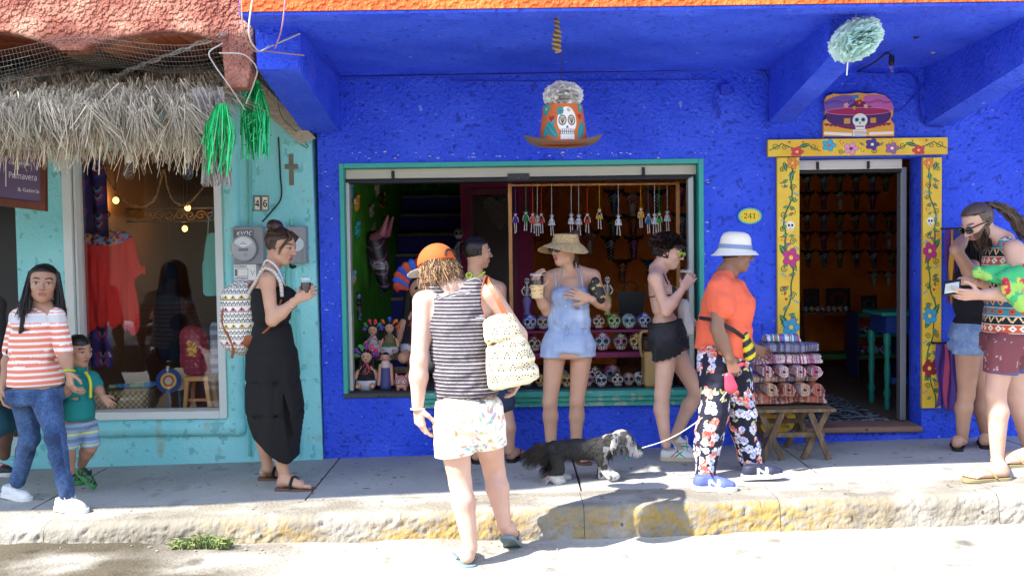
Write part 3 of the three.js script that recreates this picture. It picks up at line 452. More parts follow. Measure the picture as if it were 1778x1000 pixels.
wire('soffit_cable', [P(590, 134, 0.02), P(760, 131, 0.02), P(930, 128, 0.02), P(1150, 124, 0.02), P(1322, 122, 0.02), P(1333, 130, 0.02), P(1334, 212, 0.02)], 0.006, mBlueCable, 'blue painted cable along the top of the window wall');
wire('soffit_cable', [P(780, 140, 0.02), P(960, 141, 0.02), P(1240, 138, 0.02)], 0.004, mBlueCable, 'thin blue string line just under the soffit cable');
wire('soffit_cable', [P(1490, 126, 0.02), P(1540, 128, 0.02), P(1582, 129, 0.02), P(1594, 150, 0.02), P(1597, 190, 0.02), P(1606, 216, 0.02), P(1638, 221, 0.02)], 0.006, mBlueCable, 'blue painted cable loop between the two right beams');
wire('soffit_cable', [P(1610, 142, 0.02), P(1590, 165, 0.02), P(1560, 195, 0.02)], 0.004, mBlueCable, 'short blue wire slanting down behind the painted sign board');
{
const b = thing('bulb_lamp', 'bare bulb on a bent black arm under the soffit', 'lamp', P(1550, 100, 0.6));
part('arm', tube([P(1490, 124, 0.03), P(1520, 108, 0.4), P(1544, 92, 0.6), P(1549, 96, 0.6)], 0.006, 24, 6), mBlk, b);
const t = P(1549, 96, 0.6), s = S(0.6); part('socket', lathe([[0, 0], [0.016, -0.002], [0.018, -0.05], [0.013, -0.065], [0, -0.065]]).translate(t.x, t.y, t.z), mBlk, b);
part('glass_bulb', ball(V(t.x, t.y - 0.088, t.z), 0.026, 1, 1.25, 1, 16), new THREE.MeshPhysicalMaterial({ color: 0xffffff, transmission: 1, roughness: 0.02, thickness: 0, ior: 1.5 }), b);
part('filament', tube([V(t.x - 0.006, t.y - 0.07, t.z), V(t.x, t.y - 0.095, t.z), V(t.x + 0.006, t.y - 0.07, t.z)], 0.0012, 10, 4), M(0xb58060, 0.5), b);
const br = thing('junction_box', 'small blue painted box with a loop of wire on the wall', 'junction box', P(1257, 160, 0.02));
part('case', box(P(1250, 160).x, P(1266, 160).x, P(1257, 166).y, P(1257, 147).y, 0.001, 0.04, 0.004), mBlueSmooth, br); part('wire_loop', tube([P(1250, 150, 0.02), P(1241, 160, 0.02), P(1238, 180, 0.02), P(1242, 190, 0.02), P(1245, 180, 0.02), P(1241, 168, 0.02), P(1252, 196, 0.02)], 0.004, 40, 5), mBlueCable, br);
const hk = thing('cable_bracket', 'blue painted metal bracket with wire loops on the beam side', 'bracket', P(530, 90, 1.4));
part('plate', [hexa([P(524, 100, 1.42), P(533, 104, 1.30), P(533, 70, 1.30), P(524, 62, 1.42)], [P(520, 100, 1.42), P(529, 104, 1.30), P(529, 70, 1.30), P(520, 62, 1.42)])], mBlueSmooth, hk); part('wire_loop', tube([P(531, 98, 1.35), P(540, 110, 1.3), P(546, 135, 1.25), P(539, 136, 1.25), P(536, 112, 1.3), P(530, 112, 1.35)], 0.004, 30, 5), mBlueCable, hk);
}
// soffit nail plugs
for (const [x, y, l] of [[1592, 64, 'dark round plug in the blue soffit'], [1621, 90, 'pale paint chip on the blue soffit']]) { const z = CZ - (CEIL - CY) / ((P(x, y, 0).y - CY) / CZ); solo('soffit_plug', ball(V(P(x, y, z).x, CEIL - 0.003, z), 0.018, 1, 0.5, 1, 10), M(y < 70 ? 0x2a1410 : 0x8a8a9a, 0.8), l, 'plug'); }
// ---------- tinsel ----------
function tinsel(label, a, b, w, n, lace) {
const L = [], c1 = [0.02, 0.42, 0.10], c2 = [0.03, 0.62, 0.22];
for (let i = 0; i < n; i++) { const u = rnd(), s = (rnd() - 0.5) * w, p0 = a.clone(); p0.x += s * 0.35; const p1 = b.clone(); p1.x += s + rr(-0.03, 0.03); p1.y += rr(-0.06, 0.14); p1.z += rr(-0.05, 0.05); const m = p0.clone().lerp(p1, 0.5); m.x += s * 0.4 + rr(-0.02, 0.02); L.push({ pts: [p0, m, p1], w: rr(0.004, 0.01), c: mixc(c1, c2, rnd()) }); }
if (lace) for (let i = 0; i < 90; i++) { const t = rr(0.1, 0.95), k = a.clone().lerp(b, t); k.x += rr(-0.5, 0.5) * w * 0.8; k.z += rr(-0.03, 0.03); const e = k.clone(); e.x += rr(-0.05, 0.05); e.y += rr(-0.06, 0.02); L.push({ pts: [k, k.clone().lerp(e, 0.5), e], w: 0.008, c: mixc(c1, c2, rnd()) }); }
solo('tinsel_streamer', ribbons(L), vc(0.25, { metalness: 0.6, side: THREE.DoubleSide }), label, 'streamer');
}
tinsel('green foil streamer hanging from cables beside the blue beam', P(443, 140, 1.2), P(444, 262, 1.2), 0.13, 80, true);
tinsel('green foil strands tangled in the right end of the thatch', P(384, 180, 1.62), P(376, 290, 1.62), 0.13, 60, false);
// outdoor bulbs under the thatch
for (const [x, l] of [[222, 'clear bulb in white socket under thatch above the red blouse'], [324, 'clear bulb in white socket under thatch nearer the teal dress']]) {
const t = P(x, 266, 0.75), b = thing('hanging_bulb', l, 'bulb', t, 'bulbs under the thatch');
part('cord', rod(t, V(t.x, t.y + 0.16, t.z), 0.003), mWhite, b);
part('socket', lathe([[0, 0.01], [0.018, 0.005], [0.02, -0.05], [0.015, -0.06], [0, -0.06]]).translate(t.x, t.y, t.z), mWhite, b);
part('glass_bulb', lathe([[0.012, -0.055], [0.016, -0.075], [0.03, -0.105], [0.034, -0.13], [0.026, -0.152], [0.012, -0.163], [0, -0.166]]).translate(t.x, t.y, t.z), new THREE.MeshPhysicalMaterial({ color: 0xffffff, transmission: 1, roughness: 0.02, thickness: 0, ior: 1.5, side: THREE.DoubleSide }), b);
part('filament', tube([V(t.x - 0.008, t.y - 0.08, t.z), V(t.x - 0.01, t.y - 0.115, t.z), V(t.x + 0.01, t.y - 0.115, t.z), V(t.x + 0.008, t.y - 0.08, t.z)], 0.0014, 16, 4), M(0x8a8a8a, 0.4, { metalness: 0.8 }), b);
}
// ---------- printed flat panels ----------
function panel(name, corners, depth, draw, w, h, parent, o = {}) {   // corners bl br tr tl of the printed face; uv 0..1
const [a, b, c, d] = corners, pos = [], uv = []; for (const [v, t] of [[a, [0, 0]], [b, [1, 0]], [c, [1, 1]], [a, [0, 0]], [c, [1, 1]], [d, [0, 1]]]) { pos.push(v.x, v.y, v.z); uv.push(...t); }
const g = new THREE.BufferGeometry(); g.setAttribute('position', new THREE.Float32BufferAttribute(pos, 3)); g.setAttribute('uv', new THREE.Float32BufferAttribute(uv, 2)); g.computeVertexNormals();
return part(name, g, M(0xffffff, o.rough ?? 0.6, { map: ctex(w, h, draw), ...(o.m ?? {}) }), parent);
}
{ // hanging shop sign
const z = 0.75, s = thing('hanging_sign', 'purple shop sign in brown wooden frame under the thatch', 'sign', P(30, 360, z));
const q = (x, y, zz = z) => P(x, y, zz), F = [[-70, 372], [76, 366], [76, 268], [-70, 262]];
const outer = shape([[-90, 346], [77, 366], [76, 262], [-90, 256]].map(([x, y]) => { const p = q(x, y); return [p.x, p.y]; })), inner = shape([[-82, 334], [69, 352], [69, 264], [-82, 258]].map(([x, y]) => { const p = q(x, y); return [p.x, p.y]; }));
outer.holes.push(inner); part('frame', boxUV(ext(outer, 0.035, z - 0.035, 0.003)), M(0x7a4a2c, 0.6, { map: woodMap(0xb08060, 0xe0b090, 2) }), s);
part('board', boxUV(ext(inner, 0.02, z - 0.03)), M(0x4a3a58, 0.7), s);
panel('lettering', [q(-82, 334, z - 0.008), q(69, 352, z - 0.008), q(69, 264, z - 0.008), q(-82, 258, z - 0.008)], 0, (c, w, h) => {
c.fillStyle = '#5b4a6b'; c.fillRect(0, 0, w, h); c.fillStyle = '#d8d4dc'; c.textAlign = 'right';
c.fillRect(w * 0.595, h * 0.1, w * 0.012, h * 0.66); c.textAlign = 'left';
c.font = '70px sans-serif'; c.fillText('Casas de', w * 0.63, h * 0.3); c.save(); c.translate(w * 0.63, h * 0.58); c.scale(0.86, 1.25); c.font = '92px sans-serif'; c.fillText('Primavera', 0, 0); c.restore(); c.textAlign = 'right'; c.font = '66px sans-serif'; c.fillText('& Galería', w * 0.985, h * 0.82);
}, 1100, 680, s);
for (const hx of [70, -60]) part('hanger', rod(q(hx, 266), V(q(hx, 266).x, q(hx, 190).y, z), 0.004), mBlk, s);
}
// house number tiles
for (const [d, x0, x1] of [['4', 440, 452], ['6', 453, 466]]) {
const t = thing('number_tile', d === '4' ? 'ceramic tile with a black four on the teal wall' : 'ceramic tile with a black six on the teal wall', 'number tile', P(x0, 368, 0.03)), y0 = 366, y1 = 340;
part('tile', box(P(x0, 350, 0.03).x, P(x1, 350, 0.03).x, P(x0, y0, 0.03).y, P(x0, y1, 0.03).y, 0.0255, 0.035, 0.002), M(0x1a1816, 0.4), t);
panel('numeral', [P(x0 + 1, y0 - 1, 0.0365), P(x1 - 1, y0 - 1, 0.0365), P(x1 - 1, y1 + 1, 0.0365), P(x0 + 1, y1 + 1, 0.0365)], 0, (c, w, h) => { c.fillStyle = '#e9e2cf'; c.fillRect(0, 0, w, h); c.strokeStyle = '#7a6a3a'; c.lineWidth = 8; c.strokeRect(10, 10, w - 20, h - 20); c.fillStyle = '#14120f'; c.font = 'bold 170px sans-serif'; c.textAlign = 'center'; c.fillText(d, w / 2, h * 0.76); }, 128, 240, t, { rough: 0.25 });
}
{ // electricity meter
const z = 0.12, m = thing('electricity_meter', 'grey electricity meter box with round glass dial and stickers', 'meter', P(428, 500, 0.1)), q = (x, y, zz = z) => P(x, y, zz);
part('box', boxUV(box(q(403, 400).x, q(455, 400).x, q(428, 459).y, q(428, 393).y, 0.026, z, 0.008)), mGreyBox, m);
part('lower_box', boxUV(box(q(406, 400).x, q(447, 400).x, q(428, 503).y, q(428, 459.6).y, 0.026, z - 0.01, 0.006)), mGreyBox, m);
const c = q(424, 431), r = 22 * S(z);
part('dial_ring', new THREE.CylinderGeometry(r * 1.02, r * 1.1, 0.03, 36).rotateX(Math.PI / 2).translate(c.x, c.y, z + 0.014), mMetal, m);
part('dial_glass', new THREE.SphereGeometry(r * 0.98, 32, 12, 0, Math.PI * 2, 0, 1.2).rotateX(Math.PI / 2).scale(1, 1, 0.5).translate(c.x, c.y, z + 0.015), new THREE.MeshPhysicalMaterial({ color: 0xffffff, transmission: 1, roughness: 0.03, thickness: 0 }), m);
const disc = new THREE.CircleGeometry(r * 0.95, 32).translate(c.x, c.y, z + 0.031); part('dial_face', disc, M(0xffffff, 0.5, { map: ctex(256, 256, (k, w, h) => { k.fillStyle = '#aeb2b4'; k.fillRect(0, 0, w, h); k.fillStyle = '#e4e6e6'; k.beginPath(); k.moveTo(128, 120); k.arc(128, 120, 110, -2.7, -0.44); k.fill(); k.fillStyle = '#2a3030'; k.fillRect(78, 132, 100, 26); k.fillStyle = '#9aa79a'; k.fillRect(84, 137, 88, 16); k.fillStyle = '#333'; for (let i = 0; i < 6; i++) k.fillRect(90 + i * 14, 140, 8, 10); k.font = '16px sans-serif'; k.textAlign = 'center'; k.fillText('kWh', 128, 70); k.fillRect(90, 80, 76, 5); k.beginPath(); k.arc(150, 196, 16, 0, 7); k.strokeStyle = '#555'; k.lineWidth = 4; k.stroke(); }) }), m);
panel('top_sticker', [q(405, 413, z + 0.002), q(440, 412, z + 0.002), q(440, 398, z + 0.002), q(405, 399, z + 0.002)], 0, (k, w, h) => { k.fillStyle = '#6f7173'; k.fillRect(0, 0, w, h); k.font = 'italic bold 76px sans-serif'; k.lineWidth = 10; k.strokeStyle = '#1a1a1a'; k.textAlign = 'center'; k.strokeText('KVOC', w / 2, 74); k.fillStyle = '#f3f3f0'; k.fillText('KVOC', w / 2, 74); }, 256, 100, m);
panel('paper_sticker', [q(406, 487, z - 0.008), q(444, 486, z - 0.008), q(444, 459, z - 0.008), q(406, 460, z - 0.008)], 0, (k, w, h) => { k.fillStyle = '#f0efe8'; k.fillRect(0, 0, w, h); k.fillStyle = '#1b1b1b'; k.font = 'bold 34px sans-serif'; k.fillText('OPTIMIST', 6, h - 10); k.fillText('52350W1', 6, 34); k.fillRect(10, 50, 20, 80); k.strokeStyle = '#1b1b1b'; k.lineWidth = 4; k.strokeRect(40, 46, 120, 88); k.beginPath(); k.moveTo(190, 60); k.lineTo(215, 120); k.lineTo(236, 70); k.stroke(); }, 256, 180, m);
panel('red_sticker', [q(415, 497, z - 0.008), q(441, 496, z - 0.008), q(441, 488, z - 0.008), q(415, 489, z - 0.008)], 0, (k, w, h) => { k.fillStyle = '#c2203a'; k.fillRect(0, 0, w, h); k.fillStyle = '#fff'; k.font = 'bold 36px sans-serif'; k.textAlign = 'center'; k.fillText('T BLOCK', w / 2, 46); }, 200, 64, m);
part('seal', [box(q(398, 430).x, q(403.5, 430).x, q(400, 442).y, q(400, 432).y, z - 0.03, z - 0.01, 0.002)], mWhite, m);
const b = thing('breaker_box', 'grey breaker box with latch on the teal wall', 'breaker box', P(512, 458, 0.1));
part('box', boxUV(box(q(487, 400).x, q(530, 400).x, q(510, 457).y, q(510, 393).y, 0.026, z, 0.006)), mGreyBox, b); part('latch', box(q(526, 430).x, q(530, 430).x, q(520, 455).y, q(520, 428).y, z + 0.0005, z + 0.012, 0.003), mMetal, b); part('conduit_stub', rod(q(506, 392, 0.075), q(506, 380, 0.075), 0.015), M(0x6fbfb4, 0.7), b);
part('window', new THREE.CylinderGeometry(0.05, 0.05, 0.012, 24).rotateX(Math.PI / 2).translate(q(515, 424).x, q(515, 424).y, z + 0.006), M(0xc4d0d4, 0.2), b);
}
// ---------- figures ----------
const rad = Math.PI / 180;
const SK = { light: [0.60, 0.36, 0.27], tan: [0.52, 0.29, 0.19], olive: [0.40, 0.215, 0.14], brown: [0.24, 0.125, 0.08], dark: [0.13, 0.065, 0.04] };
const skinMat = vc(0.55, { bumpMap: fineBump, bumpScale: 0.0005 });
const skinCol = (c) => (x, y, z) => { const t = fb(x * 14, y * 14, z * 14, 2) - 0.5; return [c[0] * (1 + t * 0.2), c[1] * (1 + t * 0.34), c[2] * (1 + t * 0.34)]; };
const rotV = (v, ax, a) => v.clone().applyAxisAngle(ax, a);
class Fig {
constructor(label, z, face, skin, base, o = {}) {
this.z = z; this.f = V(Math.sin(face * rad), 0, Math.cos(face * rad)); this.l = V(Math.cos(face * rad), 0, -Math.sin(face * rad)); this.skin = skin; this.m = o.m ?? 1;
this.o = thing('person', label, 'person', base); this.geo = []; this.B = new Field(o.cell ?? 0.011, 0.022);
}
j(a) { return a.isVector3 ? a : P(a[0], a[1], this.z + (a[2] ?? 0)); }
// spine sections [px, py, dz, half width, half depth]
torso(F, sec, inf = 0, o = {}) {
const q = sec.map((s) => ({ p: this.j(s), w: s[3] + inf, d: s[4] + inf }));
for (let i = 0; i < q.length - 1; i++) F.cone(q[i].p, q[i + 1].p, q[i].w, q[i + 1].w, { f: this.f, s: q[i].d / q[i].w, s2: q[i + 1].d / q[i + 1].w, cap: o.cap ?? 0.03, k: o.k ?? 0.022 });
return F;
}
arm(F, a, inf = 0, r = [0.05, 0.042, 0.028], upTo = 9) { const [s, e, w] = a.map((v) => this.j(v)), m = this.m; F.cone(s, e, r[0] * m + inf, r[1] * m * 0.94 + inf); if (upTo > 1) { F.cone(e, e.clone().lerp(w, 0.35), r[1] * m * 0.95 + inf, r[1] * m * 1.0 + inf).cone(e.clone().lerp(w, 0.35), w, r[1] * m * 1.0 + inf, r[2] * m + inf); } return F; }
leg(F, a, inf = 0, r = [0.085, 0.054, 0.036], calf = 0.058) {
const [h, k, n] = a.map((v) => this.j(v)), m = this.m, cb = k.clone().lerp(n, 0.3).addScaledVector(this.f, -0.012);
F.cone(h, k, r[0] * m + inf, r[1] * m + inf).cone(k, cb, r[1] * m * 0.97 + inf, calf * m + inf).cone(cb, n, calf * m + inf, r[2] * m + inf); return F;
}
body(s) {
const F = this.B; this.s = s; this.torso(F, s.spine);
const nk = this.j(s.neck), hb = this.j(s.headBase); F.cone(nk, hb, 0.055 * this.m * (s.nk ?? 1), 0.048 * this.m * (s.nk ?? 1));
for (const a of s.arms ?? []) { F.cone(nk, this.j(a[0]), 0.045 * this.m, 0.048 * this.m); this.arm(F, a, 0, s.ar); }
for (const a of s.legs ?? []) this.leg(F, a, 0, s.lr, s.calf);
for (const [p, r] of s.balls ?? []) F.ball(this.j(p), r);
return this;
}
finish() { this.geo.unshift(this.B.mesh({ color: skinCol(this.skin) })); const m = part('body', this.geo, skinMat, this.o); return this; }
cloth(name, F, mat, noise, color, ud) { return part(name, F.mesh({ noise: noise ?? ((x, y, z) => (fb(x * 13, y * 13, z * 13, 3) - 0.5) * 0.014), color }), mat, this.o, ud); }
// head: centre, yaw (same sense as facing), pitch down, roll, height
head(c, yaw, pitch, roll, H, o = {}) {
const q = new THREE.Quaternion().setFromEuler(new THREE.Euler(pitch * rad, yaw * rad, roll * rad, 'YXZ')), C = this.j(c), X = V(1, 0, 0).applyQuaternion(q), U = V(0, 1, 0).applyQuaternion(q), N = V(0, 0, 1).applyQuaternion(q);
const at = (x, y, z) => C.clone().addScaledVector(X, x * H).addScaledVector(U, y * H).addScaledVector(N, z * H), ax = [X, U, N];
const hd = { C, X, U, N, H, at, ax, loc: (x, y, z) => { const dx = x - C.x, dy = y - C.y, dz = z - C.z; return [(dx * X.x + dy * X.y + dz * X.z) / H, (dx * U.x + dy * U.y + dz * U.z) / H, (dx * N.x + dy * N.y + dz * N.z) / H]; } };
const F = new Field(0.0034, 0.018), R = (a, b, d) => [a * H, b * H, d * H];
F.ell(at(0, 0.12, -0.05), R(0.335, 0.37, 0.41), ax).ell(at(0, -0.15, 0.11), R(0.265, 0.33, 0.27), ax, { k: 0.03 });
F.ball(at(0, -0.405, 0.255), 0.085 * H, { k: 0.025 }); for (const s of [-1, 1]) { F.ball(at(s * 0.165, -0.1, 0.235), 0.105 * H).cone(at(s * 0.22, -0.3, 0.05), at(s * 0.05, -0.42, 0.22), 0.06 * H, 0.06 * H); }
F.cone(at(-0.17, 0.075, 0.325), at(0.17, 0.075, 0.325), 0.05 * H, 0.05 * H, { k: 0.015 });
for (const s of [-1, 1]) F.ball(at(s * 0.155, 0.0, 0.425), 0.062 * H, { neg: 1, k: 0.014 }); for (const s of [-1, 1]) F.ball(at(s * 0.155, 0.0, 0.318), 0.058 * H, { k: 0.003 });
F.cone(at(0, 0.03, 0.375), at(0, -0.125, 0.47), 0.033 * H, 0.046 * H, { k: 0.012 }); for (const s of [-1, 1]) F.ball(at(s * 0.052, -0.14, 0.415), 0.036 * H, { k: 0.008 });
F.cone(at(-0.075, -0.258, 0.362), at(0.075, -0.258, 0.362), 0.026 * H, 0.026 * H, { k: 0.008 }).cone(at(-0.06, -0.305, 0.362), at(0.06, -0.305, 0.362), 0.029 * H, 0.029 * H, { k: 0.008 });
for (const s of [-1, 1]) F.ell(at(s * 0.345, -0.03, -0.04), R(0.028, 0.115, 0.07), ax, { k: 0.006 });
F.cone(at(0, -0.2, -0.08), at(0, -0.55, -0.12), 0.235 * H, 0.22 * H, { k: 0.03 });
const sk = skinCol(this.skin), hair = o.hair ?? [0.03, 0.02, 0.015], lip = o.lip ?? [this.skin[0] * 0.85, this.skin[1] * 0.5, this.skin[2] * 0.55];
this.geo.push(F.mesh({ color: (x, y, z) => {
const [a, b, c2] = hd.loc(x, y, z), e = Math.abs(a); let c = sk(x, y, z);
if (b > 0.27 + 0.06 * (1 - e) && c2 > 0 || (c2 < 0.02 && b > -0.1 && o.scalp !== 0)) c = hair;
if (c2 > 0.25) {
const ex = e - 0.155, ey = b;
if (Math.abs(ex) < 0.075 && Math.abs(ey + 0.006) < 0.021 * (1 - ex * ex / 0.008)) { c = [0.42, 0.38, 0.36]; if (Math.hypot(ex, ey) < 0.032) c = [0.03, 0.018, 0.012]; }
else if (Math.abs(ex) < 0.085 && ey > 0 && ey < 0.055 * (1 - ex * ex / 0.01)) c = mixc(c, [0.02, 0.012, 0.01], 0.75);
if (e > 0.06 && e < 0.25 && Math.abs(b - (0.105 + 0.03 * Math.sin((e - 0.06) * 16))) < (o.brow ?? 0.018)) c = mixc(c, hair, 0.85);
if (e < 0.1 - Math.abs(b + 0.28) * 0.6 && Math.abs(b + 0.28) < 0.052) c = Math.abs(b + 0.28) < 0.008 ? lip.map((v) => v * 0.35) : lip;
if (Math.abs(e - 0.045) < 0.018 && Math.abs(b + 0.168) < 0.012) c = c.map((v) => v * 0.35);
}
if (o.beard && c2 > -0.05 && b < -0.06 - (c2 - 0.1) * 0.35 && !(e < 0.09 && Math.abs(b + 0.28) < 0.05) && !(c2 > 0.36 && b > -0.2)) c = mixc(c, o.beard, 0.85);
return c;
} }));
hd.hair = hair; return this.hd = hd;
}
// hair: shell over the cranium, keep(a,b,c) in head units says where hair is
cap(keep, th = 0.03, nz = 0.012, k = 26) { const { at, ax, H, loc } = this.hd, F = new Field(0.0055, 0.02); F.ell(at(0, 0.12, -0.05), [(0.335 + th) * H, (0.37 + th) * H, (0.41 + th) * H], ax); this._hf = F; F.cut((x, y, z) => keep(...loc(x, y, z)) * H); F.nz = (x, y, z) => (fb(x * k * 2, y * k * 0.6, z * k * 2, 3) - 0.5) * nz; return F; }
// hand: wrist, direction, palm normal, thumb side
hand(w, dir, palm, side = 1, curl = 0.35, size = 1, o = {}) {
const W = this.j(w), D = dir.clone().normalize(), Pn = palm.clone().addScaledVector(D, -palm.dot(D)).normalize(), Lt = V().crossVectors(D, Pn).multiplyScalar(side), s = size, F = new Field(0.0032, 0.006);
const at = (d, l, p) => W.clone().addScaledVector(D, d * s).addScaledVector(Lt, l * s).addScaledVector(Pn, p * s), ax = V().crossVectors(D, Pn);
F.cone(at(-0.03, 0, 0), at(0.01, 0, 0), 0.025 * s, 0.024 * s, { k: 0.015 });
const ks = [[0.092, 0.030], [0.096, 0.010], [0.091, -0.010], [0.083, -0.028]], ln = [[0.043, 0.025, 0.019], [0.047, 0.029, 0.02], [0.044, 0.027, 0.019], [0.034, 0.02, 0.017]];
ks.forEach(([d, l], i) => {
const k0 = at(d, l, 0); F.cone(at(0.012, l * 0.55, 0), k0, 0.0155 * s, 0.0115 * s, { k: 0.012 });
let p = k0, ang = 0; const cu = Array.isArray(curl) ? curl[i] : curl;
[cu * 0.9, cu * 1.3, cu * 0.9].forEach((b, n) => { ang += b; const dr = rotV(D.clone().addScaledVector(Lt, (1.5 - i) * 0.05 * (o.spread ?? 1)).normalize(), ax, ang), q = p.clone().addScaledVector(dr, ln[i][n] * s); F.cone(p, q, (0.0092 - n * 0.0008) * s, (0.0085 - n * 0.001) * s, { k: 0.003 }); p = q; });
});
const tc = o.thumb ?? 0.4; let p = at(0.022, 0.022, 0.004); const d1 = D.clone().multiplyScalar(0.62).addScaledVector(Lt, 0.75).addScaledVector(Pn, tc).normalize(), q = p.clone().addScaledVector(d1, 0.042 * s), d2 = D.clone().multiplyScalar(0.85).addScaledVector(Lt, 0.3).addScaledVector(Pn, tc * 1.5).normalize(), q2 = q.clone().addScaledVector(d2, 0.032 * s), q3 = q2.clone().addScaledVector(D.clone().addScaledVector(Pn, tc).normalize(), 0.022 * s);
F.cone(p, q, 0.0155 * s, 0.0115 * s, { k: 0.012 }).cone(q, q2, 0.0108 * s, 0.0095 * s, { k: 0.003 }).cone(q2, q3, 0.0095 * s, 0.0075 * s, { k: 0.003 });
this.geo.push(F.mesh({ color: skinCol(this.skin) })); return { at, Lt, Pn, D };
}
// bare foot. heel point on the sole plane, toe direction, up
foot(heel, dir, up = V(0, 1, 0), len = 0.245, an) {
const D = dir.clone().normalize(), U = up.clone().addScaledVector(D, -up.dot(D)).normalize(), L = V().crossVectors(D, U), k = len / 0.245, F = new Field(0.0045, 0.015), at = (d, l, u) => heel.clone().addScaledVector(D, d * k).addScaledVector(L, l * k).addScaledVector(U, u * k);
F.ball(at(0.032, 0, 0.032), 0.031 * k).cone(an ?? at(0.05, 0, 0.1), at(0.05, 0, 0.045), 0.034, 0.034 * k).cone(at(0.05, 0, 0.055), at(0.165, 0.008, 0.028), 0.034 * k, 0.026 * k).cone(at(0.04, -0.008, 0.025), at(0.165, -0.022, 0.02), 0.026 * k, 0.02 * k).cone(at(0.06, 0.01, 0.04), at(0.17, 0.028, 0.022), 0.024 * k, 0.022 * k);
[[0.03, 0.245, 0.0125], [0.010, 0.236, 0.0092], [-0.007, 0.228, 0.0088], [-0.022, 0.218, 0.0085], [-0.036, 0.204, 0.008]].forEach(([l, d, r]) => F.cone(at(0.165, l * 0.85, 0.018), at(d - r, l, r * 1.05), r * 1.15 * k, r * k, { k: 0.006 }));
this.geo.push(F.mesh({ color: skinCol(this.skin) })); return at;
}
sandal(heel, dir, up, len, mSole, mStrap, strap = 'thong') {   // the sole lies under the foot
const D = dir.clone().normalize(), U = (up ?? V(0, 1, 0)).clone().addScaledVector(D, -(up ?? V(0, 1, 0)).dot(D)).normalize(), L = V().crossVectors(D, U), k = len / 0.245, at = (d, l, u) => heel.clone().addScaledVector(D, d * k).addScaledVector(L, l * k).addScaledVector(U, u * k);
const s = new THREE.Shape(); s.moveTo(-0.008, 0); s.bezierCurveTo(-0.008, 0.045, 0.05, 0.036, 0.1, 0.034); s.bezierCurveTo(0.15, 0.04, 0.2, 0.055, 0.235, 0.04); s.bezierCurveTo(0.265, 0.025, 0.25, -0.02, 0.215, -0.042); s.bezierCurveTo(0.17, -0.055, 0.1, -0.036, 0.05, -0.036); s.bezierCurveTo(0, -0.036, -0.008, -0.03, -0.008, 0);
const g = new THREE.ExtrudeGeometry(s, { depth: 0.014, bevelEnabled: true, bevelSize: 0.002, bevelThickness: 0.002, bevelSegments: 2 }); g.scale(k, k, 1); g.applyMatrix4(new THREE.Matrix4().makeBasis(D, L.clone().negate(), U)); const o = heel.clone().addScaledVector(U, -0.017); g.translate(o.x, o.y, o.z);
const grp = part('sandal', boxUV(g), mSole, this.o);
const tb = (pts, r) => { const t = tube(pts, r, 18, 6); return t; };
if (strap === 'thong') part('strap', [tb([at(0.09, 0.042, 0.004), at(0.125, 0.036, 0.05), at(0.18, 0.018, 0.038), at(0.195, 0.017, 0.004)], 0.006), tb([at(0.09, -0.042, 0.004), at(0.13, -0.026, 0.042), at(0.18, 0.012, 0.038), at(0.195, 0.017, 0.004)], 0.006)], mStrap, grp);
else part('strap', [tb([at(0.1, 0.045, 0.002), at(0.11, 0.036, 0.05), at(0.112, 0, 0.066), at(0.115, -0.036, 0.045), at(0.105, -0.045, 0.002)], 0.011), tb([at(0.112, 0, 0.066), at(0.155, 0.012, 0.052), at(0.195, 0.016, 0.005)], 0.008)], mStrap, grp);
}
shoe(heel, dir, up, len, o) {     // trainers: upper (vertex painted), sole, laces
const D = dir.clone().normalize(), U = (up ?? V(0, 1, 0)).clone().addScaledVector(D, -(up ?? V(0, 1, 0)).dot(D)).normalize(), L = V().crossVectors(D, U), k = len / 0.27, at = (d, l, u) => heel.clone().addScaledVector(D, d * k).addScaledVector(L, l * k).addScaledVector(U, u * k);
const F = new Field(0.005, 0.02), top = o.top ?? 0.085, loc = (x, y, z) => { const q = V(x, y, z).sub(heel); return [q.dot(D) / k, q.dot(L) / k, q.dot(U) / k]; };
F.ball(at(0.042, 0, 0.045), 0.04 * k).cone(at(0.06, 0, 0.05), at(0.062, 0, top), 0.04 * k, 0.043 * k).cone(at(0.06, 0, 0.06), at(0.19, 0, 0.034), 0.045 * k, 0.038 * k).cone(at(0.19, 0.006, 0.034), at(0.228, 0.004, 0.032), 0.041 * k, 0.033 * k).cone(at(0.1, 0, 0.085), at(0.15, 0, 0.06), 0.025 * k, 0.022 * k);
F.cut((x, y, z) => { const [a, b, c] = loc(x, y, z); return Math.max(0.018 - c, (c - top - 0.004)) * k; });
const u = part('shoe', F.mesh({ color: (x, y, z) => o.paint(...loc(x, y, z)) }), vc(0.6, { bumpMap: fineBump, bumpScale: 0.001 }), this.o);
const s = new THREE.Shape(); s.moveTo(-0.002, 0); s.bezierCurveTo(-0.002, 0.05, 0.06, 0.041, 0.1, 0.04); s.bezierCurveTo(0.15, 0.042, 0.2, 0.054, 0.24, 0.04); s.bezierCurveTo(0.278, 0.025, 0.278, -0.02, 0.24, -0.038); s.bezierCurveTo(0.2, -0.052, 0.12, -0.04, 0.06, -0.042); s.bezierCurveTo(0.02, -0.044, -0.002, -0.04, -0.002, 0);
const g = new THREE.ExtrudeGeometry(s, { depth: 0.022, bevelEnabled: true, bevelSize: 0.003, bevelThickness: 0.003, bevelSegments: 2, curveSegments: 10 }); g.scale(k, k, 1); g.translate(0, 0, 0.003); g.applyMatrix4(new THREE.Matrix4().makeBasis(D, L.clone().negate(), U)); g.translate(heel.x, heel.y, heel.z);
const so = part('sole', boxUV(g), o.sole ?? M(0xe8e6e0, 0.6), u);
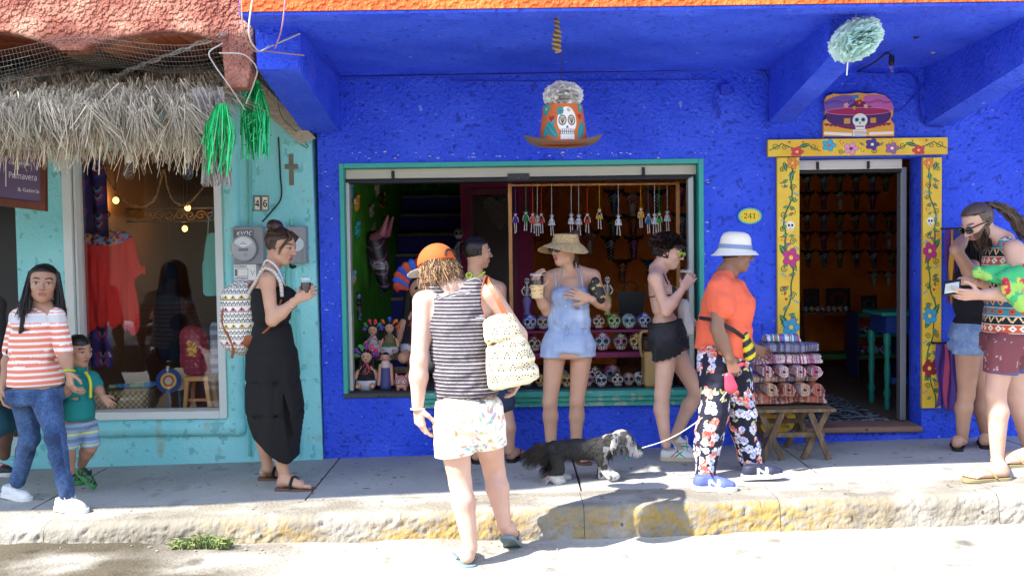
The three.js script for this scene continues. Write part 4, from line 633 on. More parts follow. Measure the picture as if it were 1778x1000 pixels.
const ls = []; for (let i = 0; i < 4; i++) { const d = 0.115 + i * 0.019, h = 0.098 - i * 0.0105; ls.push(tube([at(d, 0.03, h - 0.02), at(d + 0.003, 0, h + 0.006), at(d + 0.006, -0.03, h - 0.02)], 0.0035, 8, 5)); } ls.push(tube([at(0.112, 0, 0.108), at(0.105, 0.03, 0.115), at(0.125, 0.045, 0.085)], 0.003, 10, 5), tube([at(0.112, 0, 0.108), at(0.1, -0.03, 0.118), at(0.125, -0.046, 0.08)], 0.003, 10, 5));
part('laces', ls, o.lace ?? M(0xe6e6e6, 0.8), u); return at;
}
// strands of hair: roots -> list of polylines
strands(name, list, rough = 0.45) { return part(name, ribbons(list), vc(rough, { side: THREE.DoubleSide }), this.o); }
}
const hairc = (c, v = 0.35) => { const k = rr(1 - v, 1 + v); return c.map((x) => x * k); };
function clothTex(n, fn, rep) { return dtex(n, fn, rep); }
const weave = dtex(128, gray((u, v) => 0.5 + 0.25 * Math.sin(u * Math.PI * 2 * 32) * Math.sin(v * Math.PI * 2 * 32) + 0.25 * tn(u, v, 16, 2, 7)), 6, false);
const cm = (map, o = {}) => M(0xffffff, 0.9, { map, bumpMap: weave, bumpScale: 0.0008, ...o });
const denim = (c1, c2, sd = 1) => cm(dtex(256, (u, v) => { const a = tn(u, v, 5, 4, 100 + sd), b = tn(u, v, 90, 2, 101); return mixc(shex(c1), shex(c2), clamp(a * 1.8 - 0.4 + (b - 0.5) * 0.7)); }, 1.6));
function cup(label, at, h, r, o = {}) {    // clear plastic cup of iced coffee; at = bottom centre
const c = thing('drink_cup', label, 'cup', at), q = (g) => g.translate(at.x, at.y, at.z);
part('clear_cup', q(lathe([[0, 0.001], [r * 0.78, 0.001], [r * 0.8, 0.004], [r, h], [r * 1.04, h + 0.003], [r * 1.04, h + 0.008]], 28)), new THREE.MeshPhysicalMaterial({ color: 0xffffff, transmission: 1, roughness: 0.04, thickness: 0, side: THREE.DoubleSide }), c);
part('coffee', q(lathe([[0, 0.006], [r * 0.76, 0.006], [lerp(r * 0.78, r * 0.97, 0.8), h * 0.8], [0, h * 0.8]], 24)), M(0x2a140a, 0.25), c);
part('lid', q(lathe([[r * 1.045, h], [r * 1.07, h + 0.004], [r * 1.04, h + 0.014], [r * 0.7, h + 0.018], [0, h + 0.018]], 28)), new THREE.MeshPhysicalMaterial({ color: 0xffffff, transmission: 0.8, roughness: 0.15, thickness: 0, side: THREE.DoubleSide }), c);
if (o.sleeve) part('sleeve', q(lathe([[r * 0.84, h * 0.02], [r * 0.99, h * 0.6]], 28)), M(0xffffff, 0.85, { side: THREE.DoubleSide, map: ctex(256, 128, (k, w, hh) => { k.fillStyle = '#d9c08a'; k.fillRect(0, 0, w, hh); k.fillStyle = '#b5326f'; for (let i = 0; i < 14; i++) k.fillRect((i * 53) % w, (i * 29) % (hh - 20) + 8, 26, 7); }) }), c);
return c;
}
// ---------- people ----------
const above = (y) => (X, Y) => Y - y, below = (y) => (X, Y) => y - Y;      // keep under / keep over a height
const onG = (px, py, lift = 0.017) => { const g = G(px, py); g.y = gy(g.x) + lift; return g; };
const wr1 = (k = 13, a = 0.014) => (x, y, z) => (fb(x * k, y * k * 0.8, z * k, 3) - 0.5) * a;
const folds = (a = 0.012, k = 22) => (x, y, z) => (fb(x * k, y * 5, z * k, 2) - 0.5) * a + (fb(x * 9, y * 16, z * 9, 2) - 0.5) * a * 0.8;
const mStrapBlack = M(0x17161a, 0.7), mSoleBrown = M(0x6a5040, 0.85), mLeather = M(0x8a4a22, 0.5, { bumpMap: fineBump, bumpScale: 0.001 });
// woman in the striped top
{
const p = new Fig('woman in orange and white striped top and jeans walking past the shop window', 1.05, 28, SK.olive, G(75, 885));
p.body({ spine: [[66, 540, 0, 0.12, 0.075], [64, 572, 0.01, 0.142, 0.105], [62, 622, 0.01, 0.132, 0.098], [62, 672, 0, 0.15, 0.105], [64, 700, 0, 0.148, 0.1]], neck: [72, 526, 0.0], headBase: [74, 508, 0.02], arms: [[[32, 550, -0.06], [18, 608, -0.09], [6, 668, -0.03]], [[96, 550, 0.05], [110, 610, 0.07], [119, 646, 0.1]]], legs: [[[82, 700, 0.04], [94, 758, 0.14], [114, 856, 0.17]], [[44, 700, -0.05], [50, 762, -0.04], [30, 834, -0.12]]], ar: [0.047, 0.04, 0.026], lr: [0.062, 0.044, 0.03], calf: 0.04 });
p.head([74, 492, 0.03], 22, -2, -4, 0.222, { hair: [0.016, 0.012, 0.011], brow: 0.02 });
p.hand([119, 646, 0.1], V(0.15, -0.9, 0.2), V(0.6, -0.2, -0.6), 1, 0.6, 0.86); p.hand([6, 668, -0.03], V(0, -1, 0.1), V(1, 0, 0), 1, 0.5, 0.9);
p.finish();
const T = new Field(0.007, 0.02); p.torso(T, p.s.spine, 0.014); for (const a of p.s.arms) { T.cone(p.j([70, 538, 0.01]), p.j(a[0]), 0.044, 0.048).cone(p.j(a[0]), p.j(a[1]), 0.052, 0.05); }
const hem = P(60, 668, 1.05).y, nk = p.j([76, 518, 0.07]), yk = P(60, 558, 1.05).y;
T.cut(below(hem)).cut((x, y, z) => 0.068 - Math.hypot(x - nk.x, (y - nk.y) * 0.9, z - nk.z)); const o1 = [0.78, 0.22, 0.14], w1 = [0.86, 0.82, 0.8], g1 = [0.62, 0.6, 0.62];
p.cloth('striped_top', T, vc(0.9, { bumpMap: weave, bumpScale: 0.0012 }), folds(0.018), (x, y, z) => { const d = y - yk; if (d > 0 && d < 0.045) return g1; const f = d >= 0.045 ? 0.019 : 0.036, s = ((y + (fb(x * 6, y * 6, z * 6) - 0.5) * 0.012) / f) % 1; return (s < 0 ? s + 1 : s) < (d > 0 ? 0.35 : 0.56) ? o1 : w1; });
const J = new Field(0.008, 0.02); p.torso(J, p.s.spine.slice(3), 0.018); for (const a of p.s.legs) p.leg(J, a, 0.008, [0.074, 0.051, 0.037], 0.046); const feetY = [P(114, 862, 1.22).y];
p.cloth('jeans', J, denim(0x1f3358, 0x4f6f9c, 1), folds(0.02, 18));
const wp2 = { paint: (a, b, c) => (c < 0.03 ? [0.75, 0.72, 0.7] : a > 0.2 && c < 0.05 ? [0.85, 0.84, 0.82] : [0.78, 0.77, 0.76]), sole: M(0xe9e7e2, 0.6) };
p.shoe(onG(98, 886, 0.004), V(0.9, 0, 0.38), null, 0.235, wp2); p.shoe(onG(6, 864, 0.01), V(0.9, -0.06, 0.42), null, 0.235, wp2);
const H = p.cap((a, b, c) => Math.max(-0.55 - b, (c > 0.12 - Math.max(0, b - 0.2) * 0.2 ? (0.3 - b + (c - 0.25) * 0.3) : -0.2)), 0.05, 0.01); p.cloth('hair', H, M(0x14100f, 0.4), H.nz);
const L = [], { at } = p.hd; for (let i = 0; i < 1100; i++) { const s = rnd() < 0.5 ? -1 : 1, t = rnd(), x = s * rr(0.26, 0.43), z0 = rr(-0.42, 0.12); L.push({ pts: [at(x * 0.2 + s * 0.05, 0.5, z0 * 0.6), at(x * 0.85, 0.3, z0 * 0.9 - 0.02), at(x * 1.05, -0.1, z0), at(x * 1.15 + rr(-0.06, 0.06), -0.5, z0 + rr(-0.05, 0.1)), at(x * 1.25 + rr(-0.1, 0.1), rr(-1.0, -0.65), z0 + rr(0, 0.25))], w: rr(0.003, 0.007), c: hairc([0.016, 0.011, 0.01]), t: 0.5 }); }
p.strands('hair_strands', L);
part('backpack_strap', [tube([p.j([34, 525, 0.05]), p.j([38, 548, 0.12]), p.j([34, 580, 0.12]), p.j([22, 598, 0.06]), p.j([12, 612, -0.02])], 0.014, 24, 6).scale(1, 1, 1)], M(0x1c1418, 0.8, { map: ctex(64, 64, (c) => { c.fillStyle = '#fff'; c.fillRect(0, 0, 64, 64); c.fillStyle = '#d07080'; for (let i = 0; i < 4; i++) for (let j = 0; j < 4; j++) c.fillRect(i * 16 + 4, j * 16 + 4, 5, 5); }, 8) }), p.o);
part('bracelet', new THREE.TorusGeometry(0.028, 0.006, 8, 20).rotateX(1.3).translate(...p.j([120, 644, 0.1]).toArray()), M(0x9fbf2a, 0.6), p.o);
}
// boy
{
const p = new Fig('small boy in teal polo shirt and plaid shorts holding a hand', 0.85, 55, SK.olive, G(135, 838), { m: 0.62, cell: 0.008 });
p.body({ spine: [[136, 652, 0, 0.08, 0.055], [134, 690, 0.01, 0.088, 0.072], [134, 728, 0.01, 0.092, 0.078], [136, 744, 0, 0.092, 0.075]], neck: [137, 646, 0], headBase: [137, 632, 0.01], arms: [[[114, 655, 0.05], [113, 682, 0.13], [120, 668, 0.19]], [[158, 656, -0.05], [168, 672, -0.04], [176, 688, 0.0]]], legs: [[[122, 738, 0.04], [118, 782, 0.07], [121, 818, 0.03]], [[150, 738, -0.05], [156, 776, 0.0], [141, 806, -0.1]]], ar: [0.05, 0.042, 0.032], lr: [0.085, 0.062, 0.046], calf: 0.066 });
p.head([136, 609, 0.02], 62, 6, 0, 0.19, { hair: [0.014, 0.01, 0.01], brow: 0.02 });
p.hand([120, 668, 0.19], V(0.6, -0.4, 0.2), V(-0.3, 0.5, -0.6), -1, 0.5, 0.6); p.hand([176, 688, 0], V(0.7, -0.6, 0.2), V(0, -0.4, -0.8), 1, 0.4, 0.6); p.finish();
const T = new Field(0.006, 0.02); p.torso(T, p.s.spine, 0.012); for (const a of p.s.arms) { T.cone(p.j([136, 648, 0]), p.j(a[0]), 0.03, 0.042).cone(p.j(a[0]), p.j(a[0]).lerp(p.j(a[1]), 0.7), 0.042, 0.044); } T.cone(p.j([137, 648, 0.0]), p.j([138, 638, 0.01]), 0.043, 0.045, { k: 0.006 });
T.cut(below(P(135, 729, 0.85).y)); p.cloth('polo_shirt', T, M(0x0d7a78, 0.85, { bumpMap: weave, bumpScale: 0.001 }), folds(0.014));
const J = new Field(0.006, 0.02); p.torso(J, p.s.spine.slice(2), 0.016); for (const a of p.s.legs) J.cone(p.j(a[0]), p.j(a[0]).lerp(p.j(a[1]), 0.86), 0.064, 0.06); J.cut(below(P(135, 776, 0.85).y)).cut(above(P(135, 731, 0.85).y));
p.cloth('plaid_shorts', J, vc(0.9, { bumpMap: weave, bumpScale: 0.001 }), folds(0.014), (x, y, z) => { const u = ((x * 0.8 + z * 0.6) / 0.075 + 9) % 1, v = (y / 0.075 + 99) % 1; let c = [0.55, 0.72, 0.74]; if (u < 0.3) c = mixc(c, [0.06, 0.12, 0.3], 0.6); if (v < 0.3) c = mixc(c, [0.06, 0.12, 0.3], 0.6); if (Math.abs(u - 0.6) < 0.07 || Math.abs(v - 0.62) < 0.07) c = [0.62, 0.66, 0.2]; return c; });
const sh = { paint: (a, b, c) => (fb(a * 60, b * 60, c * 60, 2) > 0.55 ? [0.05, 0.16, 0.06] : [0.012, 0.014, 0.012]), sole: M(0x3a8a4a, 0.6), lace: mBlack };
p.shoe(onG(116, 838, 0.004), V(0.85, 0, 0.5), null, 0.16, sh); p.shoe(p.j([136, 812, -0.1]).add(V(-0.02, -0.03, 0)), V(0.75, -0.66, 0.1), V(0.6, 0.8, 0), 0.16, sh);
const H = p.cap((a, b, c) => Math.max(-0.28 - b, c > 0.1 ? 0.24 - b + Math.sin(a * 9) * 0.03 : -0.2), 0.045, 0.01); p.cloth('hair', H, M(0x120e0d, 0.45), H.nz);
part('yellow_strap', tube([p.j([147, 646, 0.05]), p.j([155, 660, 0.07]), p.j([156, 690, 0.06])], 0.009, 16, 6), M(0xc7c92a, 0.7), p.o);
}
// half-hidden walker at the edge
{
const p = new Fig('walker in blue shorts and black sports shoes following the striped top', 0.75, 60, SK.dark, G(-20, 830));
p.body({ spine: [[-40, 520, 0, 0.15, 0.09], [-40, 570, 0, 0.16, 0.11], [-38, 640, 0, 0.15, 0.1], [-36, 690, 0, 0.16, 0.11]], neck: [-40, 505, 0], headBase: [-38, 490, 0], arms: [[[-70, 530, -0.1], [-75, 600, -0.1], [-60, 660, 0]], [[-10, 530, 0.05], [-8, 600, 0.1], [-2, 668, 0.12]]], legs: [[[-20, 700, 0.05], [4, 745, 0.05], [6, 790, 0.0]], [[-55, 700, -0.05], [-60, 750, -0.05], [-70, 805, -0.1]]] });
p.head([-38, 468, 0.02], 60, 0, 0, 0.22, {}); p.hand([-2, 668, 0.12], V(0.1, -1, 0), V(-1, 0, 0), 1, 0.5, 0.9); p.hand([-60, 660, 0], V(0, -1, 0), V(1, 0, 0), -1, 0.5, 0.9); p.finish();
const T = new Field(0.011, 0.02); p.torso(T, p.s.spine, 0.014); for (const a of p.s.arms) T.cone(p.j([-40, 512, 0]), p.j(a[0]), 0.05, 0.058).cone(p.j(a[0]), p.j(a[1]), 0.06, 0.056); p.cloth('shirt', T, M(0x34302e, 0.9));
const J = new Field(0.009, 0.02); p.torso(J, p.s.spine.slice(2), 0.016); for (const a of p.s.legs) J.cone(p.j(a[0]), p.j(a[0]).lerp(p.j(a[1]), 0.8), 0.1, 0.09); p.cloth('shorts', J, M(0x1d4a58, 0.9), folds(0.014));
const sh = { paint: (a, b, c) => (a > 0.1 && a < 0.18 && ((a * 55) % 1) < 0.45 ? [0.8, 0.8, 0.8] : c > 0.075 ? [0.5, 0.03, 0.05] : [0.02, 0.02, 0.022]), sole: M(0xd8d8d4, 0.6) };
p.shoe(onG(-28, 824, 0.004), V(0.95, 0, 0.3), null, 0.26, sh); p.shoe(onG(-105, 815, 0.02), V(0.95, 0, 0.2), null, 0.26, sh);
const H = p.cap((a, b, c) => Math.max(-0.2 - b, c > 0.1 ? 0.24 - b : -0.2), 0.03, 0.01); p.cloth('hair', H, M(0x120e0d, 0.5), H.nz);
}
// woman in the black dress
{
const p = new Fig('woman in long black dress with backpack holding iced coffee beside the meter', 0.78, 84, SK.tan, G(490, 850));
p.body({ spine: [[467, 482, 0, 0.135, 0.075], [470, 516, 0, 0.145, 0.112], [471, 560, 0, 0.13, 0.098], [471, 612, 0, 0.165, 0.132], [471, 640, 0, 0.165, 0.13]], neck: [466, 470, 0], headBase: [476, 450, 0], nk: 0.9, arms: [[[464, 488, 0.15], [472, 556, 0.19], [515, 520, 0.17]], [[468, 488, -0.15], [480, 560, -0.19], [486, 620, -0.16]]], legs: [[[480, 650, 0.08], [478, 738, 0.09], [493, 824, 0.09]], [[462, 650, -0.08], [456, 730, -0.08], [464, 812, -0.08]]], ar: [0.046, 0.038, 0.025], lr: [0.062, 0.048, 0.034], calf: 0.052, balls: [[[497, 520, 0.06], 0.06], [[497, 520, -0.06], 0.06]] });
p.head([487, 427, 0], 76, 14, 0, 0.222, { hair: [0.05, 0.026, 0.017], lip: [0.42, 0.12, 0.12] });
p.hand([515, 520, 0.17], V(0.85, 0.42, -0.25), V(-0.2, 0.15, -1), 1, 0.55, 0.92, { thumb: 0.9 }); p.hand([486, 620, -0.16], V(0.1, -1, 0), V(0, 0, 1), 1, 0.4, 0.9);
const h1 = onG(480, 851), h2 = onG(450, 833); p.foot(h1, V(1, 0, 0.12), undefined, 0.235, p.j([493, 824, 0.09])); p.foot(h2, V(1, 0, 0.02), undefined, 0.235, p.j([464, 812, -0.08])); p.finish();
p.sandal(h1, V(1, 0, 0.12), null, 0.235, mSoleBrown, mStrapBlack, 'wide'); p.sandal(h2, V(1, 0, 0.02), null, 0.235, mSoleBrown, mStrapBlack, 'wide');
const D = new Field(0.008, 0.02), hx = (x) => 889 + x / S(0.78);
p.torso(D, [[469, 498, 0, 0.145, 0.1], ...p.s.spine.slice(1, 4)], 0.014); for (const [b, r] of p.s.balls) D.ball(p.j(b), r + 0.012);
p.torso(D, [[471, 606, 0, 0.186, 0.146], [473, 660, 0, 0.2, 0.156], [476, 715, 0, 0.21, 0.168], [480, 812, 0, 0.2, 0.15]], 0.008);
const hp = [[415, 690], [426, 703], [434, 728], [446, 752], [470, 775], [488, 792], [500, 798], [504, 797], [507, 770], [512, 745], [520, 712], [526, 704], [560, 690]], hy = (px) => { let i = 0; while (i < hp.length - 2 && hp[i + 1][0] < px) i++; return lerp(hp[i][1], hp[i + 1][1], clamp((px - hp[i][0]) / (hp[i + 1][0] - hp[i][0]))); };
D.cut((x, y, z) => { const px = hx(x); return P(px, hy(px), 0.78).y - y; }).cut(above(P(470, 497, 0.78).y));
const sl = p.j([494, 705, 0.15]); D.cut((x, y, z) => (z > 0.78 + 0.1 && y < sl.y + 0.1 ? (0.016 * clamp((sl.y + 0.1 - y) * 7) - Math.abs(x - sl.x - (sl.y - y) * 0.12)) : -1));
p.cloth('black_dress', D, M(0x0b0b0d, 0.9, { bumpMap: weave, bumpScale: 0.0008 }), (x, y, z) => (fb(x * 20, y * 3, z * 20, 2) - 0.5) * (y < sl.y + 0.25 ? 0.026 : 0.01));
part('dress_strap', [tube([p.j([447, 505, 0.06]), p.j([458, 474, 0.09]), p.j([470, 470, 0.09]), p.j([486, 490, 0.1]), p.j([496, 508, 0.08])], 0.013, 24, 6)], M(0x0b0b0d, 0.9), p.o);
part('halter_strap', [tube([p.j([456, 462, 0.03]), p.j([462, 452, 0.055]), p.j([478, 462, 0.07]), p.j([488, 482, 0.09]), p.j([494, 500, 0.08])], 0.006, 24, 6), tube([p.j([456, 462, 0.03]), p.j([447, 478, 0.02]), p.j([444, 498, 0.02])], 0.005, 16, 6)], M(0xdfe6f0, 0.7), p.o);
const { at } = p.hd, H = p.cap((a, b, c) => Math.max(-0.32 - b + (c + 0.3) * 0.1, c > 0.02 ? 0.2 + (c - 0.1) * 0.5 - b : (Math.abs(a) > 0.3 && c > -0.16 && b < 0.12 ? 0.05 : -0.2)), 0.035, 0.008); H.ell(at(0, 0.5, -0.3), [0.05, 0.042, 0.052], [p.hd.X, p.hd.U, p.hd.N], { k: 0.01 }); p.cloth('hair', H, M(0x3a2218, 0.42), H.nz);
const L = []; for (let i = 0; i < 300; i++) { const a = rr(-0.37, 0.37); const z0 = rr(-0.35, 0.3); L.push({ pts: [at(a * 0.9, 0.36 + (0.37 - Math.abs(a)) * 0.3, z0 * 0.5 + 0.1), at(a * 1.0, 0.3, z0 * 0.8 - 0.1), at(a * 0.7, 0.44, -0.3), at(rr(-0.15, 0.15), 0.5 + rr(-0.1, 0.16), -0.3 + rr(-0.15, 0.12))], w: 0.006, c: hairc(rnd() < 0.25 ? [0.2, 0.1, 0.055] : [0.06, 0.03, 0.018]), t: 0.6 }); }
for (let i = 0; i < 130; i++) { const s = rnd() < 0.6 ? 1 : -1, a = s * rr(0.05, 0.33); L.push({ pts: [at(a * 0.5, 0.47, 0.16), at(a, 0.33, 0.33), at(a * 1.1, 0.08, 0.34 - Math.abs(a) * 0.4), at(a * 1.12, rr(-0.25, -0.02), 0.28 - Math.abs(a) * 0.5)], w: 0.005, c: hairc([0.08, 0.04, 0.022]), t: 0.5 }); }
p.strands('hair_strands', L);
part('bun_tie', new THREE.TorusGeometry(0.03, 0.008, 8, 20).rotateX(1.57).applyQuaternion(new THREE.Quaternion().setFromUnitVectors(V(0, 1, 0), V().subVectors(at(0, 0.5, -0.3), at(0, 0.38, -0.18)).normalize())).translate(...at(0, 0.42, -0.22).toArray()), M(0xd6dce2, 0.7), p.o);
// sunglasses hung under the chin
part('hanging_sunglasses', [tube([at(0.36, 0.0, -0.02), at(0.36, -0.2, 0.12), at(0.3, -0.46, 0.2)], 0.004, 16, 5), tube([at(0.3, -0.46, 0.2), at(0.2, -0.5, 0.35), at(0, -0.52, 0.5), at(-0.1, -0.5, 0.52)], 0.006, 16, 5), ball(at(0.12, -0.5, 0.42), 0.02, 1.2, 0.6, 1)], M(0x0a0a0a, 0.2), p.o);
part('bracelet', new THREE.TorusGeometry(0.03, 0.0028, 8, 24).rotateY(1.1).rotateZ(0.6).translate(...p.j([508, 527, 0.175]).toArray()), M(0xd8d8d8, 0.25, { metalness: 0.9 }), p.o);
const c = p.j([531, 510, 0.145]); cup('plastic cup of iced coffee held by woman in black dress', V(c.x, c.y, c.z), 0.085, 0.033);
}
{ // patterned backpack
const z = 0.78, b = thing('backpack', 'black and white patterned backpack with brown leather pocket on the black dress', 'backpack', P(418, 606, z)), q = (x, y, dz = 0) => P(x, y, z + dz), F = new Field(0.007, 0.02);
F.cone(q(414, 522), q(414, 580), 0.125, 0.128, { f: V(1, 0, 0.25).normalize(), s: 0.85, s2: 0.95 }).cone(q(424, 512), q(424, 590), 0.09, 0.1);
const pat = ctex(512, 512, (c, w, h) => { c.fillStyle = '#e9e6dc'; c.fillRect(0, 0, w, h); let y = 0, k = 0; while (y < h) { const hh = [10, 34, 8, 44, 12, 30][k % 6]; c.fillStyle = '#151515'; if (k % 6 === 0 || k % 6 === 2) c.fillRect(0, y, w, 4); else if (k % 6 === 4) for (let x = 0; x < w; x += 12) c.fillRect(x, y, 6, hh - 4); else if (k % 6 === 3) { for (let x = 0; x < w; x += 64) { c.fillStyle = (k / 6 | 0) % 2 ? '#c9a83a' : '#b8638f'; c.beginPath(); c.moveTo(x + 6, y + hh - 6); c.lineTo(x + 32, y + 4); c.lineTo(x + 58, y + hh - 6); c.fill(); c.fillStyle = '#151515'; c.fillRect(x + 26, y + 18, 12, 12); c.fillRect(x, y + hh - 5, 64, 3); } } else for (let x = 0; x < w; x += 32) { c.lineWidth = 5; c.strokeStyle = '#151515'; c.beginPath(); c.moveTo(x, y + hh - 4); c.lineTo(x + 10, y + 5); c.lineTo(x + 20, y + hh - 4); c.lineTo(x + 32, y + 8); c.stroke(); } y += hh; k++; } }, 2.6);
part('bag', F.mesh({ noise: wr1(12, 0.02) }), cm(pat), b);
part('flap', new Field(0.006, 0.02).cone(q(436, 500), q(450, 512), 0.035, 0.03, { f: V(0, 0, 1), s: 2, s2: 2 }).mesh(), mLeather, b);
part('pocket', new Field(0.006, 0.02).cone(q(428, 588, 0.06), q(440, 582, 0.07), 0.062, 0.05, { f: V(0, 0, 1), s: 0.9 }).cut(above(P(430, 592, z + 0.1).y + 0.035)).mesh(), mLeather, b);
part('strap', [tube([q(432, 508, 0.09), q(444, 488, 0.13), q(458, 466, 0.13), q(472, 470, 0.14), q(486, 490, 0.15), q(489, 515, 0.14)], 0.012, 40, 8).scale(1, 1, 1)], cm(pat), b);
part('side_strap', tube([q(404, 510, 0.1), q(388, 535, 0.1), q(386, 560, 0.1), q(398, 588, 0.12), q(404, 602, 0.1), q(402, 622, 0.1)], 0.009, 30, 6), mLeather, b); part('shoulder_strap', tube([q(488, 520, 0.14), q(476, 556, 0.16), q(452, 582, 0.14), q(438, 590, 0.1)], 0.008, 30, 6), mLeather, b);
}
// man with the tote bag
{
const fL = G(817, 987, ROADY), z = fL.z - 0.12;
const p = new Fig('man in dark striped tank top and pale print shorts stepping onto the kerb', z, 186, SK.light, V(fL.x, fL.y, z));
p.body({ spine: [[794, 512, -0.09, 0.15, 0.085], [800, 556, -0.07, 0.17, 0.115], [808, 630, -0.03, 0.15, 0.105], [813, 692, 0.0, 0.15, 0.1], [814, 740, 0.0, 0.158, 0.112]], neck: [784, 500, -0.1], headBase: [770, 480, -0.14], nk: 1.15, arms: [[[735, 524, -0.06], [728, 626, 0.02], [725, 706, 0.04]], [[850, 512, -0.08], [900, 582, -0.1], [905, 640, -0.22]]], legs: [[[786, 745, 0.02], [799, 838, 0.02], [817, 952, 0.1]], [[844, 742, -0.02], [858, 818, -0.16], [876, 912, -0.1]]], ar: [0.056, 0.047, 0.03], lr: [0.09, 0.057, 0.036], calf: 0.06 });
p.head([757, 466, -0.15], -128, 22, 6, 0.235, { hair: [0.16, 0.09, 0.045], beard: [0.12, 0.065, 0.035] });
p.hand([725, 706, 0.04], V(0.1, -1, -0.05), V(0.7, 0, -0.6), 1, [0.35, 0.5, 0.6, 0.7], 1.02); p.hand([905, 640, -0.22], V(-0.2, -1, 0), V(-1, 0, 0), -1, 0.4, 1);
const hl = V(fL.x - 0.005, fL.y + 0.022, fL.z + 0.02); p.foot(hl, V(-0.22, 0, -1), undefined, 0.265, p.j([817, 952, 0.1]));
const hr = p.j([880, 930, -0.06]), du = V(0.15, -0.5, -0.84).normalize(), uu = V(0.05, 0.86, -0.5); p.foot(hr, du, uu, 0.26, p.j([876, 912, -0.1])); p.finish();
p.sandal(hl, V(-0.22, 0, -1), null, 0.27, M(0x6b7f86, 0.8), M(0x5a6a70, 0.7)); p.sandal(hr, du, uu, 0.265, M(0x6b7f86, 0.8), M(0x5a6a70, 0.7));
const T = new Field(0.008, 0.02); p.torso(T, p.s.spine, 0.018); T.cone(p.j([758, 506, -0.09]), p.j([826, 502, -0.09]), 0.052, 0.052).cone(p.j([758, 506, -0.09]), p.j([762, 560, -0.06]), 0.05, 0.06).cone(p.j([828, 502, -0.09]), p.j([836, 556, -0.07]), 0.05, 0.06);
const nk = p.j([784, 486, -0.08]), hA = P(756, 727, z).y, hB = P(872, 696, z).y, xA = P(756, 727, z).x, xB = P(872, 696, z).x;
T.cut((x, y, zz) => lerp(hA, hB, (x - xA) / (xB - xA)) + 0.01 * Math.sin(x * 30) - y).cut((x, y, zz) => 0.075 - Math.hypot(x - nk.x, y - nk.y, zz - nk.z)); for (const [s, r] of [[[733, 532, -0.06], 0.066], [[858, 524, -0.08], 0.066]]) { const c = p.j(s); T.cut((x, y, zz) => r - Math.hypot(x - c.x, (y - c.y) * 0.75)); }
const stripe = dtex(256, (u, v) => { const s = (v * 16) % 1, n = tn(u, v, 30, 3, 120); return s < 0.2 ? mixc(shex(0x8f8a90), shex(0xbab4b4), n) : mixc(shex(0x2f2a31), shex(0x47414a), n); }, 3.4);
p.cloth('striped_tank_top', T, cm(stripe), (x, y, zz) => (fb(x * 10, y * 10, zz * 10, 3) - 0.5) * 0.03 + (fb(x * 7 + y * 16, y * 20 - x * 10, zz * 6, 2) - 0.5) * (y < hB + 0.2 ? 0.028 : 0.01));
const print = ctex(512, 512, (c, w, h) => { c.fillStyle = '#efe6d8'; c.fillRect(0, 0, w, h); for (let i = 0; i < 150; i++) { c.save(); c.translate(rnd() * w, rnd() * h); c.rotate(rnd() * 6); c.fillStyle = pick(['#e09a78', '#8fbf98', '#e2c45a', '#b59ac0', '#86b8c4', '#e08868']); c.globalAlpha = 0.8; c.beginPath(); c.ellipse(0, 0, rr(9, 22), rr(5, 10), 0, 0, 7); c.fill(); c.strokeStyle = '#9aa88a'; c.lineWidth = 3; c.beginPath(); c.moveTo(0, 0); c.lineTo(26, 8); c.stroke(); c.restore(); } }, 2.2);
const J = new Field(0.008, 0.02); p.torso(J, [[813, 690, 0, 0.155, 0.105], [814, 745, 0, 0.165, 0.12]], 0.018); const [ll, rl] = p.s.legs; J.cone(p.j([786, 742, 0.02]), p.j([790, 800, 0.02]), 0.105, 0.106).cone(p.j([842, 740, -0.02]), p.j([850, 790, -0.1]), 0.105, 0.1);
J.cut((x, y, zz) => lerp(P(754, 793, z).y, P(876, 778, z).y, (x - xA) / (xB - xA)) - y); p.cloth('print_shorts', J, cm(print), folds(0.02, 16));
const { at, loc } = p.hd, C = p.cap((a, b, c) => 0.1 + c * 0.12 - b, 0.06, 0.002); p.cloth('cap_crown', C, M(0xc2541c, 0.85, { bumpMap: weave, bumpScale: 0.001 }), () => 0);
p.cloth('cap_brim', new Field(0.004, 0.01).ell(at(0, 0.1, 0.5), [0.3 * 0.235, 0.03 * 0.235, 0.34 * 0.235], p.hd.ax).cut((x, y, zz) => (0.3 - loc(x, y, zz)[2]) * 0.235), M(0xb9b6b0, 0.85), () => 0);
part('cap_opening', new THREE.TorusGeometry(0.036, 0.007, 8, 20, Math.PI).applyQuaternion(new THREE.Quaternion().setFromRotationMatrix(new THREE.Matrix4().makeBasis(p.hd.X, p.hd.U, p.hd.N))).translate(...at(0, 0.1, -0.5).toArray()), M(0x3a2010, 0.8), p.o);
const L = []; for (let i = 0; i < 1500; i++) { const th = rr(0.5, 5.8), r = rr(0.36, 0.43), a = Math.sin(th) * r * 0.9, c = Math.cos(th) * r - 0.05; let q = at(a, rr(-0.12, 0.14), -Math.abs(c) * (Math.cos(th) > 0 ? -1 : 1)); const pts = [q]; for (let k = 0; k < 4; k++) { q = q.clone().addScaledVector(p.hd.U, rr(-0.035, 0.0)).add(V(rr(-0.016, 0.016), rr(-0.01, 0.005), rr(-0.016, 0.016))); pts.push(q); } if (loc(pts[0].x, pts[0].y, pts[0].z)[2] < 0.18) L.push({ pts, w: rr(0.003, 0.006), c: hairc([0.26, 0.145, 0.068], 0.55), t: 0.5 }); }
p.strands('curly_hair', L); const H = p.cap((a, b, c) => Math.max(-0.2 - b, b - 0.16, c - 0.1), 0.03, 0.02, 40); p.cloth('hair_base', H, M(0x6a4224, 0.6), H.nz);
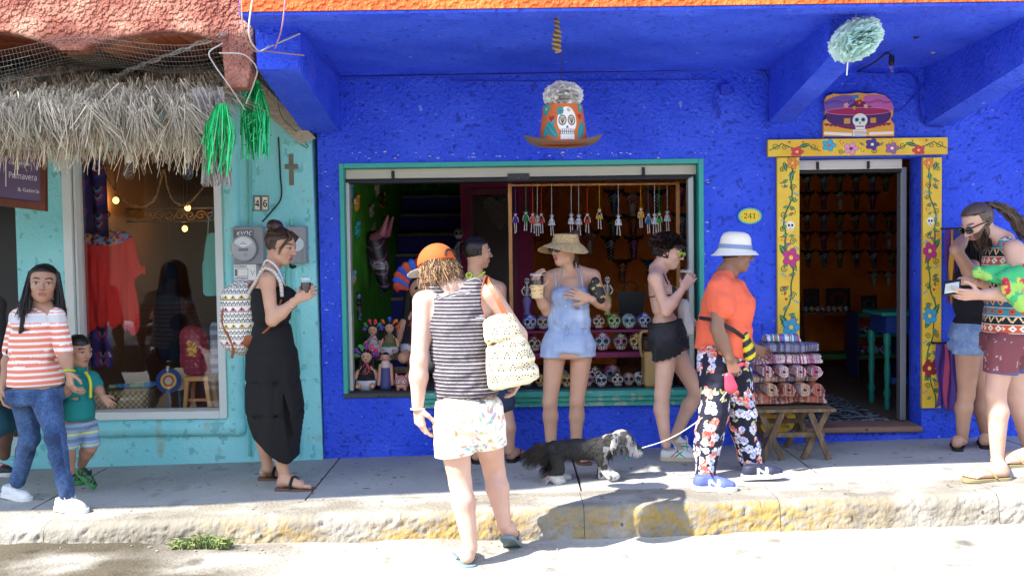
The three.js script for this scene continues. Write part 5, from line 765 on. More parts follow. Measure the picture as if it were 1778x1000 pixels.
const B = []; for (let i = 0; i < 260; i++) { const a = rr(-0.28, 0.28), b = rr(-0.46, -0.18), c = 0.36 - Math.abs(a) * 0.7 - Math.abs(b + 0.28) * 0.2; B.push({ pts: [at(a, b, c), at(a * 1.05, b - 0.05, c + 0.06), at(a, b - 0.12, c + 0.06)], w: 0.006, c: hairc([0.12, 0.065, 0.03]) }); } p.strands('beard', B);
part('bracelet', new THREE.TorusGeometry(0.034, 0.005, 8, 20).rotateX(1.5).translate(...p.j([725, 710, 0.04]).toArray()), M(0xc9c4ba, 0.6), p.o);
// crochet tote on his right shoulder
const b = thing('tote_bag', 'cream crochet tote bag with brown leather handles on a shoulder', 'bag', p.j([890, 690, 0.1])), q = (x, y, dz = 0.08) => p.j([x, y, dz]), f = V(0.25, 0, 1).normalize();
const holes = ctex(512, 512, (c, w, h) => { c.fillStyle = '#fff'; c.fillRect(0, 0, w, h); c.fillStyle = '#000'; for (let r = 0; r < 4; r++) for (let k = 0; k < 4; k++) { const cx = k * 128 + (r % 2) * 64, cy = r * 128 + 120; for (let o = -1; o <= 1; o++) for (let a = 0; a < 9; a++) { const t = Math.PI * (1 + (a + 0.5) / 9); for (const R of [40, 64, 92]) { const x = cx + o * 512 + Math.cos(t) * R, y = cy + Math.sin(t) * R * 0.95; c.save(); c.translate(x, y); c.rotate(t); c.beginPath(); c.ellipse(0, 0, R > 80 ? 9 : 8, R > 80 ? 7 : 4, 0, 0, 7); c.fill(); c.restore(); } } } }, 4.2);
const yarn = dtex(256, (u, v) => mixc(shex(0xd9c9a2), shex(0xf2e6c8), clamp(tn(u, v, 28, 3, 130) * 1.3 - 0.15)), 4.2);
const F = new Field(0.008, 0.02), sec = [[860, 548, 0.08, 0.07, 0.035], [874, 592, 0.1, 0.105, 0.07], [889, 640, 0.1, 0.13, 0.09], [895, 668, 0.1, 0.13, 0.085]].map((s) => ({ p: q(s[0], s[1], s[2]), w: s[3], d: s[4] }));
for (let i = 0; i < 3; i++) F.cone(sec[i].p, sec[i + 1].p, sec[i].w, sec[i + 1].w, { f, s: sec[i].d / sec[i].w, s2: sec[i + 1].d / sec[i + 1].w, cap: 0.025 });
const bd = F.mesh({ noise: wr1(9, 0.035) }); part('crochet_body', bd, M(0xffffff, 0.9, { map: yarn, alphaMap: holes, alphaTest: 0.5, bumpMap: yarn, bumpScale: 0.004, side: THREE.DoubleSide }), b);
const F2 = new Field(0.012, 0.02); for (let i = 0; i < 3; i++) F2.cone(sec[i].p, sec[i + 1].p, sec[i].w - 0.016, sec[i + 1].w - 0.016, { f, s: (sec[i].d - 0.014) / sec[i].w, s2: (sec[i + 1].d - 0.014) / sec[i + 1].w, cap: 0.02 }); part('lining', F2.mesh({ noise: wr1(9, 0.035) }), M(0x7a6a4c, 0.9), b);
part('base', new Field(0.007, 0.02).cone(sec[3].p.clone().lerp(sec[2].p, 0.4), sec[3].p, 0.136, 0.134, { f, s: 0.7, s2: 0.66, cap: 0.03 }).mesh({ noise: wr1(9, 0.03) }), M(0xffffff, 0.9, { map: yarn, bumpMap: yarn, bumpScale: 0.004 }), b);
const hnd = (pts) => { const t = []; const c = new THREE.CatmullRomCurve3(pts); const sh = shape([[-0.003, -0.014], [0.003, -0.014], [0.003, 0.014], [-0.003, 0.014]]); return boxUV(new THREE.ExtrudeGeometry(sh, { steps: 40, extrudePath: c, bevelEnabled: false })); };
part('handle', hnd([q(842, 552, 0.1), q(836, 510, 0.06), q(840, 490, 0.02), q(846, 484, -0.08), q(850, 520, -0.16)]), mLeather, b); part('handle', hnd([q(878, 548, 0.1), q(862, 515, 0.07), q(848, 492, 0.02), q(846, 484, -0.06), q(862, 520, -0.17)]), mLeather, b);
}
// ponytail woman looking into the window
{
const p = new Fig('dark haired woman with ponytail and green halter strap facing the window', 0.32, 192, SK.tan, G(860, 800));
p.body({ spine: [[836, 496, 0, 0.135, 0.075], [836, 530, 0, 0.145, 0.1], [838, 590, 0, 0.12, 0.09], [842, 640, 0, 0.16, 0.115], [844, 665, 0, 0.16, 0.115]], neck: [826, 482, 0], headBase: [825, 462, 0], arms: [[[800, 503, 0], [794, 562, 0], [806, 610, -0.1]], [[866, 502, 0], [874, 560, 0], [862, 605, -0.12]]], legs: [[[824, 668, 0], [832, 725, 0], [834, 782, 0]], [[864, 668, 0], [878, 725, 0], [884, 782, 0]]], ar: [0.046, 0.039, 0.026] });
p.head([829, 438, 0], 112, 0, 0, 0.21, { hair: [0.02, 0.012, 0.01] }); p.hand([806, 610, -0.1], V(0.3, -0.9, -0.3), V(1, 0, 0), 1, 0.4, 0.9); p.hand([862, 605, -0.12], V(-0.3, -0.9, -0.3), V(-1, 0, 0), -1, 0.4, 0.9);
const h1 = onG(830, 806), h2 = onG(886, 804); p.foot(h1, V(-0.2, 0, -1), undefined, 0.235, p.j([834, 782, 0])); p.foot(h2, V(0.35, 0, -1), undefined, 0.235, p.j([884, 782, 0])); p.finish();
p.sandal(h1, V(-0.2, 0, -1), null, 0.235, mStrapBlack, mStrapBlack); p.sandal(h2, V(0.35, 0, -1), null, 0.235, mStrapBlack, mStrapBlack);
const T = new Field(0.009, 0.02); p.torso(T, p.s.spine.slice(0, 4), 0.012); T.cut(above(P(836, 492, 0.32).y)); p.cloth('black_top', T, M(0x16161a, 0.9)); const J = new Field(0.009, 0.02); p.torso(J, p.s.spine.slice(2), 0.012); for (const a of p.s.legs) J.cone(p.j(a[0]), p.j(a[0]).lerp(p.j(a[1]), 0.5), 0.1, 0.095); p.cloth('shorts', J, denim(0x24304a, 0x3a4a6a, 2));
const { at } = p.hd, H = p.cap((a, b, c) => Math.max(-0.25 - b, c > 0.05 ? 0.24 + (c - 0.1) * 0.3 - b : (Math.abs(a) > 0.3 && c > -0.12 && b < 0.08 ? 0.05 : -0.2)), 0.03, 0.006); p.cloth('hair', H, M(0x1d1411, 0.4), H.nz);
const L = []; for (let i = 0; i < 260; i++) { L.push({ pts: [at(rr(-0.05, 0.05), 0.28 + rr(-0.05, 0.05), -0.42), at(rr(-0.12, 0.12), 0.34, -0.62), at(rr(-0.12, 0.12), 0.05, -0.72 + rr(-0.08, 0.08)), at(rr(-0.12, 0.12), rr(-0.5, -0.3), -0.66 + rr(-0.1, 0.1))], w: 0.008, c: hairc([0.02, 0.012, 0.009]), t: 0.4 }); } p.strands('ponytail', L);
part('halter_strap', [tube([p.j([816, 474, 0.05]), p.j([826, 482, 0.06]), p.j([842, 472, 0.03])], 0.006, 14, 6), new THREE.TorusGeometry(0.018, 0.005, 6, 16).translate(...p.j([814, 478, 0.075]).toArray()), rod(p.j([816, 480, 0.075]), p.j([820, 498, 0.08]), 0.005)], M(0xb9d83a, 0.6), p.o);
}
// woman in the pale blue romper
{
const z = 0.4, p = new Fig('woman in pale blue romper and wide straw visor holding iced coffee', z, -8, SK.tan, G(980, 805));
p.body({ spine: [[992, 480, 0, 0.115, 0.062], [990, 512, 0.01, 0.12, 0.092], [988, 558, 0, 0.105, 0.08], [986, 600, 0, 0.16, 0.11], [986, 622, 0, 0.16, 0.11]], neck: [990, 468, 0], headBase: [986, 450, 0.01], nk: 0.85, arms: [[[957, 482, 0], [950, 540, 0.02], [930, 506, 0.16]], [[1030, 480, 0], [1052, 530, 0.02], [1023, 518, 0.17]]], legs: [[[963, 622, 0], [955, 697, 0.02], [957, 784, 0]], [[1009, 622, 0], [1002, 697, 0.02], [1000, 784, 0]]], ar: [0.041, 0.035, 0.024], lr: [0.073, 0.048, 0.032], calf: 0.049, balls: [[[974, 514, 0.07], 0.055], [[1006, 514, 0.07], 0.055]] });
p.head([981, 433, 0.02], -52, -2, 0, 0.215, { hair: [0.1, 0.05, 0.03], lip: [0.45, 0.12, 0.13] });
p.hand([930, 506, 0.16], V(0.0, 0.9, 0.1), V(0.75, 0.1, -0.5), -1, 0.5, 0.92, { thumb: 0.8 }); p.hand([1023, 518, 0.17], V(-0.9, 0.32, 0.15), V(0, -0.3, -1), 1, [0.12, 0.2, 0.3, 0.4], 0.92, { spread: 2 });
const h1 = onG(957, 796), h2 = onG(1000, 796); p.foot(h1, V(-0.2, 0, 1), undefined, 0.235, p.j([957, 784, 0])); p.foot(h2, V(0.25, 0, 1), undefined, 0.235, p.j([1000, 784, 0])); p.finish();
p.sandal(h1, V(-0.2, 0, 1), null, 0.235, mSoleBrown, mStrapBlack); p.sandal(h2, V(0.25, 0, 1), null, 0.235, mSoleBrown, mStrapBlack);
const cham = cm(dtex(256, (u, v) => { const a = tn(u, v, 6, 4, 140), b = tn(u, v, 100, 2, 141); return mixc(shex(0x8fa3c8), shex(0xb0c0dc), clamp(a * 1.6 - 0.3 + (b - 0.5) * 0.5)); }, 1.5));
const T = new Field(0.0075, 0.02); p.torso(T, [[990, 498, 0.01, 0.118, 0.09], [989, 530, 0.01, 0.126, 0.098], [988, 554, 0.0, 0.134, 0.104], [988, 566, 0, 0.13, 0.1], [988, 572, 0, 0.118, 0.088]], 0.012, { k: 0.035, cap: 0.02 }); for (const [b, r] of p.s.balls) T.ball(p.j(b), r + 0.012);
T.cut(above(P(990, 496, z + 0.1).y)); p.cloth('romper_top', T, cham, (x, y, zz) => (fb(x * 26, y * 4, zz * 26, 2) - 0.5) * 0.02 + (fb(x * 9, y * 9, zz * 9, 2) - 0.5) * 0.016);
const J = new Field(0.0075, 0.02); p.torso(J, [[988, 560, 0, 0.12, 0.09], [987, 574, 0, 0.138, 0.102], [986, 598, 0, 0.168, 0.122], [986, 612, 0, 0.165, 0.12]], 0.012); J.cone(p.j([965, 604, 0]), p.j([959, 640, 0]), 0.098, 0.1).cone(p.j([1007, 604, 0]), p.j([1011, 640, 0]), 0.098, 0.1).cone(p.j([986, 604, 0]), p.j([986, 616, 0]), 0.09, 0.08); J.cut(below(P(986, 622, z + 0.1).y)); p.cloth('romper_shorts', J, cham, folds(0.018, 18));
part('belt_tie', [tube([p.j([983, 566, 0.125]), p.j([981, 576, 0.14]), p.j([979, 592, 0.145])], 0.003, 12, 5), tube([p.j([984, 566, 0.125]), p.j([988, 575, 0.14]), p.j([983, 584, 0.14])], 0.003, 12, 5)], M(0x7f93b8, 0.8), p.o, { kind: 'stuff' });
for (let i = 0; i < 5; i++) part('button', ball(p.j([982, 504 + i * 14, 0.13 + (i < 2 ? 0.012 : 0)]), 0.0055, 1, 1, 0.6, 8), M(0xc9ccd2, 0.4), p.o);
for (const [a, b] of [[[966, 498, 0.11], [964, 470, 0.06]], [[1012, 498, 0.11], [1008, 470, 0.06]]]) part('shoulder_strap', tube([p.j(a), p.j([lerp(a[0], b[0], 0.5), 482, 0.1]), p.j(b), p.j([b[0] + 2, 466, -0.02])], 0.005, 18, 5), cham, p.o);
for (const [a, b] of [[[970, 500, 0.13], [978, 456, 0.05]], [[1008, 500, 0.13], [1000, 456, 0.05]]]) part('halter_strap', tube([p.j(a), p.j([lerp(a[0], b[0], 0.5), 480, 0.11]), p.j(b)], 0.005, 14, 5), M(0x8a8a90, 0.8), p.o);
const { at, loc, H: hh, ax } = p.hd;
const H = p.cap((a, b, c) => Math.max(-0.3 - b, c > 0.05 ? 0.26 - b : (Math.abs(a) > 0.3 && c > -0.12 && b < 0.05 ? 0.05 : -0.2)), 0.03, 0.006); H.ell(at(0, 0.42, -0.4), [0.035, 0.045, 0.035], ax, { k: 0.01 }); p.cloth('hair', H, M(0x4a2f20, 0.45), H.nz);
const L = []; for (let i = 0; i < 90; i++) L.push({ pts: [at(rr(0.2, 0.36), 0.0, -0.15), at(rr(0.25, 0.38), -0.25, -0.2), at(rr(0.2, 0.36), rr(-0.6, -0.4), -0.2 + rr(-0.1, 0.1))], w: 0.006, c: hairc([0.07, 0.035, 0.02]), t: 0.4 }); p.strands('loose_hair', L);
// straw visor: sloping crown band and wide drooping brim
const straw = dtex(256, (u, v) => { const a = tn(u, v, 60, 2, 150); return mixc(shex(0xa98a58), shex(0xd3b988), clamp(a * 1.8 - 0.4 + 0.2 * Math.sin(v * 200))); }, 3);
const pos = [], idx = [], N = 48, R = 9; for (let i = 0; i <= N; i++) { const th = i / N * Math.PI * 2; for (let k = 0; k < R; k++) { let r, y; if (k < 3) { r = lerp(0.36, 0.44, k / 2); y = lerp(0.46, 0.2, k / 2); } else { const t = (k - 2) / (R - 3); r = 0.44 + t * (0.34 + 0.1 * Math.cos(th)); y = 0.2 - t * (0.1 + 0.1 * Math.sin(th) ** 2) - t * t * 0.1 * (0.4 + Math.abs(Math.sin(th))); } const q = at(Math.sin(th) * r * 0.93, y, Math.cos(th) * r * 1.05 - 0.03); pos.push(q.x, q.y, q.z); } }
for (let i = 0; i < N; i++) for (let k = 0; k < R - 1; k++) { const a = i * R + k, b = a + R; idx.push(a, a + 1, b, b, a + 1, b + 1); }
const g = new THREE.BufferGeometry(); g.setAttribute('position', new THREE.Float32BufferAttribute(pos, 3)); g.setIndex(idx); g.computeVertexNormals(); part('straw_visor', boxUV(g), M(0xffffff, 0.9, { map: straw, bumpMap: straw, bumpScale: 0.003, side: THREE.DoubleSide }), p.o);
part('sunglasses', [ball(at(-0.14, 0.0, 0.41), 0.026, 1, 0.8, 0.35), ball(at(0.14, 0.0, 0.41), 0.026, 1, 0.8, 0.35), tube([at(0.2, 0.02, 0.38), at(0.36, 0.02, 0.1), at(0.37, 0.0, -0.05)], 0.003, 10, 5)], M(0x0c0a0a, 0.12), p.o);
const c = p.j([933, 518, 0.2]); cup('tall iced coffee in printed paper sleeve held by woman in romper', V(c.x, c.y, c.z), 0.145, 0.044, { sleeve: 1 });
const pu = thing('clutch_purse', 'small black purse with gold pattern tucked under an arm', 'purse', p.j([1036, 530, 0.15])); const FP = new Field(0.006, 0.02); FP.cone(p.j([1034, 488, 0.12]), p.j([1040, 512, 0.13]), 0.028, 0.042).cone(p.j([1030, 500, 0.13]), p.j([1044, 520, 0.12]), 0.035, 0.028);
part('pouch', FP.mesh({ noise: wr1(20, 0.012), color: (x, y, zz) => (fb(x * 40, y * 40, zz * 40, 2) > 0.66 ? [0.5, 0.36, 0.1] : [0.015, 0.015, 0.016]) }), vc(0.6), pu);
}
// curly haired woman in bikini top and black shorts
{
const z = 0.42, p = new Fig('curly haired woman in bikini top and black denim shorts with mirrored sunglasses', z, 78, SK.light, G(1160, 800));
p.body({ spine: [[1140, 482, 0, 0.115, 0.055], [1147, 503, 0, 0.125, 0.08], [1152, 545, 0, 0.105, 0.068], [1160, 588, 0, 0.158, 0.12], [1162, 608, 0, 0.158, 0.12]], neck: [1142, 468, 0], headBase: [1152, 452, 0], arms: [[[1138, 484, 0.13], [1157, 540, 0.17], [1187, 500, 0.15]], [[1146, 484, -0.13], [1166, 535, -0.16], [1190, 545, -0.1]]], legs: [[[1158, 612, 0.07], [1150, 685, 0.08], [1157, 772, 0.07]], [[1172, 610, -0.07], [1212, 682, -0.05], [1172, 758, -0.12]]], ar: [0.041, 0.036, 0.024], lr: [0.075, 0.049, 0.032], calf: 0.05, balls: [[[1166, 508, 0.05], 0.045], [[1166, 508, -0.05], 0.045]] });
p.head([1161, 437, 0], 70, 12, 0, 0.215, { hair: [0.03, 0.012, 0.009] });
p.hand([1187, 500, 0.15], V(0.6, 0.75, -0.2), V(0.3, 0.1, -1), 1, 0.6, 0.92, { thumb: 0.9 }); p.hand([1190, 545, -0.1], V(0.5, -0.7, 0), V(0, 0, 1), 1, 0.6, 0.9); p.finish();
const sp = { paint: (a, b, c) => { const t = (a - 0.1) * 1 + (c - 0.04) * 1.2; return a > 0.06 && a < 0.2 && c < 0.075 && (Math.abs((a - 0.13) - (c - 0.05) * 1.3) < 0.008 || Math.abs((a - 0.16) + (c - 0.05) * 1.3) < 0.007) ? [0.02, 0.32, 0.1] : Math.abs((a - 0.1) - (c - 0.05)) < 0.006 ? [0.5, 0.05, 0.07] : [0.75, 0.75, 0.73]; }, sole: M(0xc9b79a, 0.7), top: 0.08 };
p.shoe(onG(1147, 800, 0.004), V(1, 0, 0.16), null, 0.235, sp); p.shoe(p.j([1170, 764, -0.14]).add(V(-0.045, 0.01, 0)), V(0.72, -0.69, 0), V(0.69, 0.72, 0), 0.235, sp);
const J = new Field(0.007, 0.02); p.torso(J, [[1154, 556, 0, 0.135, 0.1], [1160, 588, 0, 0.162, 0.124], [1162, 606, 0, 0.16, 0.122]], 0.011); J.cone(p.j([1158, 604, 0.07]), p.j([1157, 640, 0.08]), 0.095, 0.092).cone(p.j([1172, 602, -0.07]), p.j([1186, 630, -0.07]), 0.095, 0.09);
const a0 = P(1130, 626, z), a1 = P(1198, 606, z); J.cut((x, y, zz) => lerp(a0.y, a1.y, (x - a0.x) / (a1.x - a0.x)) + 0.004 * Math.sin(x * 160) - y).cut(above(P(1154, 558, z).y)); p.cloth('black_denim_shorts', J, denim(0x0e0e12, 0x2c2c34, 3), folds(0.014));
const L0 = []; for (let i = 0; i < 120; i++) { const th = rnd() * 6.28, q = p.j([1163, 618, 0]).add(V(Math.cos(th) * 0.12, rr(-0.01, 0.02), Math.sin(th) * 0.16)); q.y = lerp(a0.y, a1.y, (q.x - a0.x) / (a1.x - a0.x)) + 0.006; L0.push({ pts: [q, q.clone().add(V(0, -0.012, 0)), q.clone().add(V(rr(-0.006, 0.006), -rr(0.015, 0.03), 0))], w: 0.003, c: [0.35, 0.35, 0.37] }); } p.strands('frayed_hem', L0, 0.9);
part('belt', p.torso(new Field(0.007, 0.01), [[1154, 557, 0, 0.14, 0.104], [1155, 564, 0, 0.144, 0.107]], 0.012, { cap: 0.006 }).mesh(), mStrapBlack, p.o);
const BT = new Field(0.005, 0.012); for (const [b, r] of p.s.balls) BT.ball(p.j(b).addScaledVector(p.f, 0.008), r); BT.cut((x, y, zz) => p.j([1163, 508, 0]).x - x); p.cloth('bikini_top', BT, vc(0.7), () => 0, (x, y, zz) => { const t = fb(x * 34, y * 34, zz * 34, 2); return t > 0.58 ? [0.6, 0.05, 0.12] : t > 0.5 ? [0.5, 0.6, 0.05] : t > 0.42 ? [0.05, 0.4, 0.1] : [0.015, 0.015, 0.015]; });
part('bikini_strap', [tube([p.j([1124, 518, 0.06]), p.j([1128, 516, 0.12]), p.j([1150, 513, 0.155]), p.j([1166, 512, 0.1])], 0.004, 20, 5), tube([p.j([1160, 494, 0.08]), p.j([1150, 472, 0.07]), p.j([1138, 462, 0.03])], 0.004, 16, 5)], mStrapBlack, p.o, { kind: 'stuff' });
const { at, ax, H: hh } = p.hd, H = p.cap((a, b, c) => Math.max(-0.2 - b, c > 0.1 ? 0.16 - b : (Math.abs(a) > 0.3 && c > -0.1 && b < 0.0 ? 0.05 : -0.2)), 0.09, 0.03, 40); p.cloth('hair', H, M(0x1d0d09, 0.6), H.nz);
const L = []; for (let i = 0; i < 1300; i++) { const u = rr(-0.1, 1), th = rnd() * 6.28, s = Math.sqrt(Math.max(0, 1 - u * u)); const d = V(Math.cos(th) * s, u, Math.sin(th) * s); if (d.z > 0.45 && d.y < 0.35) continue; let a = d.x * 0.41, b = 0.14 + d.y * 0.44, c = -0.05 + d.z * 0.5; const pts = []; const ph = rnd() * 6; for (let k = 0; k < 6; k++) { const t = k / 5; pts.push(at(a * (1 + t * 0.22) + 0.05 * Math.sin(ph + k * 1.9), b + t * 0.06 + 0.04 * Math.cos(ph + k * 1.9) - t * t * 0.08, c * (1 + t * 0.2) + 0.05 * Math.cos(ph + k * 2.3))); } L.push({ pts, w: rr(0.006, 0.01), c: hairc([0.035, 0.012, 0.008], 0.6), t: 0.6 }); } p.strands('curls', L, 0.4);
const mir = M(0x7f8a34, 0.1, { metalness: 0.85 }); part('sunglasses', [ball(at(-0.15, 0.0, 0.405), 0.026, 1, 0.85, 0.4), ball(at(0.15, 0.0, 0.405), 0.026, 1, 0.85, 0.4)], mir, p.o, { kind: 'stuff' }); part('glasses_arm', tube([at(0.2, 0.05, 0.42), at(0.34, 0.04, 0.2), at(0.37, 0.02, -0.05)], 0.003, 10, 5), mBlack, p.o);
const c = p.j([1193, 494, 0.1]); cup('short clear cup of iced coffee held by curly haired woman', V(c.x, c.y, c.z), 0.08, 0.04);
solo('towel', new Field(0.008, 0.02).cone(P(1188, 528, z - 0.05), P(1196, 572, z), 0.03, 0.045).cone(P(1182, 540, z - 0.05), P(1186, 580, z - 0.05), 0.03, 0.03).mesh({ noise: folds(0.03, 30) }), M(0xcfcdc6, 0.9, { bumpMap: weave, bumpScale: 0.002 }), 'off white cloth hanging from hand of curly haired woman', 'cloth');
}
// woman in the coral T-shirt
{
const z = 0.85, p = new Fig('woman in coral shirt, floral trousers and white hat walking a dog', z, 84, SK.brown, G(1260, 848));
p.body({ spine: [[1256, 488, 0, 0.14, 0.085], [1262, 520, 0, 0.155, 0.13], [1262, 560, 0, 0.155, 0.135], [1256, 602, 0, 0.165, 0.138], [1256, 625, 0, 0.165, 0.135]], neck: [1260, 474, 0], headBase: [1268, 460, 0], arms: [[[1250, 500, 0.15], [1246, 570, 0.2], [1267, 622, 0.2]], [[1268, 500, -0.15], [1284, 570, -0.19], [1306, 602, -0.12]]], legs: [[[1244, 628, 0.08], [1242, 718, 0.09], [1223, 818, 0.1]], [[1270, 628, -0.08], [1290, 716, -0.07], [1303, 802, -0.06]]], ar: [0.053, 0.044, 0.03], balls: [[[1290, 530, 0.07], 0.065], [[1290, 530, -0.07], 0.065]] });
p.head([1279, 441, 0], 84, 4, 0, 0.215, { hair: [0.02, 0.015, 0.013] });
p.hand([1267, 622, 0.2], V(0.35, -0.9, 0), V(0.1, 0, -1), 1, 0.95, 0.95, { thumb: 0.8 }); p.hand([1306, 602, -0.12], V(0.8, -0.4, 0), V(0, 0, 1), 1, 0.6, 0.9); p.finish();
const T = new Field(0.008, 0.02); p.torso(T, p.s.spine, 0.023); for (const [b, r] of p.s.balls) T.ball(p.j(b), r + 0.016); T.cone(p.j([1260, 480, 0]), p.j([1250, 500, 0.14]), 0.06, 0.072).cone(p.j([1250, 498, 0.15]), p.j([1254, 534, 0.18]), 0.074, 0.078).cone(p.j([1262, 480, 0]), p.j([1268, 500, -0.14]), 0.05, 0.062).cone(p.j([1268, 498, -0.15]), p.j([1276, 534, -0.17]), 0.066, 0.07); T.cone(p.j([1236, 560, 0]), p.j([1234, 600, 0]), 0.08, 0.085, { k: 0.04 });
const a0 = P(1218, 607, z), a1 = P(1296, 622, z); T.cut((x, y, zz) => (zz > z + 0.12 && y > P(1250, 545, z).y - 0.2 ? -1 : lerp(a0.y, a1.y, (x - a0.x) / (a1.x - a0.x)) - y)); const nk = p.j([1270, 462, 0]); T.cut((x, y, zz) => 0.062 - Math.hypot(x - nk.x, y - nk.y, zz - nk.z)); p.cloth('coral_shirt', T, M(0xe8694a, 0.9, { bumpMap: weave, bumpScale: 0.001 }), folds(0.03, 18));
const fl = ctex(1024, 1024, (c, w, h) => { c.fillStyle = '#1b1b30'; c.fillRect(0, 0, w, h); const bl = (x, y, r, cs) => { for (let k = 0; k < 7; k++) { c.fillStyle = pick(cs); c.beginPath(); c.ellipse(x + Math.cos(k * 0.9) * r * 0.55, y + Math.sin(k * 0.9) * r * 0.55, r * 0.55, r * 0.42, k * 0.9, 0, 7); c.fill(); } c.fillStyle = '#b5403f'; c.beginPath(); c.arc(x, y, r * 0.22, 0, 7); c.fill(); }; for (let i = 0; i < 150; i++) { const x = rnd() * w, y = rnd() * h, t = rnd(); for (const ox of [0, -w, w]) for (const oy of [0, -h, h]) { if (t < 0.35) { c.fillStyle = ['#cfc98a', '#9fb08a', '#d8d3a0'][i % 3]; c.beginPath(); c.ellipse(x + ox, y + oy, 28, 12, i, 0, 7); c.ellipse(x + ox + 26, y + oy + 14, 24, 10, i + 1, 0, 7); c.fill(); } } } for (let i = 0; i < 150; i++) { bl(rr(50, w - 50), rr(50, h - 50), rr(24, 46), i % 5 < 2 ? ['#e07a6a', '#eda593', '#d65a52', '#f2c4b4'] : ['#d4d8ec', '#a9b4da', '#f0eef4', '#b8c0e2']); } }, 1.6);
const J = new Field(0.008, 0.02); p.torso(J, p.s.spine.slice(3), 0.012); for (const a of p.s.legs) p.leg(J, a, 0.012, [0.1, 0.078, 0.05], 0.072); p.cloth('floral_trousers', J, cm(fl), folds(0.032, 20));
const nb = (c1) => ({ paint: (a, b, c) => { const inN = a > 0.09 && a < 0.17 && c > 0.026 && c < 0.075 && Math.abs(b) > 0.015, u = (a - 0.095) / 0.07, v = (c - 0.03) / 0.042; return inN && u > 0 && u < 1 && (u < 0.2 || u > 0.8 || Math.abs(u - (1 - v) * 0.8 - 0.1) < 0.13) ? [0.72, 0.72, 0.75] : c1; }, sole: M(0xe6e6e8, 0.6), lace: M(0x1c2036, 0.8) });
p.shoe(onG(1203, 851, 0.004), V(1, 0, 0.2), null, 0.255, nb([0.09, 0.12, 0.36])); p.shoe(onG(1289, 835, 0.012), V(1, 0.07, 0.12), V(-0.07, 1, 0), 0.25, nb([0.02, 0.022, 0.05]));
part('sock', [rod(p.j([1224, 818, 0.1]), p.j([1222, 832, 0.1]), 0.042, 0.042, 14), rod(p.j([1304, 800, -0.06]), p.j([1306, 815, -0.06]), 0.042, 0.042, 14)], mWhite, p.o, { kind: 'stuff' });
const { at, ax, H: hh } = p.hd, H = p.cap((a, b, c) => Math.max(-0.22 - b, c > 0 ? 0.2 - b : -0.2), 0.02, 0.006); p.cloth('hair', H, M(0x1a1614, 0.6), H.nz);
const straw = dtex(256, (u, v) => { const s = Math.sin(u * 400) * Math.sin(v * 400); return mixc(shex(0xd9d2c2), shex(0xf2eee2), 0.5 + 0.5 * s * tn(u, v, 20, 2, 9)); }, 2.5), N = 40, prof = [[0.02, 0.56], [0.2, 0.55], [0.32, 0.5], [0.385, 0.38], [0.41, 0.2], [0.43, 0.06], [0.52, -0.02], [0.62, -0.12]], pos = [], idx = [];
const hatq = (th, r, y) => at(Math.sin(th) * r * 0.92, y + 0.08 + 0.05 * Math.cos(th) * (r > 0.45 ? 1 : 0), Math.cos(th) * r * 1.1 - 0.04); for (let i = 0; i <= N; i++) for (const [r, y] of prof) { const q = hatq(i / N * 6.2832, r, y); pos.push(q.x, q.y, q.z); } for (let i = 0; i < N; i++) for (let k = 0; k < 7; k++) { const a = i * 8 + k, b = a + 8; idx.push(a, a + 1, b, b, a + 1, b + 1); }
const g = new THREE.BufferGeometry(); g.setAttribute('position', new THREE.Float32BufferAttribute(pos, 3)); g.setIndex(idx); g.computeVertexNormals(); part('white_hat', boxUV(g), M(0xffffff, 0.85, { map: straw, bumpMap: straw, bumpScale: 0.003, side: THREE.DoubleSide }), p.o);
const bp = [], bi = []; for (let i = 0; i <= N; i++) for (const [r, y] of [[0.425, 0.19], [0.442, 0.07]]) { const q = hatq(i / N * 6.2832, r, y); bp.push(q.x, q.y, q.z); } for (let i = 0; i < N; i++) { const a = i * 2; bi.push(a, a + 1, a + 2, a + 2, a + 1, a + 3); } const bg = new THREE.BufferGeometry(); bg.setAttribute('position', new THREE.Float32BufferAttribute(bp, 3)); bg.setIndex(bi); bg.computeVertexNormals(); part('hat_band', bg, M(0x7f8fb4, 0.8, { side: THREE.DoubleSide }), p.o);
part('sunglasses', [ball(at(0.15, 0, 0.41), 0.026, 1, 0.8, 0.3), tube([at(0.2, 0.03, 0.4), at(0.36, 0.02, 0)], 0.003, 8, 5)], M(0x080808, 0.15), p.o, { kind: 'stuff' }); part('earring', ball(at(0.37, -0.18, -0.03), 0.009), M(0xd8a84a, 0.25, { metalness: 1 }), p.o);
const w = thing('waist_pack', 'black and yellow waist pack strapped over the coral shirt', 'waist pack', p.j([1298, 615, 0.1])); part('pouch', new Field(0.006, 0.02).cone(p.j([1292, 585, 0.12]), p.j([1302, 612, 0.14]), 0.045, 0.055, { f: V(1, 0, 0.4).normalize(), s: 0.7, s2: 0.7 }).mesh({ noise: wr1(12, 0.015), color: (x, y, zz) => (Math.sin((x * 0.6 - y) * 95) > 0.1 ? [0.7, 0.58, 0.02] : [0.02, 0.02, 0.022]) }), vc(0.6), w);
part('belt', tube([p.j([1216, 552, 0.1]), p.j([1238, 556, 0.2]), p.j([1262, 566, 0.215]), p.j([1284, 580, 0.19]), p.j([1298, 592, 0.13])], 0.012, 30, 6), mStrapBlack, w); part('buckle', box(-0.03, 0.03, -0.014, 0.014, -0.008, 0.008, 0.004).rotateZ(-0.5).translate(...p.j([1268, 570, 0.222]).toArray()), mBlack, w);
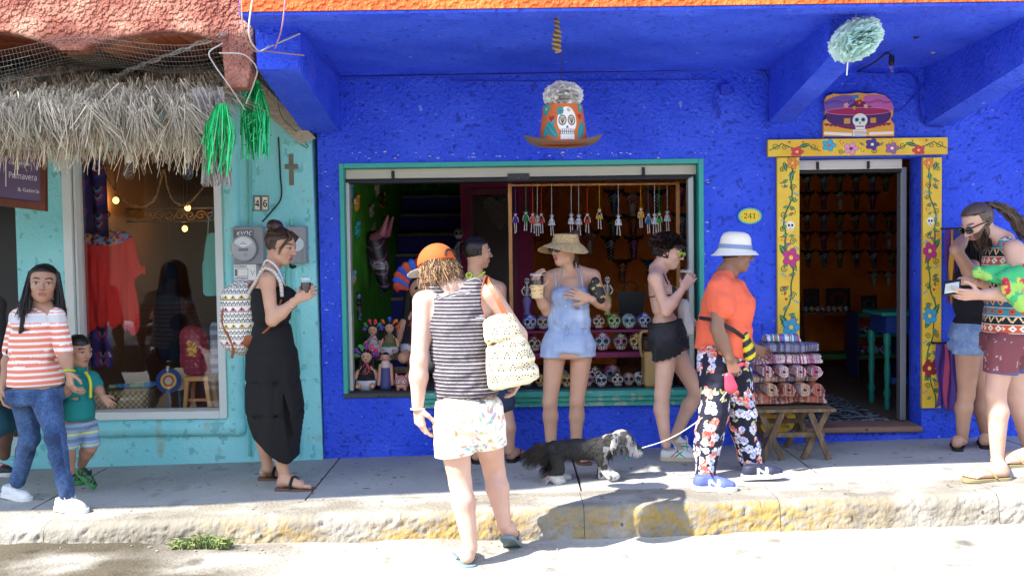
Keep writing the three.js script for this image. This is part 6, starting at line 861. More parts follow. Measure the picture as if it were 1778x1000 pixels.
const lh = thing('dog_leash', 'retractable dog leash with pink handle running down to the dog', 'leash', p.j([1268, 690, 0.2])); part('handle', new Field(0.005, 0.01).cone(p.j([1266, 655, 0.2]), p.j([1270, 672, 0.2]), 0.028, 0.04, { f: V(0, 0, 1), s: 0.5 }).cone(p.j([1272, 640, 0.2]), p.j([1290, 632, 0.2]), 0.014, 0.012).mesh(), M(0xd0405a, 0.4), lh);
part('cord', tube([p.j([1266, 676, 0.2]), P(1240, 708, 1.02), P(1200, 740, 0.98), P(1160, 763, 0.94), P(1112, 779, 0.9)], 0.004, 40, 5), M(0xb9b6b4, 0.6), lh);
}
// woman behind the bearded man
{
const z = 0.3, p = new Fig('woman in dark top and denim shorts with raised arm behind the bearded man', z, 110, SK.tan, G(1685, 785));
p.body({ spine: [[1692, 470, 0, 0.13, 0.075], [1692, 505, 0, 0.14, 0.1], [1690, 550, 0, 0.12, 0.085], [1686, 592, 0, 0.155, 0.11], [1686, 610, 0, 0.155, 0.11]], neck: [1694, 455, 0], headBase: [1694, 440, 0], arms: [[[1684, 470, 0.13], [1661, 434, 0.2], [1682, 404, 0.12]], [[1700, 470, -0.13], [1706, 530, -0.16], [1715, 575, -0.1]]], legs: [[[1682, 612, 0.06], [1679, 685, 0.06], [1672, 765, 0.05]], [[1694, 612, -0.06], [1704, 685, -0.06], [1716, 765, -0.06]]], ar: [0.045, 0.038, 0.026], lr: [0.083, 0.053, 0.034], calf: 0.054 });
p.head([1697, 420, -0.02], 120, 0, 0, 0.21, { hair: [0.012, 0.01, 0.009] }); p.hand([1682, 404, 0.12], V(0.8, 0.3, -0.4), V(0, -0.3, -1), 1, 0.4, 0.9); p.hand([1715, 575, -0.1], V(0.1, -1, 0), V(0, 0, 1), 1, 0.4, 0.9);
const h1 = onG(1664, 784), h2 = onG(1712, 780); p.foot(h1, V(0.4, 0, -0.9), undefined, 0.23, p.j([1672, 765, 0.05])); p.foot(h2, V(0.4, 0, -0.9), undefined, 0.23, p.j([1716, 765, -0.06])); p.finish(); p.sandal(h1, V(0.4, 0, -0.9), null, 0.24, mStrapBlack, mStrapBlack); p.sandal(h2, V(0.4, 0, -0.9), null, 0.24, mStrapBlack, mStrapBlack);
const T = new Field(0.009, 0.02); p.torso(T, p.s.spine.slice(0, 4), 0.012); T.cut(below(P(1690, 562, z).y)); p.cloth('dark_top', T, M(0x15161e, 0.9)); const J = new Field(0.008, 0.02); p.torso(J, p.s.spine.slice(2), 0.014); for (const a of p.s.legs) J.cone(p.j(a[0]), p.j(a[0]).lerp(p.j(a[1]), 0.4), 0.1, 0.1); J.cut(below(P(1690, 613, z).y)).cut(above(P(1690, 560, z).y)); p.cloth('denim_shorts', J, denim(0x5f7ca8, 0x9db4d2, 4), folds(0.014));
const { at } = p.hd, L = []; for (let i = 0; i < 420; i++) { const th = rr(0.9, 5.4), a = Math.sin(th) * 0.4, c = Math.cos(th) * 0.46 - 0.04; L.push({ pts: [at(a * 0.4, 0.52, c * 0.4), at(a * 0.95, 0.3, c * 0.95), at(a * 1.1, -0.2, c * 1.05), at(a * 1.15, rr(-1.1, -0.7), c * 1.1)], w: 0.012, c: hairc([0.012, 0.009, 0.008]), t: 0.4 }); } p.strands('long_hair', L);
}
// bearded man
{
const z = 0.78, p = new Fig('bearded man with ponytail in patterned tank and burgundy shorts opening a wallet', z, -78, SK.light, G(1735, 830));
p.body({ spine: [[1754, 424, 0, 0.155, 0.085], [1753, 470, 0, 0.17, 0.118], [1752, 530, 0, 0.155, 0.108], [1750, 580, 0, 0.16, 0.118], [1749, 606, 0, 0.16, 0.115]], neck: [1745, 418, 0], headBase: [1716, 402, 0], nk: 1.15, arms: [[[1762, 432, 0.17], [1770, 508, 0.21], [1702, 512, 0.24]], [[1748, 432, -0.16], [1748, 500, -0.18], [1696, 488, 0.05]]], legs: [[[1742, 612, 0.09], [1730, 682, 0.1], [1733, 796, 0.1]], [[1758, 612, -0.08], [1764, 682, -0.1], [1788, 782, -0.14]]], ar: [0.056, 0.047, 0.031], lr: [0.09, 0.058, 0.037], calf: 0.062 });
p.head([1699, 386, 0], -78, 30, 0, 0.235, { hair: [0.08, 0.055, 0.04], beard: [0.03, 0.015, 0.01] });
p.hand([1702, 512, 0.24], V(-1, 0.02, 0.1), V(0, 0.5, -0.8), -1, [0.2, 0.3, 0.35, 0.4], 1.02); p.hand([1696, 488, 0.05], V(-1, 0.05, 0.15), V(0, -0.6, 0.5), 1, 0.3, 1);
const h1 = onG(1753, 832), h2 = onG(1800, 808); p.foot(h1, V(-1, 0, 0.1), undefined, 0.275, p.j([1733, 796, 0.1])); p.foot(h2, V(-1, 0, 0.05), undefined, 0.27, p.j([1788, 782, -0.14])); p.finish();
const mf = M(0x8a7f5a, 0.8), ms = M(0xa08a5a, 0.7); p.sandal(h1, V(-1, 0, 0.1), null, 0.285, mf, ms); p.sandal(h2, V(-1, 0, 0.05), null, 0.28, mf, ms);
const az = ctex(512, 512, (c, w, h) => { let y = 0, k = 0; const cs = [['#2f8fa8', '#c8553a'], ['#1b1a22', '#e0c89a'], ['#c8553a', '#e8e0d0'], ['#1d5f86', '#e09a5a']]; while (y < h) { const [a, b] = cs[k % 4], hh = 64; c.fillStyle = a; c.fillRect(0, y, w, hh); c.fillStyle = b; for (let x = 0; x < w; x += 64) { c.beginPath(); if (k % 2) { c.moveTo(x, y + 8); c.lineTo(x + 32, y + 56); c.lineTo(x + 64, y + 8); c.lineTo(x + 48, y + 8); c.lineTo(x + 32, y + 34); c.lineTo(x + 16, y + 8); } else { c.moveTo(x + 32, y + 6); c.lineTo(x + 58, y + 32); c.lineTo(x + 32, y + 58); c.lineTo(x + 6, y + 32); } c.fill(); c.fillStyle = '#141418'; c.fillRect(x + 26, y + 28, 12, 8); c.fillStyle = b; } c.fillStyle = '#efe6d2'; c.fillRect(0, y, w, 5); y += hh; k++; } }, 2.4);
const T = new Field(0.008, 0.02); p.torso(T, p.s.spine, 0.016); T.cone(p.j([1750, 424, 0.1]), p.j([1752, 424, -0.1]), 0.05, 0.05); const c1 = p.j([1764, 440, 0.2]); T.cut(below(P(1750, 583, z).y)).cut((x, y, zz) => 0.075 - Math.hypot(x - c1.x, (y - c1.y) * 0.7, (zz - c1.z) * 0.8)); const nk = p.j([1730, 402, 0]); T.cut((x, y, zz) => 0.085 - Math.hypot(x - nk.x, y - nk.y, zz - nk.z)); p.cloth('patterned_tank', T, cm(az), folds(0.018, 14));
const J = new Field(0.008, 0.02); p.torso(J, [[1750, 576, 0, 0.162, 0.12], [1749, 612, 0, 0.165, 0.122]], 0.016); J.cone(p.j([1742, 606, 0.08]), p.j([1738, 660, 0.09]), 0.102, 0.1).cone(p.j([1758, 606, -0.08]), p.j([1762, 650, -0.1]), 0.1, 0.1); const hy = P(1740, 650, z + 0.1).y; J.cut((x, y, zz) => hy + 0.012 * Math.sin((x - 3.4) * 9) - y); p.cloth('burgundy_shorts', J, vc(0.85, { bumpMap: weave, bumpScale: 0.001 }), folds(0.016), (x, y, zz) => (y < hy + 0.02 ? [0.08, 0.1, 0.26] : n3(x * 60, y * 60, zz * 60) > 0.86 ? [0.5, 0.42, 0.45] : [0.2, 0.055, 0.065]));
const { at } = p.hd, H = p.cap((a, b, c) => Math.max(-0.2 - b, c > 0.08 ? 0.3 + (c - 0.1) * 0.2 - b : (Math.abs(a) > 0.3 && c > -0.16 && b < 0.06 ? 0.05 : -0.2)), 0.03, 0.005); p.cloth('hair', H, M(0x5a4a3e, 0.45), H.nz);
const L = []; for (let i = 0; i < 380; i++) { const a = rr(-0.36, 0.36); L.push({ pts: [at(a * 0.8, 0.42 - Math.abs(a) * 0.3, 0.3 - Math.abs(a) * 0.3), at(a, 0.44 - Math.abs(a) * 0.5, -0.05), at(a * 0.6, 0.3, -0.38), at(rr(-0.06, 0.06), 0.26, -0.5)], w: 0.005, c: hairc([0.12, 0.085, 0.065], 0.5), t: 0.7 }); }
for (let i = 0; i < 420; i++) { const ph = rnd() * 6, o1 = rr(-0.1, 0.1); const pts = []; for (let k = 0; k < 6; k++) { const t = k / 5; const q = at(o1, 0.28, -0.5).lerp(p.j([1782 + rr(-8, 8), 405 + rr(-14, 16), 0.02]), t); q.y += Math.sin(t * 3) * 0.05 + 0.012 * Math.sin(ph + k * 2); q.x += 0.01 * Math.cos(ph + k * 2); q.z += o1 * 0.3 * t; pts.push(q); } L.push({ pts, w: 0.006, c: hairc([0.09, 0.06, 0.042], 0.5), t: 0.5 }); } p.strands('long_tied_hair', L);
const B = []; for (let i = 0; i < 520; i++) { const a = rr(-0.3, 0.3), b = rr(-0.48, -0.12), c = 0.34 - Math.abs(a) * 0.75 - Math.abs(b + 0.28) * 0.2; B.push({ pts: [at(a, b, c), at(a * 1.05, b - 0.1, c + 0.05), at(a * 0.9, b - rr(0.15, 0.3), c + 0.06)], w: 0.008, c: hairc([0.035, 0.016, 0.01], 0.5) }); } p.strands('beard', B);
part('sunglasses', [ball(at(0.15, 0, 0.42), 0.028, 1, 0.8, 0.3), ball(at(-0.15, 0, 0.42), 0.028, 1, 0.8, 0.3), tube([at(0.2, 0.04, 0.41), at(0.36, 0.03, 0.1), at(0.37, 0, -0.05)], 0.004, 10, 5)], M(0x090909, 0.12), p.o, { kind: 'stuff' });
const wl = thing('wallet', 'open dark wallet with paper inside held by the bearded man', 'wallet', p.j([1648, 512, 0.22])), q = (x, y, d) => p.j([x, y, d]); part('cover', [hexa([q(1637, 512, 0.24), q(1668, 508, 0.26), q(1670, 484, 0.2), q(1640, 488, 0.18)], [q(1637, 514, 0.235), q(1668, 510, 0.255), q(1670, 486, 0.195), q(1640, 490, 0.175)])], mBlack, wl); part('paper', [hexa([q(1641, 509, 0.25), q(1666, 505, 0.266), q(1667, 489, 0.222), q(1643, 493, 0.205)], [q(1641, 510, 0.248), q(1666, 506, 0.264), q(1667, 490, 0.22), q(1643, 494, 0.203)])], M(0xcfd6c8, 0.8), wl);
const sc = thing('shawl', 'green and red patterned cloth draped over the arm of the bearded man', 'shawl', p.j([1740, 560, 0.2])); const FS = new Field(0.008, 0.02); FS.cone(q(1700, 472, 0.16), q(1745, 470, 0.2), 0.035, 0.05).cone(q(1712, 480, 0.18), q(1765, 490, 0.26), 0.03, 0.05).cone(q(1750, 500, 0.28), q(1778, 530, 0.3), 0.04, 0.035).cone(q(1745, 480, 0.26), q(1776, 470, 0.27), 0.04, 0.04);
part('cloth', FS.mesh({ noise: folds(0.03, 20), color: (x, y, zz) => { const t = fb(x * 9, y * 9, zz * 9, 2) + (x - 3.3) * 0.5; return t < 0.5 ? (fb(x * 22, y * 22, zz * 5) > 0.5 ? [0.05, 0.45, 0.16] : [0.35, 0.62, 0.12]) : (fb(x * 20, y * 20, zz * 5) > 0.52 ? [0.75, 0.5, 0.1] : [0.5, 0.03, 0.06]); } }), vc(0.8), sc);
}
// dog
{
const z = 0.9, q = (x, y, dz = 0) => P(x, y, z + dz), d = thing('dog', 'small black and grey dog with shaggy head walking on a leash', 'dog', G(1015, 842)), F = new Field(0.008, 0.03);
const paw = (x, y, dz) => { const g = G(x, y); return V(g.x, gy(g.x) + 0.016, z + dz); };
F.cone(q(965, 781), q(1000, 780), 0.055, 0.058).cone(q(1000, 780), q(1045, 780), 0.059, 0.068).cone(q(1045, 780), q(1058, 772), 0.068, 0.055).cone(q(1058, 772), q(1074, 764), 0.052, 0.05);
F.ball(q(1081, 763), 0.06).cone(q(1088, 771), q(1104, 780), 0.045, 0.026).ball(q(1107, 779), 0.014);
for (const [s, x, kx, px, py] of [[1, 968, 974, 974, 838], [-1, 964, 962, 986, 836]]) { const dz = s * 0.045; F.cone(q(x, 795, dz), q(kx - 4, 815, dz), 0.047, 0.027).cone(q(kx - 4, 815, dz), q(kx - 14 + (s < 0 ? 16 : 0), 826, dz), 0.032, 0.022).cone(q(kx - 14 + (s < 0 ? 16 : 0), 826, dz), paw(px - 6, py, dz), 0.021, 0.02).cone(paw(px - 6, py, dz), paw(px + 3, py, dz), 0.021, 0.019); }
for (const [s, ex, px, py, up] of [[1, 1054, 1066, 842, 0.02], [-1, 1046, 1049, 840, 0]]) { const dz = s * 0.045, w = paw(px, py, dz).add(V(0, up, 0)); F.cone(q(1046, 798, dz), q(ex, 818, dz), 0.034, 0.024).cone(q(ex, 818, dz), w, 0.022, 0.02).cone(w, w.clone().add(V(0.025, 0, 0)), 0.024, 0.02); }
F.cone(q(958, 778), q(942, 782), 0.026, 0.035).cone(q(942, 782), q(925, 792), 0.04, 0.038);
const dc = (x, y, zz) => { const px = 889 + x / S(z), py = 430 - (y - CY) / S(z) - (px - 889) * 0.014, n = fb(x * 24, y * 24, zz * 24, 3); let c = [0.016, 0.014, 0.014]; if (px > 1044) c = n > 0.56 ? [0.22, 0.21, 0.21] : c; if (px > 1060 && py < 796) c = n > 0.5 ? [0.26, 0.25, 0.25] : [0.03, 0.03, 0.03]; if (px > 1088 && py > 775) c = [0.62, 0.6, 0.57]; if (px > 1103 && py < 782) c = [0.01, 0.01, 0.01]; if (py > 816 && px > 1036) c = n > 0.35 ? [0.55, 0.54, 0.53] : [0.1, 0.1, 0.1]; if (py > 826 && px < 1000) c = [0.48, 0.46, 0.43]; if (px < 945) c = [0.03, 0.02, 0.016]; return c; };
part('body', F.mesh({ noise: (x, y, zz) => (fb(x * 30, y * 30, zz * 30, 3) - 0.5) * 0.02, color: dc }), vc(0.8), d);
const L = [], g = F.mesh({ uv: false }), P3 = g.attributes.position, N3 = g.attributes.normal; for (let i = 0; i < 7000; i++) { const k = Math.floor(rnd() * P3.count), a = V(P3.getX(k), P3.getY(k), P3.getZ(k)), n = V(N3.getX(k), N3.getY(k), N3.getZ(k)), px = 889 + a.x / S(z), py = 430 - (a.y - CY) / S(z), head = px > 1056 && py < 800, tail = px < 952, len = head ? 0.024 : tail ? 0.05 : py > 800 ? 0.005 : 0.009, dir = n.multiplyScalar(0.45).add(V(head ? 0.15 : tail ? -0.7 : -0.6, head ? -0.8 : -0.5, 0)).normalize(); L.push({ pts: [a, a.clone().addScaledVector(dir, len * 0.5), a.clone().addScaledVector(dir, len).add(V(0, -len * 0.25, 0))], w: 0.0035, c: dc(a.x, a.y, a.z).map((v) => v * rr(0.7, 1.3)), t: 0.3 }); }
part('fur', ribbons(L), vc(0.7, { side: THREE.DoubleSide }), d, { kind: 'stuff' });
for (const s of [-1, 1]) { part('ear', new Field(0.006, 0.01).cone(q(1070, 758, s * 0.06), q(1066, 778, s * 0.075), 0.022, 0.026, { f: V(0, 0, 1), s: 0.5 }).mesh({ color: (x, y, zz) => (n3(x * 90, y * 60, zz * 90) > 0.5 ? [0.22, 0.21, 0.21] : [0.04, 0.04, 0.04]) }), vc(0.8), d); part('eye', ball(q(1098, 768, s * 0.03), 0.009), M(0x0a0705, 0.1), d); }
part('nose', ball(q(1111, 776), 0.013, 1, 0.8, 1.1), M(0x080808, 0.3), d); part('tag', ball(q(1088, 796, 0.03), 0.009), M(0x2f8a4a, 0.3), d);
}
// ---------- display window of the blue shop ----------
const LEDGE = WIN.b + 0.012;
// painted skulls
const PAL = {
blue: [[0.03, 0.06, 0.4], [0.7, 0.75, 0.85], [0.5, 0.55, 0.8]], sky: [[0.06, 0.25, 0.55], [0.8, 0.5, 0.08], [0.7, 0.1, 0.1]], wine: [[0.14, 0.015, 0.02], [0.7, 0.62, 0.4], [0.5, 0.1, 0.1]], green: [[0.03, 0.25, 0.05], [0.6, 0.7, 0.2], [0.6, 0.1, 0.3]], mint: [[0.35, 0.6, 0.5], [0.1, 0.3, 0.35], [0.6, 0.1, 0.25]], navy: [[0.015, 0.025, 0.2], [0.6, 0.65, 0.8], [0.7, 0.7, 0.75]], red: [[0.4, 0.02, 0.02], [0.2, 0.5, 0.7], [0.75, 0.7, 0.6]], forest: [[0.02, 0.1, 0.03], [0.65, 0.15, 0.35], [0.5, 0.6, 0.2]], plum: [[0.2, 0.02, 0.12], [0.75, 0.6, 0.05], [0.7, 0.5, 0.1]], black: [[0.015, 0.015, 0.015], [0.7, 0.68, 0.62], [0.6, 0.3, 0.1]], white: [[0.68, 0.67, 0.64], [0.04, 0.04, 0.04], [0.08, 0.08, 0.1]], magenta: [[0.35, 0.02, 0.14], [0.05, 0.3, 0.4], [0.7, 0.5, 0.1]], coral: [[0.6, 0.16, 0.1], [0.05, 0.3, 0.45], [0.8, 0.7, 0.3]], yellow: [[0.7, 0.45, 0.03], [0.3, 0.04, 0.1], [0.05, 0.3, 0.1]], orange: [[0.65, 0.2, 0.02], [0.05, 0.05, 0.3], [0.8, 0.7, 0.5]], teal: [[0.02, 0.28, 0.32], [0.8, 0.6, 0.2], [0.6, 0.1, 0.2]] };
const skullCache = {};
function skullGeo(pal, cell = 0.0042) {
const key = pal + cell; if (skullCache[key]) return skullCache[key].clone(); const [c0, c1, c2] = PAL[pal], I = [V(1, 0, 0), V(0, 1, 0), V(0, 0, 1)], F = new Field(cell, 0.008);
F.ell(V(0, 0.058, -0.008), [0.046, 0.044, 0.052], I).ell(V(0, 0.026, 0.016), [0.032, 0.026, 0.03], I).cone(V(-0.03, 0.042, 0.022), V(0.03, 0.042, 0.022), 0.013, 0.013); for (const s of [-1, 1]) F.ball(V(s * 0.019, 0.056, 0.05), 0.014, { neg: 1, k: 0.004 }); F.ball(V(0, 0.036, 0.052), 0.007, { neg: 1, k: 0.004 }); F.cut((x, y) => -y);
const g = F.mesh({ uv: false, color: (x, y, z) => { const s = x < 0 ? -1 : 1, dx = x - s * 0.019, dy = y - 0.056, r = Math.hypot(dx, dy), a = Math.atan2(dy, dx); if (z > 0.015) { if (r < 0.0125) return [0.01, 0.01, 0.01]; if (r < 0.018 + 0.004 * Math.cos(a * 9)) return c1; if (Math.abs(x) < 0.006 && Math.abs(y - 0.037) < 0.007) return [0.01, 0.01, 0.01]; if (Math.abs(y - 0.018) < 0.0075 && Math.abs(x) < 0.024) return Math.abs(((x / 0.006) % 1)) < 0.22 || Math.abs(y - 0.018) < 0.0012 ? [0.02, 0.02, 0.02] : [0.68, 0.62, 0.55]; const fr = Math.hypot(x, y - 0.088), fa = Math.atan2(y - 0.088, x); if (fr < 0.005) return c1; if (fr < 0.011 + 0.004 * Math.cos(fa * 6)) return c2; } const t = Math.sin(x * 330) * Math.sin(y * 330) * Math.sin(z * 300 + 1); return t > 0.42 ? c2 : t < -0.5 ? c1 : c0; } });
skullCache[key] = g; return g.clone();
}
const mGlaze = vc(0.25);
function skull(px, py, z, rpx, pal, label) { const s = rpx * S(z) / 0.046, b = P(px, py + rpx * 1.08, z); const m = new THREE.Mesh(skullGeo(pal), mGlaze); m.name = numbered('painted_skull'); m.position.copy(b); m.scale.setScalar(s); m.rotation.y = rr(-0.15, 0.15); m.castShadow = m.receiveShadow = true; m.userData = { label, category: 'skull', group: 'painted skulls for sale' }; scene.add(m); return m; }
{ // stepped magenta shelf
const sh = thing('display_shelf', 'magenta stepped display shelf holding the painted skulls', 'shelf', P(1030, 660, -0.4)), mm = M(0x7d1a4c, 0.6, { bumpMap: fineBump, bumpScale: 0.001 }), x0 = P(895, 572, -0.42).x, x1 = P(1150, 572, -0.42).x, bb = (a, b, c, d, e, f) => boxUV(box(a, b, c, d, e, f, 0.004));
const y1 = P(1030, 571.5, -0.42).y, y2 = P(1030, 610, -0.34).y; part('plank', bb(x0, x1, y1 - 0.02, y1, -0.56, -0.34), mm, sh); part('plank', bb(x0, x1, y2 - 0.04, y2, -0.5, -0.26), mm, sh); for (const x of [x0 - 0.02, (x0 + x1) / 2, x1]) part('upright', bb(x, x + 0.02, LEDGE, y1 - 0.021, -0.55, -0.505), mm, sh);
}
const SKL = [[920, 558, -0.42, 12.5, 'blue', 'blue and white painted skull under the purple skeleton figurine'], [944, 559, -0.42, 12, 'sky', 'sky blue skull with orange petals on top shelf'], [1039, 559, -0.42, 12, 'wine', 'dark red skull with cream eye petals on top shelf'], [1066, 558, -0.42, 12.5, 'green', 'bright green painted skull on top shelf'], [1092, 558, -0.42, 12, 'mint', 'mint painted skull on top shelf'], [1119, 557, -0.42, 12.5, 'navy', 'dark blue painted skull at end of top shelf'],
[928, 597, -0.36, 13, 'wine', 'dark red skull on middle shelf behind the tote bag'], [1046, 593, -0.36, 15, 'red', 'large red skull with blue eye petals on middle shelf'], [1077, 595, -0.36, 14, 'forest', 'dark green skull with pink eye petals on middle shelf'], [1105, 594, -0.36, 14, 'plum', 'plum skull with yellow eye petals on middle shelf'],
[1033, 633, -0.32, 14, 'black', 'black skull with white eye petals at the back of ledge'], [1044, 652, -0.14, 10.5, 'white', 'small white skull with black dots on ledge'], [1064, 638, -0.32, 15, 'magenta', 'large magenta skull at the back of the ledge'], [1072, 650, -0.14, 11.5, 'black', 'small black and white skull beside the white one'], [1092, 645, -0.18, 10.5, 'coral', 'coral skull with blue eyes on ledge'], [1111, 645, -0.18, 11, 'white', 'white and black skull on ledge beside the tan cooler'], [984, 652, -0.14, 11, 'yellow', 'yellow skull on ledge seen between the romper legs'], [976, 645, -0.3, 12, 'teal', 'teal skull behind the yellow one'], [1020, 652, -0.16, 10.5, 'orange', 'orange skull on ledge beside a bare leg'], [940, 650, -0.16, 11, 'plum', 'plum skull on ledge beside the crochet bag'], [916, 652, -0.2, 11, 'mint', 'mint skull on ledge partly behind the crochet bag']];
for (const a of SKL) { const m = skull(...a); if (a[2] > -0.335 ) m.position.y = LEDGE; else m.position.y = a[1] < 580 ? P(1030, 571.5, -0.42).y : P(1030, 610, -0.34).y; }
// skeleton figurines
for (const [px, top, bot, c, l] of [[915, 480, 546, [0.28, 0.24, 0.6], 'slim skeleton figurine in purple dress standing on a skull'], [1055, 478, 546, [0.6, 0.62, 0.2], 'slim skeleton figurine in yellow dress behind the romper']]) {
const z = -0.44, f = thing('skeleton_figurine', l, 'figurine', P(px, bot, z), 'skeleton figurines'), q = (x, y, d = 0) => P(px + x, y, z + d); const g = skullGeo('white'); g.scale(0.42, 0.5, 0.42); const h = q(0, top + 14); g.translate(h.x, h.y, h.z); part('head', g, mGlaze, f);
const ws = M(0xcfcabb, 0.5); part('torso', [rod(q(0, top + 14), q(0, top + 36), 0.006), ...[0, 1, 2, 3].map((k) => new THREE.TorusGeometry(0.02 - k * 0.002, 0.0035, 6, 14).rotateX(1.57).translate(...q(0, top + 20 + k * 4).toArray()))], ws, f, { kind: 'stuff' });
for (const s of [-1, 1]) part('arm', tube([q(s * 4, top + 17), q(s * 9, top + 26, 0.02), q(s * 5, top + 33, 0.04)], 0.005, 12, 6), ws, f);
const hgt = q(0, top + 34).y - q(0, bot).y, d = lathe([[0.03, 0], [0.02, hgt * 0.12], [0.022, hgt * 0.3], [0.034, hgt * 0.75], [0.016, hgt]]); const b = q(0, bot); part('dress', d.translate(b.x, b.y, b.z), M(new THREE.Color(...c), 0.5, { map: dtex(64, gray((u, v) => 0.55 + 0.45 * tn(u, v, 16, 2, 160)), 8) }), f);
}
{ // cooler, black bag
const z = -0.1, c = thing('cooler_jug', 'tan plastic cooler with dark lid on the window ledge', 'cooler', V(P(1136, 660, z).x, LEDGE, z)), x0 = P(1117, 650, z).x, x1 = P(1166, 650, z).x, yt = P(1130, 608, z).y; part('body', box(x0, x1, LEDGE + 0.001, yt, z - 0.11, z + 0.07, 0.025), M(0xb8985f, 0.5), c); part('lid', box(x0 - 0.004, x1 + 0.004, yt + 0.001, yt + 0.09, z - 0.112, z + 0.072, 0.02), M(0x3a2416, 0.45), c); part('handle', tube([V(x0 - 0.006, yt - 0.04, z), V(x0 - 0.02, yt + 0.02, z + 0.02), V(x0 - 0.012, yt + 0.13, z + 0.02), V(x0 + 0.05, yt + 0.14, z + 0.02)], 0.011, 24, 8), M(0xb8985f, 0.5), c);
const b = thing('black_bag', 'black handbag with loop handle standing behind the skulls', 'bag', P(1090, 545, -0.8)); part('bag', hexa([P(1076, 546, -0.7), P(1116, 546, -0.7), P(1122, 506, -0.7), P(1072, 506, -0.7)], [P(1076, 546, -0.85), P(1116, 546, -0.85), P(1122, 506, -0.85), P(1072, 506, -0.85)]), M(0x0d0d0e, 0.55), b); part('handle', tube([P(1084, 507, -0.72), P(1086, 492, -0.72), P(1097, 488, -0.72), P(1106, 494, -0.72), P(1107, 507, -0.72)], 0.006, 24, 6), M(0x0d0d0e, 0.5), b); part('stand', boxUV(box(P(1072, 546, -0.78).x, P(1120, 546, -0.78).x, FLY, P(1090, 546.5, -0.78).y - 0.002, -0.86, -0.69)), mDarkWood, b);
}
{ // hanging rack and its little dolls
const z = -0.3, r = thing('doll_rack', 'plain pine frame with little dolls hanging from its top bar', 'rack', P(1030, 660, z)), w = 0.013; const a = P(885, 322, z), b = P(1177, 319, z), y0 = LEDGE;
part('top_bar', bar(a, b, w, 0.02), mPine, r); part('post', bar(V(a.x, y0, z - 0.001), V(a.x, a.y + 0.012, z - 0.001), w * 2, 0.024), mPine, r); part('post', bar(V(b.x, y0, z - 0.001), V(b.x, b.y + 0.012, z - 0.001), w * 2, 0.024), mPine, r);
const D = [[895, 371, 'purple', 0x5a2f9a, 0], [913, 368, 'green', 0x1f8a4a, 1], [925, 371, 'orange', 0xd85a2a, 0], [933, 376, 'white', 0xd8d8dc, 0], [940, 371, 'red', 0xc23020, 2], [958, 375, 'white', 0xd8d8dc, 1], [992, 373, 'white', 0xd8d8dc, 1], [1005, 374, 'white', 0xc8c8d0, 0], [1020, 371, 'red', 0xc8301c, 2], [1041, 364, 'yellow', 0xe0a818, 2], [1074, 375, 'white', 0xdcdce0, 1], [1113, 362, 'golden', 0xe8a21a, 1], [1126, 371, 'blue', 0x1a6a9a, 0], [1137, 373, 'white', 0xd8d8dc, 0], [1145, 370, 'green', 0x2fa83a, 2], [1159, 368, 'white', 0xcfcfd6, 0]];
const seen = {}; D.forEach(([px, py, cn, col, v], i) => {
const zz = z + 0.012 + (i % 3) * 0.012, q = (x, y, d = 0) => P(px + x, py + y, zz + d), tb = P(px, 321, zz); const d = thing('skeleton_doll', cn === 'white' ? 'tiny skeleton doll in white dress hanging on a white string' : `tiny skeleton doll in ${cn} skirt hanging from the rack` + (seen[cn] ? ', beside the ' + ({ red: 'yellow one', green: 'blue one' }[cn] ?? 'white one') : ''), 'doll', q(0, 36), 'dolls hanging from the rack'); seen[cn] = 1;
const mS = M(col, 0.7), mB = M(0xd6d2c6, 0.6), th = 0.0035; part('string', tube([V(tb.x, tb.y + 0.012, zz - 0.008), q(0, -3)], 0.0018, 3, 4), mS, d); part('head', ball(q(0, 1.5), 0.011, 1, 1.1, 1, 10), mB, d); part('hat', lathe([[0, 0.01], [0.009, 0.008], [0.01, 0.001], [0.022, -0.002], [0.021, -0.004], [0, -0.002]], 12).translate(...q(0, -0.5).toArray()), mS, d);
const wst = q(0, 9), hg = 0.042; const sg = new THREE.ConeGeometry(0.028, hg, 14, 1, true); const pp = sg.attributes.position; for (let k = 0; k < pp.count; k++) { const s = 1 + 0.12 * Math.sin(k * 2.4); pp.setX(k, pp.getX(k) * s); pp.setZ(k, pp.getZ(k) * s); } sg.computeVertexNormals(); sg.translate(wst.x, wst.y - hg / 2 + 0.012, wst.z); part('skirt', sg, M(col, 0.85, { side: THREE.DoubleSide }), d); part('bodice', ball(q(0, 7.5), 0.011, 1, 1.2, 0.8, 8), v === 2 ? M(0x1a1512, 0.8) : mS, d);
for (const s of [-1, 1]) { const k = rr(-1, 1.5); part('arm', tube([q(s * 2, 5), q(s * 4.5, 9 + k), q(s * 5, 15 + k, 0.01)], 0.0028, 8, 5), mB, d); part('leg', [rod(q(s * 1.8, 16), q(s * 2 + k, 31 + k), 0.0028), ball(q(s * 2 + k, 32 + k), 0.005, 1, 1, 1, 8)], mB, d); }
});
}
